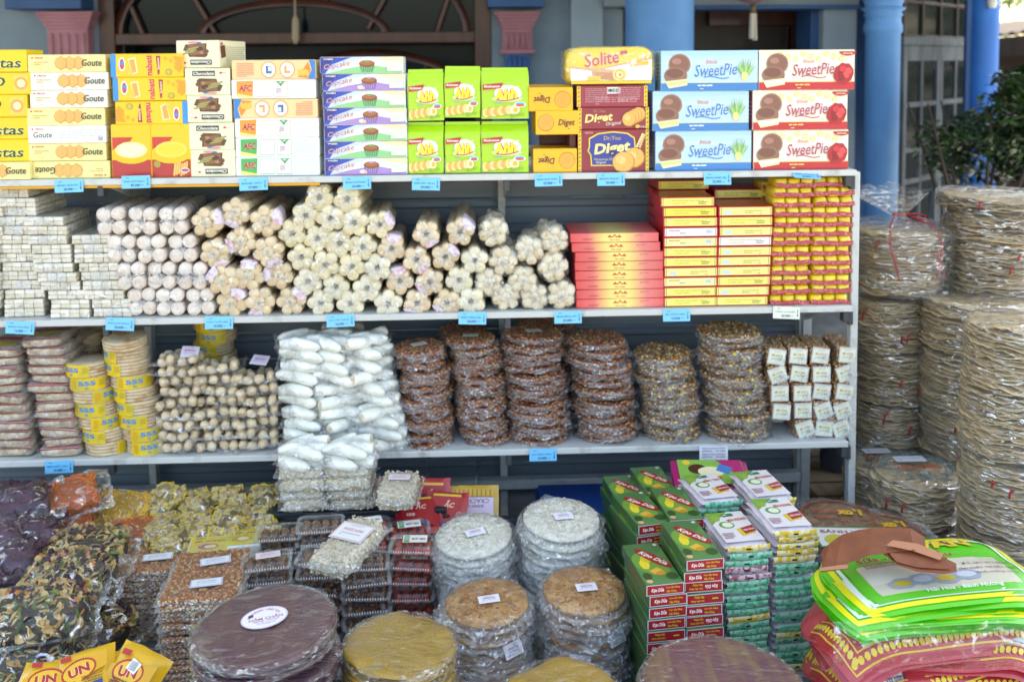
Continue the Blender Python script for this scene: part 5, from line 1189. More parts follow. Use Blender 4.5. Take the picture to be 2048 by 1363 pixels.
# white candy bags
m_wc = mat('white_candy', '#f6f6f0', .45, col2='#e2e2d6', nscale=30, coat=.3, rnd=.03)
m_nut = mat('nougat_end', '#cdb08a', .7, col2='#e9dcc4', nscale=140, nlo=.45, nhi=.55)
cand = MB(); cand.add(lathe([(.004, -.046), (.015, -.045), (.018, -.03), (.019, 0), (.0165, .03), (.006, .047)], 14, lambda r_, z, a: (r_ * (1 + .08 * sin(3 * a + z * 60)), z)), m_wc, None, True); cand.add(lathe([(.001, -.0468), (.0115, -.0462)], 12), m_nut)
cand = cand.mesh('candy_roll')
kc = []
for s in range(4):
    k = Kit('white_candy_bag', 'candy bag'); r = random.Random(s + 20)
    for j in range(4): k.p('candy_roll', cand, T((j % 2 - .5) * .052 + r.uniform(-.006, .006), (j // 2 - .5) * .045 + r.uniform(-.004, .004), .0165 + r.uniform(-.002, .004), r.uniform(-.15, .15), pi / 2 + r.uniform(-.2, .2), r.choice((0, pi)) + r.uniform(-.5, .5)))
    k.p('candy_roll', cand, T(r.uniform(-.02, .02), -.045, .014, 0, pi / 2 + .1, r.uniform(-.7, .7)))
    k.p('wrapper', bagmesh(film('film_bluish', .10, .14, 26, .5, hazecol='#f4f7fa', patch=.25), .062, .058, .0195, s, .018, 18, 14, amp=.003, wave=.01, droop=.006), T(0, 0, .0165)); kc.append(k)
def bagcol(kits, n, pxa, pxb, py, Y, base, pitch, what, grp, tilt=.1, spin=.25, jit=.006, lean=0):
    for i in range(n):
        f = i / max(1, n - 1); c = at(pxa + (pxb - pxa) * f, py, Y)
        kits[R.randrange(len(kits))].put(T(c.x + R.uniform(-jit, jit), Y + lean * f + R.uniform(-jit, jit), base + pitch * i + .002, R.uniform(-tilt * .3, tilt), R.uniform(-tilt, tilt), R.uniform(-spin, spin)), what % nth(n - 1 - i, n), grp)
gw = 'white candy bags on the lowest shelf'
bagcol(kc, 10, 622, 610, 905, .06, ZL, .0342, '%s white candy bag in the column beside the tan cookie bags', gw)
bagcol(kc, 10, 695, 668, 905, .055, ZL, .0342, '%s white candy bag in the middle column', gw)
bagcol(kc, 10, 765, 737, 905, .06, ZL, .0342, '%s white candy bag in the column beside the brown brittle', gw)
bagcol(kc, 9, 700, 690, 905, .2, ZL, .036, '%s white candy bag in the row standing behind', 'white candy bags at the back')

# tan cookie bags
m_ck = mat('tan_cookie', '#d8bf9a', .75, col2='#dcc8a8', nscale=50, bump=.4, bscale=90, rnd=.08)
ckm = [one('cookie', blob(.0165, .014, .0125, s, .25, 12, 8), m_ck, True) for s in range(4)]
kk_ = []
for s in range(3):
    k = Kit('cookie_bag', 'cookie bag'); r = random.Random(s + 40)
    for a in range(4):
        for b in range(3): k.p('cookie', ckm[r.randrange(4)], T((a - 1.5) * .029 + r.uniform(-.006, .006), (b - 1) * .031 - .004 + r.uniform(-.006, .006), .0145 + r.uniform(-.004, .007), r.uniform(-1.2, 1.2), r.uniform(-1.2, 1.2), r.uniform(0, 6)))
    k.p('wrapper', bagmesh(F_CL, .064, .052, .0175, s + 8, .014, 18, 14, amp=.002, wave=.008, droop=.004), T(0, 0, .0145)); kk_.append(k)
LB_p = label_sheet(.05, .045, '#e6d8e8', 'BÁNH', '#c03a5a')
gk = 'tan cookie bags'
bagcol(kk_, 9, 362, 370, 905, .07, ZL, .032, '%s tan cookie bag in the column beside the flatbread', gk)
bagcol(kk_, 8, 446, 446, 905, .075, ZL, .0325, '%s tan cookie bag in the middle column', gk)
bagcol(kk_, 7, 522, 520, 905, .075, ZL, .0325, '%s tan cookie bag in the column beside the white candy', gk)
c = at(380, 703, .05); thing('paper_label', 'pinkish paper slip lying on the topmost left tan cookie bag', 'label', T(c.x, .05, c.z, .5, .1, .1), me=LB_p)
c = at(520, 722, .06); thing('paper_label', 'pinkish paper slip on the tan cookie bags beside the white candy', 'label', T(c.x, .06, c.z + .004, .35, .1, -.1), me=LB_p)

# round flatbreads in packs of four with a yellow paper band
m_fb = mat('flatbread', '#d2bd9c', .8, col2='#b98e5e', nscale=26, nlo=.5, nhi=.68, bump=.4, bscale=70, rnd=.05)
Rf, tf = .062, .0094
fb = one('flatbread', lathe([(Rf * .4, 0), (Rf * .95, 0), (Rf, tf * .35), (Rf, tf * .65), (Rf * .95, tf), (Rf * .5, tf)], 32, lambda r_, z, a: (r_ * (1 + .012 * sin(5 * a)), z)), m_fb, True)
def band(a0, a1):
    mb = MB(); Rb = Rf * 1.018; h = tf * 4
    mb.add(surf(lambda u, v: (Rb * sin(a0 + (a1 - a0) * u), -Rb * cos(a0 + (a1 - a0) * u), v * h), 20, 1), mat('band_yellow', '#e8c21e', .45, coat=.3, col2='#c9b63a', nscale=20))
    p = Print(1, 1, 0); am = (a0 + a1) / 2
    p.text('555', 0, h * .6, h * .36, '#2f86c8', w=.048, off=.04); p.text('%%', 0, h * .22, h * .14, '#2f86c8', off=.03); p.rect(-.04, h * .5, .012, h * .7, '#d9a51a'); p.lines(.042, h * .5, .016, h * .6, 4, '#a89a2c', 2)
    v = []
    for q in p.mb.v:
        a = am + q[0] / Rb; rr = Rb + .0006 - q[1]; v.append((rr * sin(a), -rr * cos(a), q[2]))
    for i, m in enumerate(p.mb.mats):
        fs = [f for f, mi in zip(p.mb.f, p.mb.mi) if mi == i]; used = sorted(set(k for f in fs for k in f)); ix = {k: j for j, k in enumerate(used)}
        mb.add(([v[k] for k in used], [tuple(ix[k] for k in f) for f in fs]), m)
    return mb.mesh('paper_band')
BAND = band(-.85, .85)
def kflat():
    k = Kit('flatbread_pack', 'flatbread pack')
    for i in range(4): k.p('flatbread', fb, T(.0008 * (i % 2), .0006 * (i % 3), i * tf + .0002 * i, 0, 0, i * 1.3))
    k.p('paper_band', BAND); return k
kfl = kflat()
def flatcol(px0, px1, py, Y, n, turns, what, grp, extra=None):
    for i in range(n):
        f = i / (n - 1); c = at(px0 + (px1 - px0) * f, py, Y)
        kfl.put(T(c.x + R.uniform(-.002, .002), Y, ZL + i * (4 * tf + .0016), 0, 0, turns[i]), what % nth(n - 1 - i, n), grp)
flatcol(217, 182, 905, .075, 7, (1.6, -.5, .75, -.15, 1.1, .2, -.45), '%s flatbread pack in the shorter column', 'flatbread packs with yellow bands')
flatcol(297, 260, 903, .08, 8, (.35, .5, -.3, -.8, -1.0, .4, -.9, -1.0), '%s flatbread pack in the taller column beside the cookie bags', 'flatbread packs with yellow bands')
k1 = Kit('flatbread_pack', 'flatbread pack'); [k1.p('flatbread', fb, T(0, 0, i * tf, 0, 0, i)) for i in range(3)]
c = at(254, 690, .07); k1.put(T(c.x - .004, .068, ZL + 8 * (4 * tf + .0016) + .002, radians(7), 0, 0), 'loose flatbreads without a band tilted on the taller column', 'flatbread packs with yellow bands')
for i in range(9): c = at(428 + (i % 2) * 6, 700, .27); kfl.put(T(c.x, .27, ZL + i * (4 * tf + .0012), 0, 0, -.45 + .3 * (i % 3)), nth(8 - i, 9) + ' flatbread pack in the back column above the cookie bags', 'flatbread packs at the back')
for i in range(8): c = at(160 + (i % 2) * 4, 700, .24); kfl.put(T(c.x, .24, ZL + i * (4 * tf + .0012), 0, 0, 2.5), nth(7 - i, 8) + ' flatbread pack in the back column behind the shorter one', 'flatbread packs at the back')

# puffed rice slabs at the left end
m_pr = mat('puffed_slab', '#bfa88a', .75, col2='#d8c8b0', nscale=70, nlo=.42, nhi=.58, bump=.7, bscale=130, rnd=.06)
m_redl = mat('label_red', '#b8283a', .4, coat=.4)
def slabkit(seed, w=.115, d=.17, h=.024):
    k = Kit('rice_slab_pack', 'slab pack'); k.p('rice_slab', one('rice_slab', blob(w / 2, d / 2, h / 2, seed, .06, 24, 8, .3), m_pr, True), T(0, d / 2, h / 2))
    p = Print(w, d, 0, M=Matrix(((1, 0, 0, 0), (0, 0, -1, 0), (0, 1, 0, 0), (0, 0, 0, 1))) )
    mb = MB(); q = surf(lambda u, v: ((u - .5) * w * .96, .002 + v * d * .8, h + .0012 + .001 * ns(u * 3, v * 3, seed)), 6, 6); mb.add(q, ink('#e6dcd8'), None, True); mb.add(surf(lambda u, v: ((u - .5) * w * .96, .001 + v * .012, h + .002 + .001 * ns(u * 3, v * 3, seed) - .003 * (1 - v)), 6, 2), m_redl, None, True)
    mb.add(surf(lambda u, v: ((u - .5) * w * .7, .03 + v * .05, h + .0024 + .001 * ns(u * 3, v * 3, seed)), 4, 3), ink('#e2c22e'), None, True); mb.add(surf(lambda u, v: ((u - .5) * w * .9, .09 + v * .03, h + .0026 + .001 * ns(u * 3, v * 3, seed)), 4, 3), ink('#b23a44'), None, True)
    k.p('paper_label', mb.mesh('paper_label')); k.p('wrapper', bagmesh(F_CL, w / 2 + .002, d / 2 + .002, h / 2 + .002, seed, .012, 16, 12, 8, 8, .002, .007), T(0, d / 2, h / 2)); return k
ksl = [slabkit(s) for s in (1, 2, 3)]
bagcol(ksl, 13, 122, 92, 915, .022, ZL, .0268, '%s puffed rice slab pack in the column beside the flatbread', 'puffed rice slab packs', .06, .14, .008)
bagcol(ksl, 12, 28, 0, 915, .02, ZL, .0268, '%s puffed rice slab pack in the column at the left frame edge', 'puffed rice slab packs', .06, .14, .008)
# ------------------------------------------------------------------ goods on the bench
def top(px, py, Y): return at(px, py, Y)
# blue plastic crates that lift the back rows
m_crate = mat('crate_dark', '#1e242b', .5)
def crate(x0, x1, y0, y1, z0, z1, lab):
    M = T((x0 + x1) / 2, (y0 + y1) / 2, z0); o = thing('plastic_crate', lab, 'crate', M, 'dark plastic crates lifting the back rows'); sx, sy, h = x1 - x0, y1 - y0, z1 - z0
    mb = MB(); mb.add(bx(-sx / 2, sx / 2, -sy / 2, sy / 2, h - .012, h, .002), m_crate)
    for c in (-1, 1):
        for d in (-1, 1): mb.add(bx(c * sx / 2 - .01, c * sx / 2 + .01, d * sy / 2 - .01, d * sy / 2 + .01, .0, h - .013, .002), m_crate)
    part('crate_frame', mb.mesh('crate_frame'), o)
    n = max(2, int(h / .04))
    for d in (-1, 1):
        for i in range(n): part('slat', one('slat', bx(-sx / 2 + .011, sx / 2 - .011, d * sy / 2 - .004, d * sy / 2 + .004, i * (h - .02) / n, i * (h - .02) / n + .022, .001), m_crate), o)
crate(-1.75, -.66, -.16, .08, BENCH, .335, 'long dark plastic crate under the orange and yellow snack bags')
crate(-.64, -.08, -.155, .05, BENCH, .415, 'dark plastic crate under the stacked white candy bags')
m_crate = mat('crate_blue', '#1a4488', .5)
crate(.2, .5, -.02, .2, BENCH, .325, 'blue plastic crate behind the green candy boxes')

# pieces that fill the bags
def chipm(seed, r, bend, t=.0022, n=9):
    rr = random.Random(seed); v = [(0, 0, 0)]; f = []
    for i in range(n):
        a = 2 * pi * i / n; q = r * rr.uniform(.9, 1.07); x, y = q * cos(a) * 1.25, q * sin(a); v.append((x, y, bend * (x * x - y * y * .4) / r + rr.uniform(-.001, .001)))
    v += [(x, y, z - t) for x, y, z in v]; m = n + 1
    for i in range(n):
        a, b = 1 + i, 1 + (i + 1) % n; f += [(0, a, b), (m, m + b, m + a), (a, a + m, b + m, b)]
    return v, f
m_banana = [mat('dried_banana%d' % i, c, .65, col2=c2, nscale=60, bump=.3, bscale=120) for i, (c, c2) in enumerate((('#c9ab72', '#a8834a'), ('#d8c08c', '#b99a5c'), ('#b58c4e', '#8f6a34')))]
m_okra = [mat('dried_okra%d' % i, c, .6, bump=.3, bscale=120) for i, c in enumerate(('#4f6030', '#6a7a3c', '#3c4a26'))]
m_beet = [mat('dried_beet%d' % i, c, .6, bump=.3, bscale=120, rnd=.05) for i, c in enumerate(('#3a162a', '#481f36', '#2c1020'))]
m_carrot = [mat('dried_carrot', '#c9702c', .55, bump=.3, bscale=120)]
MIX = [(one('dried_slice', chipm(i, (.017, .0145, .012)[i % 3], (.35, -.3, .25)[i % 3], .0028, 11), m_banana[i % 3]), 5) for i in range(6)] + [(one('dried_okra', tube([(-.02, 0, 0), (0, .004, .003), (.022, 0, 0)], [.002, .006, .002], 6), m_okra[i]), 3) for i in range(3)] + [(one('dried_beet', chipm(20 + i, .013, .7), m_beet[i]), 2) for i in range(3)] + [(one('dried_carrot', chipm(30, .011, .6, .003), m_carrot[0]), 2)]
PUR = [(one('potato_crisp', chipm(40 + i, .019, (.35, -.3, .4)[i], .0018, 11), m_beet[i]), 1) for i in range(3)]
def bagfill(hx, hy, h, pool, n, seed, sink=.88, lo=False):
    """places of n pieces just under the skin of a pillow bag, upper skin and sides"""
    r = random.Random(seed); out = []
    bagof = [m for m, wt in pool for _ in range(wt)]
    for i in range(n):
        u, v = r.uniform(-.86, .86), r.uniform(-.88, .88); zz = h * (1 - abs(u) ** 3) ** .55 * (1 - abs(v) ** 3) ** .55 * sink
        s = 1 if v > -.45 or r.random() < .35 else r.uniform(-.8, 1)
        out.append((r.choice(bagof), T(u * hx, v * hy, zz * s - .002, r.uniform(-.28, .28) + 1.1 * max(0, -v - .45) * 2, r.uniform(-.28, .28) + .8 * max(0, abs(u) - .6) * (1 if u > 0 else -1), r.uniform(0, 6.28))))
    return out
def bag_kit(name, hx, hy, h, pool, n, seed, core, flap=.025, fl=None, single=True, cat='snack bag', pname=None, sink=.82):
    k = Kit(name, cat); pcs = bagfill(hx, hy, h, pool, n, seed, sink)
    k.p('filling', one('filling', blob(hx * .93, hy * .93, h * .86, seed, .08, 20, 12, .7), core, True))
    if single:
        for m, M in pcs: k.p(m.name.split('.')[0], m, M)
    else:
        mb = MB()
        for m, M in pcs:
            vs_ = [tuple(p.co) for p in m.vertices]; mb.add((vs_, [tuple(q.vertices) for q in m.polygons]), m.materials[0], M, False)
        k.p(pname or 'filling_pieces', mb.mesh('filling_pieces'), None, (), 'stuff')
    k.p('wrapper', bagmesh(fl or F_BAG, hx * 1.03, hy * 1.03, h * 1.06, seed, flap, 22, 18, amp=.005, wave=.011, droop=.004))
    return k
F_BAG_ = film('film_bag', .015, .1, 14, .6, refl=.9, patch=.5, plo=.56, phi=.66)
m_mixc = mat('mix_core', '#3a2e1a', .8, col2='#26261a', nscale=40); m_purc = mat('beet_core', '#341626', .8, col2='#4f2440', nscale=40)
F_BAG = F_BAG_
# mixed dried fruit bags
kmix = [bag_kit('dried_fruit_bag', .114, .078, .052, MIX, 190, s, m_mixc) for s in (1, 2, 3)]
gm = 'bags of mixed dried fruit'
for px, py, Y, kx, rx, ry, rz, lab in ((78, 1212, -.60, 0, .26, -.06, .12, 'large clear bag of dried banana slices at the left edge, nearest of its pile'), (142, 1140, -.44, 1, .24, -.05, -.1, 'clear bag of mixed dried fruit in the middle of its pile'), (168, 1088, -.30, 2, .12, 0, .05, 'clear bag of mixed dried fruit under the orange snack bags'),
                                       (55, 1285, -.62, 1, .2, 0, -.05, 'bag of mixed dried fruit second down at the left edge'), (120, 1300, -.55, 2, .15, .08, .2, 'bag of mixed dried fruit squeezed beside the flat brittle slabs'), (70, 1345, -.66, 0, .1, 0, 0, 'bag of mixed dried fruit low down behind the yellow snack packs'), (170, 1245, -.47, 0, .16, .12, -.3, 'dark bag of mixed dried fruit with a crumpled right flap'), (40, 1400, -.66, 2, .05, 0, .1, 'bag of mixed dried fruit at the base of the pile'), (150, 1380, -.56, 1, .05, 0, 0, 'bag of mixed dried fruit at the base beside the bench slats')):
    c = at(px, py, Y); kmix[kx].put(T(c.x, Y, c.z - .02, rx, ry, rz), lab, gm)
kpur = [bag_kit('purple_crisp_bag', .085, .068, .05, PUR, 60, 5 + s, m_purc, sink=.74) for s in range(2)]
for px, py, Y, rx, ry, rz, lab in ((38, 1004, -.22, .25, -.25, .3, 'purple sweet potato crisp bag on top of its pile'), (-8, 1000, -.18, .3, 0, 0, 'purple crisp bag mostly cut off by the left frame edge'), (52, 1058, -.27, .3, -.1, -.2, 'purple sweet potato crisp bag in the middle of its pile'), (18, 1108, -.36, .28, -.1, .15, 'big purple crisp bag lying over the dried fruit bags'), (-5, 1062, -.3, .3, 0, 0, 'purple crisp bag under the topmost one at the left edge'), (95, 1075, -.22, .3, .1, .2, 'purple crisp bag pressed against the orange snacks')):
    c = at(px, py, Y); kpur[R.randrange(2)].put(T(c.x, Y, c.z - .02, rx, ry, rz), lab, 'bags of purple sweet potato crisps')
for i, (px, py, Y) in enumerate(((60, 1120, -.2), (10, 1140, -.24))):
    c = at(px, py, Y); kpur[i].put(T(c.x, Y, c.z - .02, .1, 0, .1), 'purple crisp bag buried %s in the pile' % ('behind', 'low')[i], 'bags of purple sweet potato crisps')
# ring snacks
def ringm(r, t, m):
    mb = MB(); mb.add(surf(lambda u, v: ((r + t * cos(v * 6.283)) * cos(u * 6.283), (r + t * cos(v * 6.283)) * sin(u * 6.283), t * sin(v * 6.283)), 10, 4, True), m, None, True)
    for a in (0, pi / 2): mb.add(bx(-r, r, -t * .4, t * .4, -t * .5, t * .5, .0004), m, T(rz=a))
    return mb.mesh('wheel_snack')
m_org = mat('snack_orange', '#d0651c', .6, rnd=.05, bump=.2); m_yel = mat('snack_yellow', '#d6a52a', .6, bump=.2); m_orc = mat('snack_core', '#9a4a14', .8); m_yec = mat('snack_core_yellow', '#9a7418', .8)
korg = bag_kit('wheel_snack_bag', .085, .06, .036, [(ringm(.0085, .0024, m_org), 1)], 190, 31, m_orc, single=False); kyel = bag_kit('wheel_snack_bag', .082, .068, .036, [(ringm(.0095, .0024, m_yel), 1)], 170, 32, m_yec, single=False)
for k, px, py, Y, rx, ry, rz, lab in ((korg, 135, 985, -.16, .45, -.2, .35, 'orange wheel snack bag on top, its corner pointing up'), (korg, 128, 1030, -.16, .3, 0, .1, 'orange wheel snack bag below the topmost one'), (korg, 178, 1036, -.10, .3, .1, 0, 'orange wheel snack bag beside the yellow one'), (kyel, 243, 1018, -.12, .5, .05, -.12, 'yellow wheel snack bag leaning beside the banded candy'), (korg, 268, 1062, -.2, .3, 0, 0, 'orange wheel snack bag under the yellow one'), (kyel, 268, 1092, -.24, .2, 0, .1, 'yellow wheel snack bag at the bottom beside the brittle slabs'), (korg, 210, 1075, -.2, .2, 0, 0, 'orange wheel snack bag behind the dried fruit')):
    c = at(px, py, Y); k.put(T(c.x, Y, c.z - .015, rx, ry, rz), lab, 'bags of wheel snacks')
# wrapped candy with yellow bands
m_swp = mat('sweet_wrap', '#94784a', .4, coat=.6, rnd=.06, col2='#b8a67c', nscale=60); m_swy = mat('sweet_yellow', '#dcbc1e', .4, coat=.5)
mb = MB(); mb.add(box(.036, .022, .011, .003), m_swp); mb.add(box(.006, .0226, .0116, .001), m_swy); mb.add(box(.004, .02, .004, .001), m_swy, T(.02, 0, 0)); mb.add(box(.004, .02, .004, .001), m_swy, T(-.02, 0, 0)); swm = mb.mesh('wrapped_candy')
ksw = [bag_kit('wrapped_candy_bag', .044, .066, .042, [(swm, 1)], 30, 50 + s, mat('sweet_core', '#5c4c2c', .7, col2='#8a7624', nscale=50), flap=.016, fl=film('film_gloss', .02, .09, 18, .6, patch=.6, plo=.55, phi=.66)) for s in range(3)]
for i, (px, py, Y, rx, ry, rz, lab) in enumerate(((326, 1006, -.08, .45, .05, -.35, 'yellow-banded candy bag at the left of the upper row'), (398, 1012, -.08, .4, 0, -.15, 'yellow-banded candy bag second in the upper row'), (465, 1008, -.08, .42, 0, .05, 'yellow-banded candy bag third in the upper row'), (532, 1006, -.07, .42, 0, .1, 'yellow-banded candy bag beside the white bag stack'),
                                                  (330, 1058, -.2, .2, 0, -.2, 'yellow-banded candy bag at the left of the lower row'), (398, 1055, -.2, .2, 0, .1, 'yellow-banded candy bag in the middle of the lower row'), (462, 1044, -.18, .2, .1, .2, 'yellow-banded candy bag behind the flat yellow-labelled packs'), (345, 1088, -.26, .3, 0, .3, 'yellow-banded candy bag lowest, just above the brittle slabs'), (520, 1050, -.16, .4, 0, 0, 'yellow-banded candy bag behind the clear trays'))):
    c = at(px, py, Y); ksw[i % 3].put(T(c.x, Y, c.z - .015, rx, ry, rz), lab, 'bags of yellow-banded candy')
# flat peanut brittle slabs
m_slab = mat('slab_peanut', '#7a4c2c', .45, coat=.5, col2='#9a6a40', nscale=60, bump=.4, bscale=120)
mn_sl = [mn_br[0], mn_br[2], mn_br[3], mat('nut_white', '#d8c4a0', .5, coat=.3)]
def slab_mesh(w, d, h, seed):
    r = random.Random(seed); mb = MB(); mb.add(box(w, d, h, .003), m_slab); bl = [blob(1.25, .85, .8, s, .2, 6, 4) for s in range(2)]
    for i in range(330): mb.add(r.choice(bl), r.choice(mn_sl[:3]), T(r.uniform(-.49, .49) * w, r.uniform(-.49, .49) * d, h * .48, r.uniform(-.4, .4), 0, r.uniform(0, 6.28), .0042 * r.uniform(.8, 1.2)), True)
    for i in range(70):
        mb.add(r.choice(bl), mn_sl[3] if r.random() < .38 else r.choice(mn_sl), T(r.uniform(-.49, .49) * w, -d * .498, r.uniform(-.35, .35) * h, 0, r.uniform(0, 6), 0, .0028 * r.uniform(.7, 1.2)), True)
        mb.add(r.choice(bl), r.choice(mn_sl), T(r.choice((-.5, .5)) * w, r.uniform(-.49, .49) * d, r.uniform(-.4, .4) * h, 0, r.uniform(0, 6), 0, .0036), True)
    return mb.mesh('peanut_slab')
def slabk(w, d, h, seed, lab=None):
    k = Kit('brittle_slab_pack', 'brittle slab'); k.p('peanut_slab', slab_mesh(w, d, h, seed), T(0, 0, h / 2)); k.p('wrapper', bagmesh(F_CL, w / 2 + .003, d / 2 + .003, h / 2 + .0028, seed, .012, 18, 14, 9, 9, .0012, .005, .003), T(0, 0, h / 2))
    if lab: k.p('paper_label', lab, T(.01, .0, h + .006, 0, 0, .15))
    return k
LB_b = label_sheet(.075, .036, '#dfe2e6', 'KẸO ĐẬU PHỘNG', '#7a84a8', '#b8b4d0')
kA = [slabk(.168, .13, .0105, s) for s in (1, 2)]; kAt = slabk(.168, .13, .0105, 3, LB_b)
def slabstack(pxc, py_top, Y, pitch, kits, topk, what, grp, rot=0, base=BENCH):
    c = at(pxc, py_top, Y); n = max(1, int((c.z - base) / pitch))
    for i in range(n):
        (topk if i == n - 1 else kits[i % len(kits)]).put(T(c.x + R.uniform(-.004, .004), Y + R.uniform(-.004, .004), base + .001 + i * (c.z - base - .012) / max(1, n - 1), R.uniform(-.01, .01), R.uniform(-.01, .01), rot + R.uniform(-.04, .04)), what % nth(n - 1 - i, n), grp)
gs = 'flat peanut brittle slabs'
slabstack(306, 1116, -.33, .0142, kA, kAt, '%s peanut brittle slab in the left stack', gs, .05)
slabstack(420, 1124, -.40, .0142, kA, kAt, '%s peanut brittle slab in the rear right stack', gs, .08)
slabstack(408, 1168, -.53, .0142, kA, kAt, '%s peanut brittle slab in the stack behind the purple discs', gs, .06)
# yellow labelled packs beside them
def flatpack(w, d, h, colr, title, tcol, seed, extra='#c0392b'):
    k = Kit('sesame_pack', 'sweet pack'); k.p('sweet_slab', one('sweet_slab', box(w, d, h, .004), mat('white_sweet', '#ddd8cc', .6, bump=.3)), T(0, 0, h / 2))
    p = Print(w, d, 0, M=Matrix(((1, 0, 0, 0), (0, 0, 1, 0), (0, -1, 0, h + .001), (0, 0, 0, 1))))
    p.rect(0, 0, w * .92, d * .9, colr); p.text(title, 0, d * .2, d * .13, tcol, w=w * .7, off=.02); p.ell(0, -d * .12, w * .25, d * .16, extra, 16); p.ell(w * .05, -d * .12, w * .15, d * .1, '#e9d9a0', 12); p.lines(0, d * .36, w * .7, d * .08, 1, '#8a8a3a', 2)
    k.p('paper_label', p.mesh('paper_label')); k.p('wrapper', bagmesh(F_CL, w / 2 + .003, d / 2 + .003, h / 2 + .003, seed, .01, 14, 12, 9, 9, .001, .004), T(0, 0, h / 2)); return k
ky1 = flatpack(.105, .10, .022, '#d9c65a', 'MÈ XỬNG', '#b0342a', 3, '#b56a8a'); ky2 = flatpack(.105, .10, .022, '#d2c248', 'KẸO MÈ', '#b0342a', 4, '#b59a3a')
for k, px, py, Y, n, lab in ((ky1, 418, 1088, -.30, 8, 'rosy and yellow labelled sweet pack'), (ky2, 485, 1072, -.26, 9, 'plain yellow labelled sweet pack beside the clear trays')):
    c = at(px, py, Y)
    for i in range(n): k.put(T(c.x + R.uniform(-.004, .004), Y, BENCH + .001 + i * (c.z - BENCH - .024) / (n - 1), 0, 0, .12 + R.uniform(-.05, .05)), nth(n - 1 - i, n) + ' ' + lab, 'yellow labelled sweet packs')
# clear trays with lids
m_pet = film('tray_plastic', .01, .05, 3, .05, refl=.9, patch=.06)
m_petf = film('tray_flange', .16, .08, 8, .1, refl=1.2, patch=.2, hazecol='#f0f3f6')  # haze put in to draw the tray rims as bright lines
m_date = mat('tray_date', '#7a4a26', .35, coat=.5, col2='#5a3418', nscale=60, bump=.4, bscale=110, rnd=.06); m_sesd = mat('tray_sesame', '#d8bd88', .6)
m_redc = mat('tray_red', '#b8462c', .4, coat=.4, col2='#a0381f', nscale=40, rnd=.06)
m_rib_ = mat('tray_rib', '#c9d2da', .15, coat=.5)
def tray(w, d, h, red, lab=None):
    k = Kit('clear_tray', 'tray'); e = .008
    def ring(prof, n=24):
        def fn(u, v):
            a = u * 2 * pi; j = int(round(v * (len(prof) - 1))); ins, z = prof[j]; c, s_ = cos(a), sin(a)
            X = math.copysign(abs(c) ** .25, c) * (w / 2 - ins); Yq = math.copysign(abs(s_) ** .25, s_) * (d / 2 - ins); return (X, Yq, z)
        v, f = surf(fn, n, len(prof) - 1, True); return v, f
    v, f = ring([(.016, .0), (.010, h * .55), (.009, h * .6), (0, h * .6), (0, h * .63)]); f.append(tuple(range(24))[::-1]); mb = MB(); mb.add((v, f[:48] + f[96:]), m_pet); mb.add((v, f[48:96]), m_petf); k.p('tray_base', mb.mesh('tray_base'))
    v, f = ring([(0, h * .64), (.0, h * .66), (.009, h * .67), (.0095, h * .74), (.013, h * .76), (.017, h), (.02, h)]); f.append(tuple(range(24 * 6, 24 * 7))); mb = MB(); mb.add((v, f[48:]), m_pet); mb.add((v, f[:48]), m_petf); k.p('tray_lid', mb.mesh('tray_lid'))
    mb = MB()                      # pressed ribs along the lid's front edge
    for i in range(15): mb.add(box(.0026, .006, .0034, .0008), m_rib_, T(-w * .36 + w * .72 * i / 14, -d / 2 + .006, h * .69))
    k.p('lid_ribs', mb.mesh('lid_ribs')); r = random.Random(int(w * 1e4) + red)
    for i in range(4):
        for j in range(2):
            x, y = (i - 1.5) * w * .2, (j - .5) * d * .34
            sub = []
            if red: me = one('candied_slice', blob(w * .105, d * .17, h * .27, i + j, .2, 10, 6), m_redc, True)
            else:
                mb = MB(); mb.add(blob(w * .1, d * .17, h * .28, i + j, .2, 10, 6), m_date, None, True)
                for q in range(9): a = r.uniform(0, 6.28); b = r.uniform(.2, 1.3); mb.add(box(.0022, .0014, .0012, .0003), m_sesd, T(w * .1 * cos(a) * cos(b), d * .17 * sin(a) * cos(b), h * .28 * sin(b), 0, 0, a))
                me = mb.mesh('sesame_sweet')
            k.p(me.name.split('.')[0], me, T(x, y, h * .34, 0, 0, r.uniform(-.2, .2)))
    if lab: k.p('paper_label', lab, T(.004, .002, h + .001, 0, 0, .1 if not red else .06))
    return k
LB_r = label_sheet(.056, .042, '#e6ece4', 'MỨT', '#b5303a', None); LB_q = label_sheet(.06, .03, '#e3d2d4', 'MỨT QUẤT', '#c07a84')
p = Print(.07, .05, 0, M=Matrix(((1, 0, 0, 0), (0, 0, 1, 0), (0, -1, 0, .0006), (0, 0, 0, 1)))); p.rect(0, 0, .062, .04, '#e9eee6'); p.rect(-.021, 0, .014, .036, '#5f9a6a'); p.lines(-.021, 0, .012, .03, 5, '#cfe6cf', 1); p.text('MỨT SEN', .009, 0, .014, '#b5242e', w=.034, rot=-pi / 2 + pi / 2, off=.03); LB_m = p.mesh('paper_label')
TW, TD, TH = .126, .105, .034
tb, tbl = tray(TW, TD, TH, 0), tray(TW, TD, TH, 0, LB_q); trd, trl = tray(TW * .97, TD, TH, 1), tray(TW * .97, TD, TH, 1, LB_m)
def traycol(px, py, Y, k, kt, lab, spin=.12, base=BENCH, rz=0):
    c = at(px, py, Y); n = max(1, int((c.z - base) / (TH + .001)))
    st = (c.z - base - TH - .002) / max(1, n - 1)
    for i in range(n): (kt if i >= n - 2 and kt else k).put(T(c.x + R.uniform(-.006, .006), Y + R.uniform(-.006, .006), base + .001 + i * st, R.uniform(-.03, .03), R.uniform(-.02, .02), rz + R.uniform(-spin, spin)), nth(n - 1 - i, n) + ' ' + lab, 'clear trays of sweets')
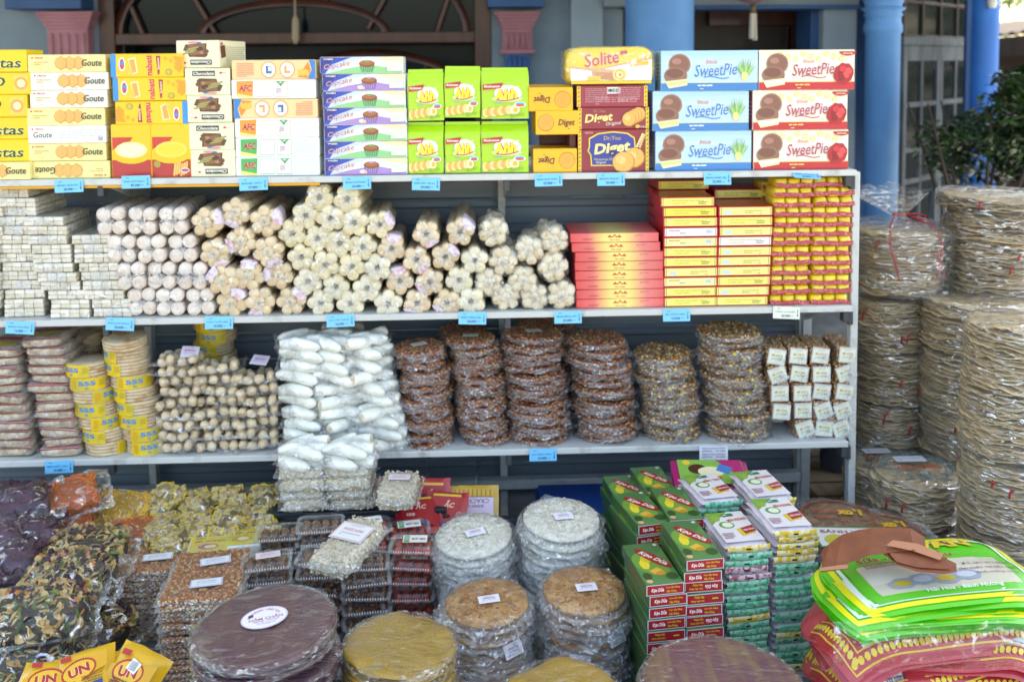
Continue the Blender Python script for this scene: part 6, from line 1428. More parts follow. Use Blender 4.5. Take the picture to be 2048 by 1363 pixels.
traycol(538, 1108, -.42, tb, tbl, 'clear tray of sesame sweets in the leftmost column', rz=.16)
traycol(642, 1100, -.40, tb, None, 'clear tray of brown sweets below the diagonal crisp bar', rz=-.06)
traycol(733, 1112, -.42, tb, None, 'clear tray of brown sweets beside the red ones', rz=.12)
traycol(824, 1078, -.38, trd, trl, 'clear tray of red candied fruit in the front red column', rz=-.04)
traycol(818, 1050, -.25, trd, trl, 'clear tray of red candied fruit in the back red column', rz=-.02)
traycol(560, 1052, -.26, tb, None, 'clear tray of brown sweets in the back row beside the candy bags', rz=.05)
traycol(640, 1036, -.27, tb, None, 'clear tray of brown sweets in the back row under the white bags', rz=.08)
traycol(738, 1042, -.27, trd, trl, 'clear tray of red candied fruit in the back row', rz=.14)
# puffed cereal bars in film
m_crisp = mat('puffed_cereal', '#cdbb9c', .75, col2='#e4dac6', nscale=90, nlo=.42, nhi=.58, bump=.9, bscale=150)
def crisp(w, d, h, seed, lab=None, fl=None):
    k = Kit('cereal_bar_pack', 'cereal bar'); r = random.Random(seed); mb = MB(); mb.add(blob(w / 2, d / 2, h / 2, seed, .06, 24, 10, .3), m_crisp, None, True); bl = blob(1.4, .7, .7, 2, .2, 6, 4)
    for i in range(420):
        u, v = r.uniform(-.95, .95), r.uniform(-.95, .95); fce = r.random()
        P = (u * w / 2, v * d / 2, h / 2 * .98) if fce < .5 else (u * w / 2, -d / 2 * .99, v * h / 2 * .8) if fce < .8 else (r.choice((-1, 1)) * w / 2 * .99, u * d / 2, v * h / 2 * .8)
        mb.add(bl, m_crisp, T(*P, r.uniform(0, 6), r.uniform(0, 6), 0, .0034 * r.uniform(.8, 1.2)), True)
    k.p('cereal_bar', mb.mesh('cereal_bar'), T(0, 0, h / 2)); k.p('wrapper', bagmesh(fl or F_CL, w / 2 + .004, d / 2 + .004, h / 2 + .004, seed, .012, 20, 16, 7, 7, .002, .007), T(0, 0, h / 2))
    if lab: k.p('paper_label', lab, T(0, .02, h + .0055))
    return k
LB_f = label_sheet(.095, .07, '#e6e2e0', 'PHƯỚC HƯNG', '#c06a72', '#d8b0b4')
kcr = crisp(.10, .19, .046, 1, LB_f); c = at(695, 1122, -.52); kcr.put(T(c.x, -.47, c.z - .01, .14, -.02, -.5), 'long puffed cereal bar lying diagonally across the clear trays')
kcs = crisp(.10, .13, .05, 2, LB_q); c = at(795, 1010, -.22); kcs.put(T(c.x, -.17, c.z - .005, .1, 0, -.1), 'puffed cereal bar with a pink label standing between trays and red packs')
kcb = [crisp(.125, .11, .036, s, None, F_HZ) for s in (3, 4)]
for pxa, nm in ((606, 'left'), (694, 'right')):
    c0, c1 = at(pxa + 8, 1022, -.13), at(pxa, 905, -.13); n = 6
    for i in range(n):
        k = kc[i % 4] if i >= n - 2 else kcb[i % 2]; zz = c0.z + (c1.z - .045 - c0.z) * i / (n - 1)
        k.put(T(c0.x + (c1.x - c0.x) * i / (n - 1) + R.uniform(-.005, .005), -.10 + R.uniform(-.006, .006), max(zz, .4165 + i * .03), R.uniform(0, .08), R.uniform(-.04, .04), R.uniform(-.1, .1)), nth(n - 1 - i, n) + (' white candy bag' if i >= n - 2 else ' puffed cereal pack') + ' in the %s column below the white candy shelf' % nm, 'stack of white bags in front of the lowest shelf')
# red and purple soft packs behind
def softpack(w, h, base, draw, seed, d=.02):
    k = Kit('foil_pack', 'foil pack', one('foil_pack', pillow(w / 2, h / 2, d / 2, seed, .006, 16, 12, 4, 4, .002, .003), mat('foil_' + base.lstrip('#'), base, .3, coat=.5, coat_bump=.3, cscale=15), True))
    p = Print(w, h, 0, M=Matrix(((1, 0, 0, 0), (0, 0, 1, 0), (0, -1, 0, d / 2 + .0018), (0, 0, 0, 1)))); draw(p, w * .92, h * .9); k.p('front_print', p.mesh('front_print')); return k
def d_rp(p, w, h): p.rect(0, 0, w * .9, h * .8, '#a8242c'); p.text('ẮC', w * .1, h * .2, h * .2, '#e8c9b0', off=.03, shear=.2); p.lines(0, -h * .05, w * .6, h * .2, 1, '#e0b0a0', 3); p.rect(0, -h * .33, w * .6, h * .12, '#2f4a94'); p.lines(0, -h * .33, w * .5, h * .07, 1, '#e9e9f4', 2); p.rect(0, h * .42, w * .8, h * .06, '#e0b23a')
def d_pp(p, w, h):
    p.rect(0, h * .36, w * .95, h * .2, '#d6a82a'); [p.rect(-w * .4 + w * .1 * i, h * .36, w * .03, h * .18, '#a8761a') for i in range(9)]; p.rect(0, -h * .1, w * .95, h * .66, '#e2c9dc'); p.text('BÁNH QUY', 0, h * .0, h * .1, '#4a2a4f', w=w * .5, off=.02, rot=pi); p.text('CRACKERS', w * .02, h * .14, h * .12, '#4a2a4f', w=w * .7, rot=pi); p.ell(w * .25, -h * .28, w * .16, h * .12, '#8fb2d8', 12); p.rect(-w * .3, -h * .3, w * .2, h * .16, '#f1ead8')
e_ = 0
krp = softpack(.11, .13, '#b02a34', d_rp, 61); kpp = softpack(.14, .12, '#c9a23a', d_pp, 62)
for i, (px, py, k, Y, rx, rz, lab) in enumerate(((765, 1002, krp, -.05, 1.0, .1, 'red rice cracker foil pack left of the pink-labelled cereal bar'), (858, 1004, krp, -.06, 1.0, -.1, 'red rice cracker foil pack right of the pink-labelled cereal bar'), (890, 1026, krp, -.14, .6, -.2, 'red foil pack lying low behind the red trays'), (835, 1030, krp, -.16, .4, .1, 'red foil pack flat under the other red ones'), (945, 1014, kpp, -.05, .9, -.05, 'lilac and yellow coconut foil pack behind the white rice discs'))):
    c = at(px, py, Y); k.put(T(c.x, Y, c.z, rx, 0, rz), lab, 'foil packs behind the trays')

# rice discs and caramel discs in bags
m_rd = mat('rice_disc_white', '#d9d3c2', .7, col2='#ece8dc', nscale=50, bump=.8, bscale=110, rnd=.03); m_cd = mat('caramel_disc', '#a87440', .4, coat=.5, col2='#c79a62', nscale=45, nlo=.42, nhi=.6, bump=.7, bscale=90, rnd=.05)
def flake_disc(Rr, t, seed, m, fm):
    r = random.Random(seed); mb = MB(); mb.add(lathe([(Rr * .3, 0), (Rr * .96, 0), (Rr, t * .5), (Rr * .96, t), (Rr * .5, t * 1.05), (Rr * .1, t * .95)], 40, lambda q, z, a: (q * (1 + .02 * ns(cos(a) * 3, sin(a) * 3, 0, seed)), z + .0015 * ns(q * 60 * cos(a), q * 60 * sin(a), seed))), m, None, True)
    for i in range(420):
        q = Rr * .97 * r.random() ** .5; a = r.uniform(0, 6.28); mb.add(chipm(r.randrange(6), .0042, .15, .001, 7), r.choice(fm), T(q * cos(a), q * sin(a), t * (1.03 - .3 * (q / Rr) ** 6) + .0002, r.uniform(-.08, .08), r.uniform(-.08, .08), a))
    return mb.mesh('flake_disc')
fmw = [m_rd, mat('rice_flake', '#e9e4d6', .6), mat('rice_flake2', '#cfc4a8', .6)]; fmc = [m_cd, mat('caramel_flake', '#b98a52', .4, coat=.5), mat('caramel_flake2', '#8f5c2c', .4, coat=.5)]
def flake_kit(Rr, seed, m, fm, lab=None, side=False):
    k = Kit('flake_disc_pack', 'disc pack'); t = .011; k.p('flake_disc', flake_disc(Rr, t, seed, m, fm)); k.p('wrapper', disc_bag(Rr, t, seed, 1.15, .014, droop=.01, fl=F_DB), T(0, 0, t * .5, 0, 0, seed * .4))
    if lab: k.p('paper_label', lab, T(.005, .0, t + .005, 0, 0, .15))
    if side: k.p('paper_label', lab or LB_w, T(.02, -Rr * 1.06, t * .2, radians(62), 0, .2))
    return k
F_DB = film('film_disc_bag', .025, .1, 18, .55, patch=.35)
kw = [flake_kit(.1, s, m_rd, fmw) for s in (1, 2)]; kwt = flake_kit(.1, 3, m_rd, fmw, LB_w); kcm = [flake_kit(.098, s, m_cd, fmc, None, s == 5) for s in (4, 5, 6)]; kct = flake_kit(.098, 7, m_cd, fmc, LB_w)
def dstack(px, py, Y, kits, kt, pitch, what, grp, tilt=(.1, 0), base=BENCH):
    c = at(px, py, Y); n = max(1, int(round((c.z - base - .01) / pitch)))
    for i in range(n):
        f = i / max(1, n - 1); k = kt if i == n - 1 else kits[R.randrange(len(kits))]
        k.put(T(c.x + R.uniform(-.006, .006), Y + R.uniform(-.006, .006), base + .006 + i * (c.z - base - .02) / max(1, n - 1), tilt[0] * f + R.uniform(-.03, .03), tilt[1] * f + R.uniform(-.03, .03), R.uniform(-.5, .5) if i < n - 1 else R.uniform(-.1, .1)), what % nth(n - 1 - i, n), grp)
dstack(950, 1062, -.36, kw, kwt, .0205, '%s white rice flake disc in the stack beside the red trays', 'white rice flake discs', (.12, -.05))
dstack(1122, 1032, -.36, kw, kwt, .0205, '%s white rice flake disc in the taller stack to the right', 'white rice flake discs', (.14, .06))
dstack(972, 1198, -.60, kcm, kct, .0195, '%s caramel flake disc in the left stack', 'caramel flake discs', (.08, -.04))
dstack(1172, 1174, -.58, kcm, kct, .0195, '%s caramel flake disc in the right stack', 'caramel flake discs', (.08, .03))

# green and red coconut candy boxes
BW, BL, BH = .088, .19, .0245
m_cbx = mat('carton_green', '#4f7844', .35, coat=.5, coat_rough=.12, rnd=.03)
def cbox(v):
    k = Kit('coconut_candy_box', 'box', one('coconut_candy_box', box(BW, BL, BH, .0012), m_cbx))
    p = Print(BW, BH, -BL / 2); p.rect(0, 0, BW * .995, BH * .98, '#c9cdd0'); p.rect(0, 0, BW * .95, BH * .84, '#a51f26')
    if v == 2: p.text('椰子糖', -BW * .15, 0, BH * .34, '#e8c83a', w=BW * .34, off=.02) if False else p.lines(-BW * .14, 0, BW * .4, BH * .3, 1, '#e8c83a', 3)
    else: p.text('Kẹo Dừa', -BW * .2, -BH * .02, BH * .46, '#f4efe6', w=BW * .33, shear=.15, off=.03)
    p.text('Cơm Sầu Riêng', BW * .2, BH * .17, BH * .24, '#e8c83a', w=BW * .36, off=.02); p.text('Đậu Phộng', BW * .16, -BH * .2, BH * .26, '#e8c83a', w=BW * .26, off=.02)
    k.p('end_print', p.mesh('end_print'))
    p = Print(BW, BL, 0, M=Matrix(((1, 0, 0, 0), (0, 0, 1, 0), (0, -1, 0, BH / 2 + .0001), (0, 0, 0, 1)))); w, h = BW, BL
    p.rect(0, 0, w * .97, h * .98, '#55854a'); p.poly([(-w * .48, h * .1), (-w * .1, h * .3), (w * .3, h * .2), (w * .48, h * .34), (w * .48, h * .48), (-w * .48, h * .48)], '#487340'); p.ell(-w * .05, -h * .02, w * .42, h * .3, '#6f9a3c', 20, rot=.3)
    p.ell(-w * .22, -h * .02, w * .13, h * .12, '#e6d23a', 14, wob=.1); p.ell(-w * .1, h * .1, w * .15, h * .09, '#d8c030', 14); p.rect(-w * .02, -h * .2, w * .3, h * .11, '#e2b040', rot=.5); p.rect(w * .05, -h * .26, w * .24, h * .08, '#c98f2c', rot=.4); p.ell(-w * .33, -h * .3, w * .12, h * .08, '#2d4f22', 12); p.ell(w * .3, -h * .34, w * .16, h * .08, '#2d4f22', 12)
    p.ell(w * .1, h * .1, w * .17, h * .3, '#a51f2a', 20, rot=.55); p.text('Kẹo Dừa', w * .1, h * .1, w * .22, '#f2ece0', w=h * .42, rot=-.95, shear=.15, off=.03); p.ell(w * .36, h * .42, w * .06, w * .06, '#d9d9d0', 10); p.ell(-w * .36, -h * .43, w * .09, w * .09, '#e0b080', 10)
    k.p('top_print', p.mesh('top_print'))
    for s in (-1, 1):
        p = Print(BL, BH, -BW / 2, M=T(rz=s * pi / 2)); p.rect(0, 0, BL * .99, BH * .94, '#2f5a2a'); p.lines(0, 0, BL * .6, BH * .4, 2, '#6f3a2c', 2); k.p('side_print', p.mesh('side_print'))
    return k
kcx = [cbox(0), cbox(2)]
def cboxcol(px, py, Y, what, grp, rz=0, base=BENCH, jit=.004, slope=0):
    c = at(px, py, Y); n = int((c.z - base) / (BH + .0008)); st = (c.z - base - BH) / (n - 1)
    for i in range(n):
        fl = R.random() < .4 and i < n - 1
        kcx[1 if (i * 7 + px) % 11 == 0 and i < n - 1 else 0].put(T(c.x + R.uniform(-jit, jit), Y + BL / 2 + R.uniform(-jit, jit), base + BH / 2 + .001 + i * st, 0, pi if fl else 0, rz + R.uniform(-.035, .035)), what % nth(n - 1 - i, n), grp)
gc = 'green and red coconut candy boxes'
cboxcol(1322, 1168, -.74, '%s coconut candy box in the front left column', gc, .13)
cboxcol(1400, 1119, -.72, '%s coconut candy box in the front right column', gc, .1)
cboxcol(1292, 1050, -.48, '%s coconut candy box in the middle left column', gc, .22)
cboxcol(1366, 1040, -.48, '%s coconut candy box in the middle right column', gc, .1)
cboxcol(1262, 1008, -.27, '%s coconut candy box in the back left column', gc, .12)
cboxcol(1322, 990, -.27, '%s coconut candy box in the back right column', gc, .12)
# soft candy packs with speckled crimped ends
PW, PL, PH = .104, .17, .0175
def speck(base, dots, ring_):
    return mat('speckle_' + base.lstrip('#'), base, .4, coat=.5, coat_bump=.3, cscale=40, col2=dots, nscale=95, nlo=.5, nhi=.56, detail=1)
S_G, S_Y, S_P = speck('#8fd0b4', '#3fae7c', 0), speck('#ece0b0', '#e2bd2e', 0), speck('#e0c8d0', '#a85a6e', 0)
m_pk = mat('pack_film', '#dcd2dc', .35, coat=.6, coat_bump=.4, cscale=30, col2='#e9d9dd', nscale=60)
def cpack(sm, yel):
    k = Kit('coconut_candy_pack', 'candy pack', one('coconut_candy_pack', [(p[0], p[1], p[2] + PH / 2) for p in pillow(PW / 2, PL / 2, PH / 2, 3, .002, 12, 16, 6, 6, .0012, .002)[0]] and (lambda vf: ([(p[0], p[1], p[2] + PH / 2) for p in vf[0]], vf[1]))(pillow(PW / 2, PL / 2, PH / 2, 3, .002, 12, 16, 6, 6, .0012, .002)), m_pk, True))
    def fe(u, v): return ((u - .5) * PW * 1.01, -PL / 2 - .004 - .006 * sin(v * 2.4) + .002 * ns(u * 4, v, 2), PH * (-.02 + 1.04 * v) + .0012 * sin(u * 6 + sm.name.__len__()))
    k.p('crimped_end', one('crimped_end', surf(fe, 14, 4), sm, True))
    p = Print(PW, PL, 0, M=Matrix(((1, 0, 0, 0), (0, 0, 1, 0), (0, -1, 0, PH + .0025), (0, 0, 0, 1)))); w, h = PW * .92, PL * .9
    p.rect(0, 0, w, h, '#e6dee0'); p.poly([(-w * .5, h * .1), (w * .1, h * .5), (-w * .5, h * .5)], '#7aa83f'); p.ell(-w * .15, h * .06, w * .2, h * .12, '#5f9a4a', 16); p.ell(-w * .13, h * .06, w * .14, h * .085, '#e6ead0', 14); p.ell(-w * .32, h * .3, w * .12, h * .1, '#8fb04a', 12)
    p.poly([(w * .0, -h * .1), (w * .42, -h * .02), (w * .42, -h * .26), (w * .04, -h * .34)], '#e2bf3a'); p.poly([(w * .12, -h * .08), (w * .48, 0), (w * .48, -h * .2), (w * .14, -h * .28)], '#a8262e'); p.text('KẸO DỪA', w * .31, -h * .14, h * .075, '#f2ece4', w=w * .3, rot=.18, off=.04)
    p.text('BẾN TRE' if not yel else 'BÉN HƯƠNG', w * .2, h * .22, h * .1, '#c8642c', w=w * .52, rot=.14, off=.04, out='#f3e6cf'); p.rect(w * .05, h * .38, w * .3, h * .09, '#2f7a4a', rot=.1); p.lines(w * .05, h * .38, w * .24, h * .05, 1, '#e6efe6', 3); p.lines(-w * .3, -h * .3, w * .3, h * .2, 4, '#a8707c', 6)
    k.p('top_print', p.mesh('top_print'))
    k.p('eye_mark', one('eye_mark', box(PW * .11, .001, PH * .2, .0001), ink('#15181a')), T(0, -PL / 2 - .0105, PH * .56)); return k
kg, kyy, kpk = cpack(S_G, 0), cpack(S_Y, 1), cpack(S_P, 0)
kg2 = Kit(kg.name, kg.cat, kg.me); kg2.parts = kg.parts[:2]
def cpcol(px, py, Y, pat, what, rz):
    c = at(px, py, Y); n = int((c.z - BENCH) / (PH * .95)); st = (c.z - BENCH - PH) / (n - 1)
    for i in range(n):
        j = n - 1 - i; ch = pat[j] if j < len(pat) else pat[-1 - (j % 3)]; k = {'y': kyy, 'g': R.choice([kg, kg2]), 'p': kpk}[ch]
        k.put(T(c.x + R.uniform(-.004, .004), Y + PL / 2 + R.uniform(-.005, .005), BENCH + .001 + i * st, R.uniform(-.02, .02), R.uniform(-.02, .02), rz + R.uniform(-.05, .05)), what % (nth(j, n), {'y': 'yellow', 'g': 'green', 'p': 'purple'}[ch]), 'soft coconut candy packs')
cpcol(1487, 1088, -.62, 'yggppgggggyggggg', '%s %s-ended soft candy pack in the front left column', .12)
cpcol(1583, 1056, -.60, 'yyyyyggggggggggygg', '%s %s-ended soft candy pack in the front right column', .12)
cpcol(1432, 1002, -.40, 'ggg', '%s %s-ended soft candy pack in the back left column', .16)
cpcol(1540, 994, -.40, 'yyg', '%s %s-ended soft candy pack in the back right column', .16)
def d_big(p, w, h): p.rect(0, 0, w * .97, h * .96, '#7fae4a'); p.poly([(w * .1, h * .48), (w * .48, h * .48), (w * .48, -h * .4)], '#b0266a'); p.ell(-w * .2, h * .1, w * .14, h * .2, '#4a2a18', 14); p.ell(w * .0, 0, w * .2, h * .2, '#e6d9b0', 16); p.rect(w * .2, h * .1, w * .2, h * .3, '#3f7ab8', rot=-.5); p.text('KẸO DỪA', -w * .05, -h * .25, h * .16, '#c8322c', w=w * .4, off=.04, out='#f6ead0'); p.ell(-w * .35, h * .36, w * .06, h * .1, '#e6c23a', 10)
kbig = softpack(.2, .12, '#b0266a', d_big, 71, .018); c = at(1430, 962, -.22)
for i in range(3): kbig.put(T(c.x - .003 * i, -.2, c.z - .03 + i * .02, .25, 0, -.04 * i), nth(2 - i, 3) + ' green and magenta candy pack below the white price list', 'green and magenta candy packs')
# ------------------------------------------------------------------ big round rice papers in front
def wavy_disc(Rr, t, seed, amp=.004, n=52, rag=.012, edge=.35):
    prof = [(.02, 0), (.5, 0), (.8, 0), (.96, .1), (1, .5), (.96, .9), (.8, 1), (.5, 1), (.02, 1)]
    def jit(r, z, a):
        q = r * Rr; k = 1 + rag * ns(cos(a) * 2.5, sin(a) * 2.5, 1, seed) + rag * .5 * ns(cos(a) * 9, sin(a) * 9, 2, seed)
        w = amp * (r ** 2) * (ns(cos(a) * 2.2, sin(a) * 2.2, 3, seed) * 1.6 + edge * r ** 6 * ns(cos(a) * 8, sin(a) * 8, 4, seed)) + amp * .4 * ns(cos(a) * r * 4, sin(a) * r * 4, 5, seed)
        return (q * k, z * t + w)
    return lathe(prof, n, jit, True)
def paper_mats(nm, c1, c2, cb=.4):
    return mat(nm, c1, .55, col2=c2, nscale=420, nlo=.56, nhi=.66, coat=.75, coat_rough=.13, coat_bump=cb, cscale=17, stretch=(1, 1, 3), bump=.12, bscale=30, rnd=.04)
m_pp = mat('rice_paper_purple', '#481f33', .5, col2='#5c3236', nscale=9, nlo=.4, nhi=.66, detail=6, coat=.75, coat_rough=.14, coat_bump=.4, cscale=17, stretch=(2.6, .6, 2), bump=.3, bscale=240, rnd=.04); m_gp = paper_mats('rice_paper_gold', '#9a7722', '#c4a652'); m_pg = mat('rice_paper_streaked', '#5f3040', .55, col2='#75543a', nscale=13, detail=5, nlo=.42, nhi=.62, coat=.7, coat_rough=.15, coat_bump=.35, cscale=14, stretch=(3.2, .5, 1))
m_wraps = film('film_shrink', .03, .12, 16, .9, refl=1.0, patch=.5, plo=.54, phi=.64, stretch=(1, 1, 5))
def shrink(Rr, t, seed):
    """shrink film round the rim: ripples, and a loose fringe"""
    def fn(u, v):
        a = u * 2 * pi; r = [.93, .985, 1.012, 1.02, 1.012, .99][min(5, int(round(v * 5)))] * Rr; z = [t * 1.0, t * .98, t * .75, t * .4, .0, -t * .2][min(5, int(round(v * 5)))]
        e = 1 if 0 < v < 1 else .4
        return ((r + e * (.004 * ns(cos(a) * 9, sin(a) * 9, v * 3, seed) + .002 * ns(cos(a) * 25, sin(a) * 25, v * 3, seed))) * cos(a), (r + e * (.004 * ns(cos(a) * 9, sin(a) * 9, v * 3, seed) + .002 * ns(cos(a) * 25, sin(a) * 25, v * 3, seed))) * sin(a), z + e * .004 * ns(cos(a) * 7, sin(a) * 7, v * 2 + 5, seed) + e * .0016 * ns(cos(a) * 22, sin(a) * 22, v, seed) + .0015)
    mb = MB(); mb.add(surf(fn, 110, 5, True), m_wraps, None, True)
    def tp(u, v):
        a = u * 2 * pi; r = (.03 + .905 * v) * Rr
        return (r * cos(a), r * sin(a), t * 1.0 + .0032 + .0022 * ns(r * cos(a) * 22, r * sin(a) * 40, 3, seed))
    mb.add(surf(tp, 40, 7, True), film('film_top', .006, .16, 9, .6, refl=.7, patch=.15, plo=.54, phi=.66, stretch=(1, 3, 1)), None, True)
    return mb.mesh('wrapper')
def rp_kit(Rr, t, m, seeds, amp):
    out = []
    for s in seeds:
        k = Kit('rice_paper_disc', 'rice paper'); k.p('rice_paper', one('rice_paper', wavy_disc(Rr, t, s, amp), m, True)); k.p('wrapper', shrink(Rr, t, s)); out.append(k)
    return out
def rpstack(px, py, Y, kits, pitch, what, grp, tilt, jit=.008, topM=None, zmin=BENCH):
    c = at(px, py, Y); n = int((c.z - zmin) / pitch); o = None
    for i in range(n):
        f = i / (n - 1); j = jit if i < n - 1 else 0
        M = T(c.x + R.uniform(-j, j) - (1 - f) * 0, Y + R.uniform(-j, j), zmin + .002 + i * (c.z - zmin - .012) / (n - 1), tilt[0] * f + R.uniform(-.015, .015), tilt[1] * f + R.uniform(-.015, .015), R.uniform(0, 6.28) if i < n - 1 else 0)
        o = kits[R.randrange(len(kits))].put(M, what % nth(n - 1 - i, n), grp)
    return o, M
kpp_ = rp_kit(.143, .012, m_pp, (1, 2, 3), .004); kgp = rp_kit(.117, .009, m_gp, (4, 5, 6), .011); kpg = rp_kit(.163, .012, m_pg, (7, 8), .004)
o, M = rpstack(530, 1250, -.90, kpp_, .0172, '%s purple rice paper in the stack with the oval label', 'purple rice papers', (.05, -.05))
# oval label of the purple rice papers
p = Print(.13, .075, 0, M=Matrix(((1, 0, 0, 0), (0, 0, 1, 0), (0, -1, 0, 0), (0, 0, 0, 1))))
p.ell(0, 0, .047, .037, '#ded9e6', 40); p.ell(0, 0, .0455, .0355, '#c06a80', 40); p.ell(0, 0, .0448, .0348, '#e6e1ec', 40)
p.text('NĂM CHẨN', .003, -.002, .0125, '#b22a44', w=.068, off=.02, rot=.0); p.text('Đặc biệt - Thơm ngon', .004, -.0125, .0052, '#8a2a40', w=.05, off=.02); p.text('ĐT: 0510.3864 907', .004, -.0205, .0042, '#8a4a5a', w=.036)
p.arc_text('BÁNH KHOAI LANG TÍM', 0, -.006, .0325, 162, 26, .0065, '#b0485c')
for a in range(4): p.ell(-.0265 + .0035 * cos(a * pi / 2 + .8), .0105 + .003 * sin(a * pi / 2 + .8), .0028, .0022, '#1f2430', 8)
c = at(522, 1231, -.87)
lb = thing('oval_label', 'white oval label with red lettering on the top purple rice paper', 'label', M @ T(-.004, .02, .0155, 0, 0, .22), me=p.mesh('oval_label'))
rpstack(798, 1284, -.86, kgp, .0125, '%s golden rice paper in the stack beside the oval-labelled purple one', 'golden rice papers', (.04, .02), .006)
rpstack(1128, 1388, -1.0, kgp, .0125, '%s golden rice paper in the stack cut off by the bottom frame edge', 'golden rice papers', (.03, 0), .006)
rpstack(1444, 1372, -1.0, kpg, .0165, '%s streaked purple rice paper in the stack at the bottom edge', 'streaked purple rice papers', (.04, .02), .01)
# yellow snack packs at the bottom left
def d_sn(v):
    def d(p, w, h):
        p.poly([(-w * .48, h * .1), (w * .48, h * .36), (w * .48, h * .05), (-w * .48, -h * .22)], '#d9a01e'); p.ell(-w * .05, h * .08, w * .34, h * .22, '#b52a24', 20, rot=.2); p.ell(-w * .05, h * .08, w * .3, h * .18, '#e2b22c', 20, rot=.2); p.text('UN', -w * .05, h * .08, h * .18, '#b02222', w=w * .4, rot=.2, off=.05, out='#f7ecd0'); p.rect(w * .3, -h * .3, w * .22, h * .2, '#20407a', rot=.1); p.lines(w * .2, -h * .12, w * .4, h * .16, 3, '#8a5a1a', 3); p.rect(-w * .3, h * .36, w * .2, h * .1, '#b52a24', rot=.1)
        if v: p.rect(0, h * .2, w * .24, h * .2, '#f1f1ee', rot=-.2); [p.rect(-w * .09 + w * .02 * i, h * .2, w * .007, h * .16, '#2a2a2a') for i in range(9)]; p.lines(w * .0, -h * .2, w * .6, h * .3, 5, '#6a4a1a', 6)
    return d
ksn = [softpack(.115, .13, '#e3ae1c', d_sn(v), 80 + v, .045) for v in (0, 1)]
for i, (px, py, Y, rx, ry, rz, lab) in enumerate(((168, 1350, -.78, .5, -.15, .25, 'yellow and red snack pack leaning left at the bottom edge'), (262, 1352, -.78, .7, .2, -.4, 'yellow snack pack with a barcode standing up at the bottom edge'), (95, 1372, -.8, .4, .1, .1, 'yellow snack pack lowest at the bottom left corner'), (215, 1355, -.72, .6, 0, 0, 'yellow snack pack behind the two front ones'))):
    c = at(px, py, Y); ksn[i % 2].put(T(c.x, Y, c.z - .01, rx, ry, rz), lab, 'yellow snack packs at the bottom edge')
for i, (px, py) in enumerate(((120, 1440), (220, 1450))):
    c = at(px, py, -.76); ksn[i].put(T(c.x, -.76, c.z - .02, .15, 0, .2), 'yellow snack pack at the base of the %s heap' % ('left', 'right')[i], 'yellow snack packs at the bottom edge')

# ------------------------------------------------------------------ stacks of rice crackers at the right
m_rc = mat('rice_cracker', '#bba27a', .65, col2='#d0b890', nscale=40, bump=.3, bscale=60, rnd=.14)
m_red = mat('red_tie', '#b01f2e', .45, coat=.3)
F_SH = film('film_stack', .06, .16, 10, 1.0, stretch=(1, 1, 4.5), refl=1.0, hazecol='#e5eaf0', patch=.7, plo=.55, phi=.64)
def cracker_bundle(Rr, h, seed, n=None, t=.0042, labelled=None, ties=3, loose=0):
    k = Kit('rice_cracker_bundle', 'cracker bundle'); r = random.Random(seed); n = n or int(h / .0066)
    ms = [one('rice_cracker', wavy_disc(Rr * (1, .97, 1.02, .95, 1.01)[s], t * (1, 1.5, .8, 1.2, .9)[s], seed * 10 + s, .0075, 56, .04, 1.3), m_rc, True) for s in range(5)]
    for i in range(n): k.p('rice_cracker', ms[(i * 7 + i // 3) % 5], T(r.uniform(-.007, .007), r.uniform(-.007, .007), .004 + (i + r.uniform(-.3, .3)) * (h - .01) / n, r.uniform(-.035, .035), r.uniform(-.035, .035), r.uniform(0, 6.28)))
    def fn(u, v):
        a = u * 2 * pi; tt = max(0, min(1, (v - .12) / .76)); rr = Rr * (1.035 + .03 * ns(cos(a) * 3, sin(a) * 3, tt * h * 22, seed) + .012 * ns(cos(a) * 9, sin(a) * 9, tt * h * 60, seed))
        z = -.002 + tt * (h + .006)
        if v < .12: rr *= .25 + .75 * v / .12
        elif v > .88: rr *= 1 - (v - .88) / .12 * .96; z += .004 * (1 - (1 - v) / .12) + .003 * ns(cos(a) * 5 * rr * 8, sin(a) * 5 * rr * 8, 3, seed)
        return (rr * cos(a), rr * sin(a), z)
    k.p('wrapper', one('wrapper', surf(fn, 56, 30, True), F_SH, True))
    for i in range(ties):
        a = -pi / 2 + r.uniform(-1.1, 1.1); z0 = r.uniform(.15, .75) * h; L = r.uniform(.02, .06)
        k.p('red_tie', one('red_tie', tube([((Rr * 1.06) * cos(a + .25 * q * L * 8), (Rr * 1.06) * sin(a + .25 * q * L * 8), z0 + L * q + .01 * sin(q * 5)) for q in [j / 5 for j in range(6)]], .0028, 5), m_red, True))
    if labelled:
        p = Print(Rr * 2, Rr * 2, 0, M=Matrix(((1, 0, 0, 0), (0, 0, 1, 0), (0, -1, 0, h + .009), (0, 0, 0, 1))))
        mt = mat('label_teal', '#3f7f92', .5); mtr = mat('label_red_ink', '#b5442f', .5)
        for i in range(44):
            a = i * 2 * pi / 44; p.rect(Rr * .8 * cos(a), Rr * .8 * sin(a), .007, .008, mt, rot=a + .5); p.k -= p.step
        p.k += p.step
        p.line([(Rr * .66 * cos(a * .1745), Rr * .66 * sin(a * .1745)) for a in range(37)], .0035, mt)
        p.rect(Rr * .02, Rr * .42, Rr * .75, Rr * .34, ink('#d3d7e2')); p.lines(Rr * .02, Rr * .42, Rr * .6, Rr * .2, 2, '#9fa6bc', 4)
        p.text('NINH CAY', 0, -Rr * .08, Rr * .22, mtr, w=Rr * 1.05, off=.02, rot=pi); p.ell(0, -Rr * .42, Rr * .14, Rr * .14, mt, 14); p.ell(0, -Rr * .42, Rr * .09, Rr * .09, m_rc, 12); p.text('S', 0, -Rr * .42, Rr * .12, mt, off=.03)
        k.p('printed_label', p.mesh('printed_label'))
    return k
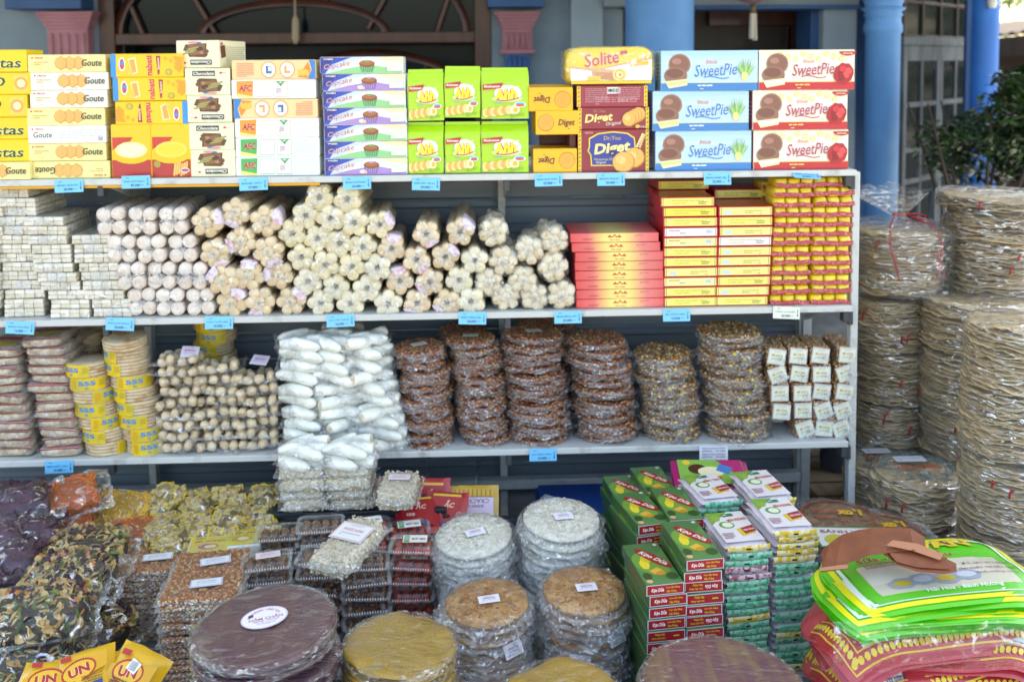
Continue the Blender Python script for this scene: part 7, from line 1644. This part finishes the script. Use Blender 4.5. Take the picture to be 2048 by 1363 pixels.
def bundles(px, Y, ys, Rr, what, seed, labelled=False, base=None):
    """bundles one on another; ys are the pixel heights of their limits from the top down"""
    zs = [at(px, y, Y).z for y in ys]; X_ = at(px, 600, Y).x
    if base is not None: zs[-1] = base
    n = len(zs) - 1; shared = {}
    for i in range(n):
        h = zs[i] - zs[i + 1]; k = cracker_bundle(Rr * (1 + .02 * ((i * 3) % 2)), h - .004, seed + i, labelled=(labelled and i == 0))
        k.put(T(X_ + R.uniform(-.006, .006), Y + R.uniform(-.004, .004), zs[i + 1], 0, 0, 0), what % nth(i, n), 'bundles of rice crackers')
for i in range(4): partw('slat', one('slat', bx(1.5, 2.1, -.9 + i * .33, -.62 + i * .33, BENCH - .016, BENCH - .001, .002), m_slat), bench, BM)
partw('leg', one('leg', bx(2.0, 2.04, -.9, .37, .0, BENCH - .02, .002), m_slat), bench, BM)
m_plt = mat('pallet_wood', '#7a6850', .8, col2='#5f5040', nscale=20, stretch=(1, .2, 1))
pal = thing('wooden_pallet', 'low wooden pallet under the rice cracker stacks behind the rack post', 'pallet', T(1.72, .5, 0))
for i in range(9): part('plank', one('plank', bx(-.55, .55, -.5 + i * .115, -.4 + i * .115, .15, .172, .002), m_plt), pal, T(0, .18, 0))
for x in (-.5, 0, .5): part('bearer', one('bearer', bx(x - .03, x + .03, -.3, .7, 0, .149, .002), m_plt), pal)
bundles(1782, .34, (584, 690, 790, 892, 1000), .122, '%s rice cracker bundle in the slim column behind the rack post', 100, base=.173)
bundles(1958, .18, (588, 690, 800, 905, 1010), .165, '%s rice cracker bundle in the wide column at the back right', 120)
bundles(1985, .30, (410, 582), .155, '%s wide rice cracker bundle resting on the back right column', 140)
k = cracker_bundle(.168, .045, 150, ties=1); c = at(1985, 410, .30); k.put(T(c.x + .003, .30, c.z - .002, 0, .02, 0), 'flat rice cracker bundle with a loose edge, highest at the back right', 'bundles of rice crackers')
bundles(2043, -.28, (640, 765, 895, 1040, 1180), .142, '%s rice cracker bundle in the front column cut by the right frame edge', 160, base=BENCH)
bundles(1842, -.02, (934, 1030, 1125), .124, '%s rice cracker bundle with a printed round label, front stack', 180, True, base=BENCH)
bundles(1768, .14, (915, 1015, 1100), .112, '%s rice cracker bundle with a printed round label, half hidden behind', 190, True)
# loose bag of crackers tied with red string
m_rc = mat('golden_cracker', '#c9a468', .65, col2='#dcbd84', nscale=40, bump=.3, bscale=60, rnd=.1); kb = cracker_bundle(.138, .2, 200, ties=4); c = at(1788, 575, .33); M = T(c.x + .01, .33, c.z, 0, 0, 0)
kb.name = 'tied_cracker_bag'; kb.cat = 'cracker bag'
def lb_(u, v):
    a = u * 2 * pi; rr = .165 * (1.04 + .05 * ns(cos(a) * 2.5, sin(a) * 2.5, v * 3, 9)) * (1 if v < .55 else max(.12, 1 - ((v - .55) / .25) ** 1.3 * .9)) if v < .8 else .155 * (.13 + .62 * (v - .8) / .2 * (1 + .3 * ns(cos(a) * 2, sin(a) * 2, 1, 4)))
    return (rr * cos(a) - (.04 * (v - .8) / .2 if v > .8 else 0), rr * sin(a), (.0 + .21 * v / .55 if v < .55 else .21 + .03 * (v - .55) / .25 if v < .8 else .24 + .085 * (v - .8) / .2 * (1 + .25 * ns(cos(a) * 3, sin(a) * 3, 7))))
kb.p('loose_bag', one('loose_bag', surf(lb_, 44, 30, True), F_SH, True)); kb.p('red_string', one('red_string', tube([(.018 * cos(a * .8), .018 * sin(a * .8), .243 + .001 * sin(a)) for a in range(9)] + [(.05, -.03, .25), (.075, -.04, .243), (.06, -.05, .235), (.02, -.02, .24)], .003, 5), m_red, True))
for s in (-1, 1): kb.p('red_string', one('red_string', tube([(s * .02, -.02, .243), (s * .07, -.1, .222), (s * .085, -.138, .17), (s * .06, -.152, .06)], .0032, 5), m_red, True))
m_rpr = mat('red_ink_print', '#b0452c', .5); p = Print(.2, .1, -.158)
for i in range(3): p.lines(-.05, .12 - .03 * i, .11, .022, 2, m_rpr, i + 3)
kb.put(M, 'clear bag of rice crackers tied at the top with red string')

# mango cake packs
p = None
def mango(seed):
    k = Kit('mango_cake_pack', 'cake pack'); Rr = .12; k.p('mango_cake', one('mango_cake', wavy_disc(Rr, .02, seed, .003), mat('mango_sheet', '#7a5638', .6, col2='#8f6a48', nscale=30, bump=.2), True)); k.p('wrapper', disc_bag(Rr, .022, seed, 1.3, .012, droop=.008, fl=F_DB), T(0, 0, .01))
    p = Print(.2, .2, 0, M=Matrix(((1, 0, 0, 0), (0, 0, 1, 0), (0, -1, 0, .026), (0, 0, 0, 1)))); mr = mat('label_red_ink', '#b5442f', .5)
    p.line([(.1 * cos(a * .1745), .03 + .075 * sin(a * .1745)) for a in range(37)], .003, mr); p.text('ĐẶC SẢN', -.03, .045, .02, mr, off=.02); p.text('xoài', .035, .05, .03, '#e2b02a', off=.06); p.text('BÁNH XOÀI', -.02, .015, .014, mr)
    p.poly([(-.1, -.035), (.115, -.02), (.105, -.12), (-.085, -.13)], '#5f8a4a'); p.poly([(-.093, -.04), (.108, -.027), (.1, -.113), (-.08, -.123)], '#dcdfe2'); p.text('BÁNH XOÀI', .005, -.05, .018, '#a83a2c', w=.15, rot=.06, off=.03); p.ell(-.04, -.09, .03, .022, '#c9bb3a', 16, rot=.5); p.ell(-.02, -.1, .03, .02, '#8faf3a', 16, rot=.3); p.lines(.05, -.085, .07, .03, 3, '#7a8a70', 2)
    k.p('printed_label', p.mesh('printed_label')); return k
kmg = mango(3)
for i, (px, py, Y, lab) in enumerate(((1680, 1062, -.22, 'mango cake pack with a red and yellow round print, left of the cracker stack'), (1775, 1082, -.27, 'mango cake pack lying against the labelled cracker bundles'))):
    c = at(px, py, Y); kmg.put(T(c.x, Y, c.z + .005 - .01 * i, .12, .04, -.1 + .15 * i), lab, 'mango cake packs')
for i in range(5): c = at(1690, 1080, -.22); kmg.put(T(c.x, -.22, BENCH + .005 + .03 * i, .05, 0, .3), nth(4 - i, 5) + ' mango cake pack hidden under the two upper ones', 'mango cake packs')

# flat green bags, and red and gold bags below, at the bottom right
def printed_bag(w, d, draw, h=.004, seed=1, nm='printed_bag', base='#3fae1c', puff=.006, wav=.009, rnd_=.15, curl=.0):
    """flat printed bag with wavy edges; the print follows its bulge"""
    def hz(x, y): return puff * max(0, 1 - abs(x / (w / 2)) ** 4) ** .6 * max(0, 1 - abs(y / (d / 2)) ** 4) ** .6 + wav * ns(x * 5, y * 5, 0, seed) + wav * .5 * ns(x * 3, y * 16, 1, seed)
    def rd(x, y, z):                # rounded corners, drooping ends
        a, b = x / (w / 2), y / (d / 2); return (x * (1 - rnd_ * b ** 4), y * (1 - rnd_ * a ** 4), z - curl * max(0, abs(a) - .45) ** 2 - curl * .4 * max(0, -b - .3) ** 2)
    mb = MB(); m = mat('bag_' + base.lstrip('#'), base, .3, coat=.5, coat_bump=.2, cscale=12)
    mb.add(surf(lambda u, v: rd((u - .5) * w, (v - .5) * d, hz((u - .5) * w, (v - .5) * d)), 26, 18), m, None, True); mb.add(surf(lambda u, v: rd((.5 - u) * w, (v - .5) * d, -.004 + .4 * hz((u - .5) * w, (v - .5) * d)), 14, 10), m, None, True)
    k = Kit(nm, 'printed bag', mb.mesh(nm)); p = Print(w, d, 0, M=Matrix(((1, 0, 0, 0), (0, 0, 1, 0), (0, -1, 0, 0), (0, 0, 0, 1)))); draw(p, w, d)
    p.mb.v = [rd(x, y, z + hz(x, y) + .0012) for x, y, z in p.mb.v]; k.p('bag_print', p.mesh('bag_print')); return k
def grid(p, x, y, w, h, m, n=10, k=6, rot=0):      # many small quads, so that print can bend with the bag
    c, s_ = cos(rot), sin(rot); v, f = surf(lambda a, b: (x + c * (a - .5) * w - s_ * (b - .5) * h, y + s_ * (a - .5) * w + c * (b - .5) * h, 0), n, k); p._put(v, f, m)
def border(p, w, d, ins, wd, m):
    for s in (-1, 1): grid(p, 0, s * (d / 2 - ins), w - 2 * ins + wd, wd, m, 24, 1); grid(p, s * (w / 2 - ins), 0, wd, d - 2 * ins - wd, m, 1, 16)
def d_gbag(p, w, d):
    border(p, w, d, .017, .012, '#e6df1e'); border(p, w, d, .031, .008, '#dfe9d8'); grid(p, 0, -.02, w - .08, d - .1, '#57bd2a', 18, 12); grid(p, .0, -d * .1, w * .72, d * .42, '#c9c4ac', 18, 10); grid(p, -.02, -d * .02, w * .62, d * .28, '#d6cfbb', 16, 8)
    p.text('THU VÂN', w * .02, d * .36, d * .15, '#e2c23a', w=w * .62, off=.04, out='#7a2f18'); p.text('Sữa - Dừa - Sầu', -w * .08, d * .205, d * .085, '#a03a2c', w=w * .5, off=.03, out='#efe9c8')
    for i in range(4): p.ell(-w * .22 + w * .11 * i, -d * .2 + .006 * (i % 2), w * .075, d * .07, '#9aa2b0', 14, wob=.12, seed=i); p.ell(-w * .22 + w * .11 * i, -d * .2 + .006 * (i % 2), w * .05, d * .04, '#c2c8d2' if i % 2 else '#c9b03a', 12)
    p.lines(-w * .2, d * .1, w * .24, d * .1, 3, '#b58a6a', 3); p.text('SẢN XUẤT TẠI VIỆT NAM', w * .25, -d * .1, d * .045, '#7a3a5a', w=w * .3, off=.02); p.text('ĐT: 091 312 8664', w * .27, -d * .02, d * .04, '#7a3a5a', w=w * .24); p.text('Khối lượng: 500g', w * .28, -d * .17, d * .04, '#7a3a5a', w=w * .22); p.text('Hải Hoa - Bánh Hương', w * .05, -d * .33, d * .06, '#e9f2dc', w=w * .4, shear=.2, off=.02)
def d_rbag(p, w, d):
    grid(p, 0, 0, w * .8, d * .74, '#d9dadd', 20, 12); border(p, w, d, .024, .042, '#a8202a'); 
    for ins in (.012, .036): border(p, w, d, ins, .0026, '#e0b53a')
    for i in range(34):
        for s in (-1, 1): p.ell(-w * .46 + w * .92 * i / 33, s * (d / 2 - .024), .0062, .0062, '#e6c23a', 8, wob=.4); p.k -= p.step
    for i in range(18):
        for s in (-1, 1): p.ell(s * (w / 2 - .024), -d * .4 + d * .8 * i / 17, .0062, .0062, '#e6c23a', 8, wob=.4); p.k -= p.step
    p.k += p.step * 2
    p.text('NHÃN HIỆU ĐÃ ĐƯỢC ĐĂNG KÝ', w * .08, -d * .22, d * .075, '#3a3d4a', w=w * .5, off=.015); p.text('Khối Lượng:', -w * .27, -d * .2, d * .05, '#3a3d4a', w=w * .14, off=.02); p.text('500gr (± 10gr)', -w * .27, -d * .28, d * .05, '#3a3d4a', w=w * .16, off=.02); p.text('10 bánh', -w * .27, -d * .35, d * .04, '#3a3d4a'); p.ell(-w * .1, d * .1, w * .16, d * .2, '#b9c88a', 18); p.ell(w * .12, d * .12, w * .14, d * .16, '#d8c88a', 18); p.text('BÁNH DỪA NƯỚNG', w * .05, d * .28, d * .1, '#b0242e', w=w * .5, off=.03)
kgb = [printed_bag(.46, .27, d_gbag, seed=s, nm='printed_bag', base='#4fc21a', curl=.06) for s in (1, 2, 6)]
krb = [printed_bag(.50, .27, d_rbag, seed=s, nm='printed_bag', base='#b8343c', puff=.014, wav=.03, rnd_=.13, curl=.22) for s in (3, 4, 5)]
c = at(1880, 1178, -.84)
ng = 8
for i in range(ng):
    kgb[(i * 2 + 1) % 3].put(T(c.x + .01 + R.uniform(-.014, .014) - (ng - 1 - i) * .004, -.775 + R.uniform(-.008, .008) - (ng - 1 - i) * .005, c.z + .012 - (ng - 1 - i) * .0055, -.02 + R.uniform(-.015, .015), R.uniform(-.01, .02), .075 + R.uniform(-.05, .05)), nth(ng - 1 - i, ng) + ' lime green and yellow printed bag in the pile at the bottom right', 'green and yellow printed bags')
zt_ = c.z + .0 - ng * .0055
nr = 9
for i in range(nr):
    j = nr - 1 - i; krb[i % 3].put(T(c.x - .01 * (j < 4) + R.uniform(-.025, .025), -.80 + R.uniform(-.012, .012) - .014 * j, zt_ - .012 - j * (zt_ - BENCH - .03) / nr, R.uniform(-.03, .03), R.uniform(-.04, .02), (.1, -.05, .16, .02)[j % 4] + R.uniform(-.05, .05)), nth(j, nr) + ' red and gold edged printed bag under the green ones', 'red and gold edged printed bags')
cvr = one('loose_film', (lambda vf: vf)(surf(lambda u, v: ((u - .5) * .5, -.14 - .012 * sin(v * pi) + .01 * ns(u * 5, v * 3, 2), .05 - .1 * v + .008 * ns(u * 7, v * 3, 5)), 30, 8)), F_DB, True)
thing('loose_film', 'loose clear film hanging over the front of the red and gold bags', 'plastic film', T(c.x - .02, -.835, zt_ - .0, 0, 0, -.06), me=cvr)
# brown ribbon lying on the green bags
m_rbn = mat('brown_ribbon', '#86482a', .55, col2='#7a3f24', nscale=20, coat=.2)
c2 = at(1750, 1108, -.78); mb = MB()
def sheetp(pts, m=m_rbn):
    """folded flat ribbon: a list of cross lines (left end, right end)"""
    v = []; fc = []
    for a, b in pts: v += [a, b]
    for i in range(len(pts) - 1): fc.append((2 * i, 2 * i + 1, 2 * i + 3, 2 * i + 2))
    mb.add((v, fc), m)
sheetp([((-.128, -.055, .002), (-.105, .02, .012)), ((-.10, -.05, .01), (-.085, .03, .03)), ((-.062, -.04, .02), (-.055, .045, .05)), ((-.03, -.035, .034), (-.02, .05, .062)), ((.0, -.03, .036), (.012, .052, .066)), ((.03, -.026, .04), (.045, .05, .068)), ((.062, -.03, .046), (.085, .045, .066)), ((.088, -.03, .03), (.108, .03, .045))])
sheetp([((-.132, -.06, .001), (-.128, -.042, .006)), ((-.075, -.056, .008), (-.072, -.034, .014))]); sheetp([((-.134, -.062, .007), (-.132, -.052, .011)), ((-.078, -.06, .013), (-.076, -.048, .018))], mat('ribbon_edge', '#b07250', .35, coat=.4))
sheetp([((.02, -.055, .014), (.012, -.01, .04)), ((.05, -.075, .006), (.06, -.02, .03)), ((.1, -.085, .004), (.122, -.03, .016)), ((.128, -.075, .002), (.14, -.045, .006))])
sheetp([((.02, -.05, .022), (.01, -.012, .046)), ((.055, -.066, .014), (.064, -.018, .036)), ((.115, -.074, .01), (.126, -.034, .02))])
sheetp([((.012, -.016, .056), (.03, -.004, .064)), ((.06, -.03, .044), (.076, -.012, .056)), ((.105, -.052, .026), (.118, -.036, .034))], mat('ribbon_edge', '#b07250', .35, coat=.4))
sheetp([((-.0, -.03, .034), (.01, -.012, .05)), ((.018, -.04, .016), (.026, -.02, .024)), ((.04, -.038, .022), (.05, -.018, .034))])
thing('brown_ribbon', 'coil of flat brown ribbon lying on the green printed bags', 'ribbon', T(c2.x, -.79, c2.z + .0, 0, 0, 0, (1.1, 1.0, .6)), me=mb.mesh('brown_ribbon'))
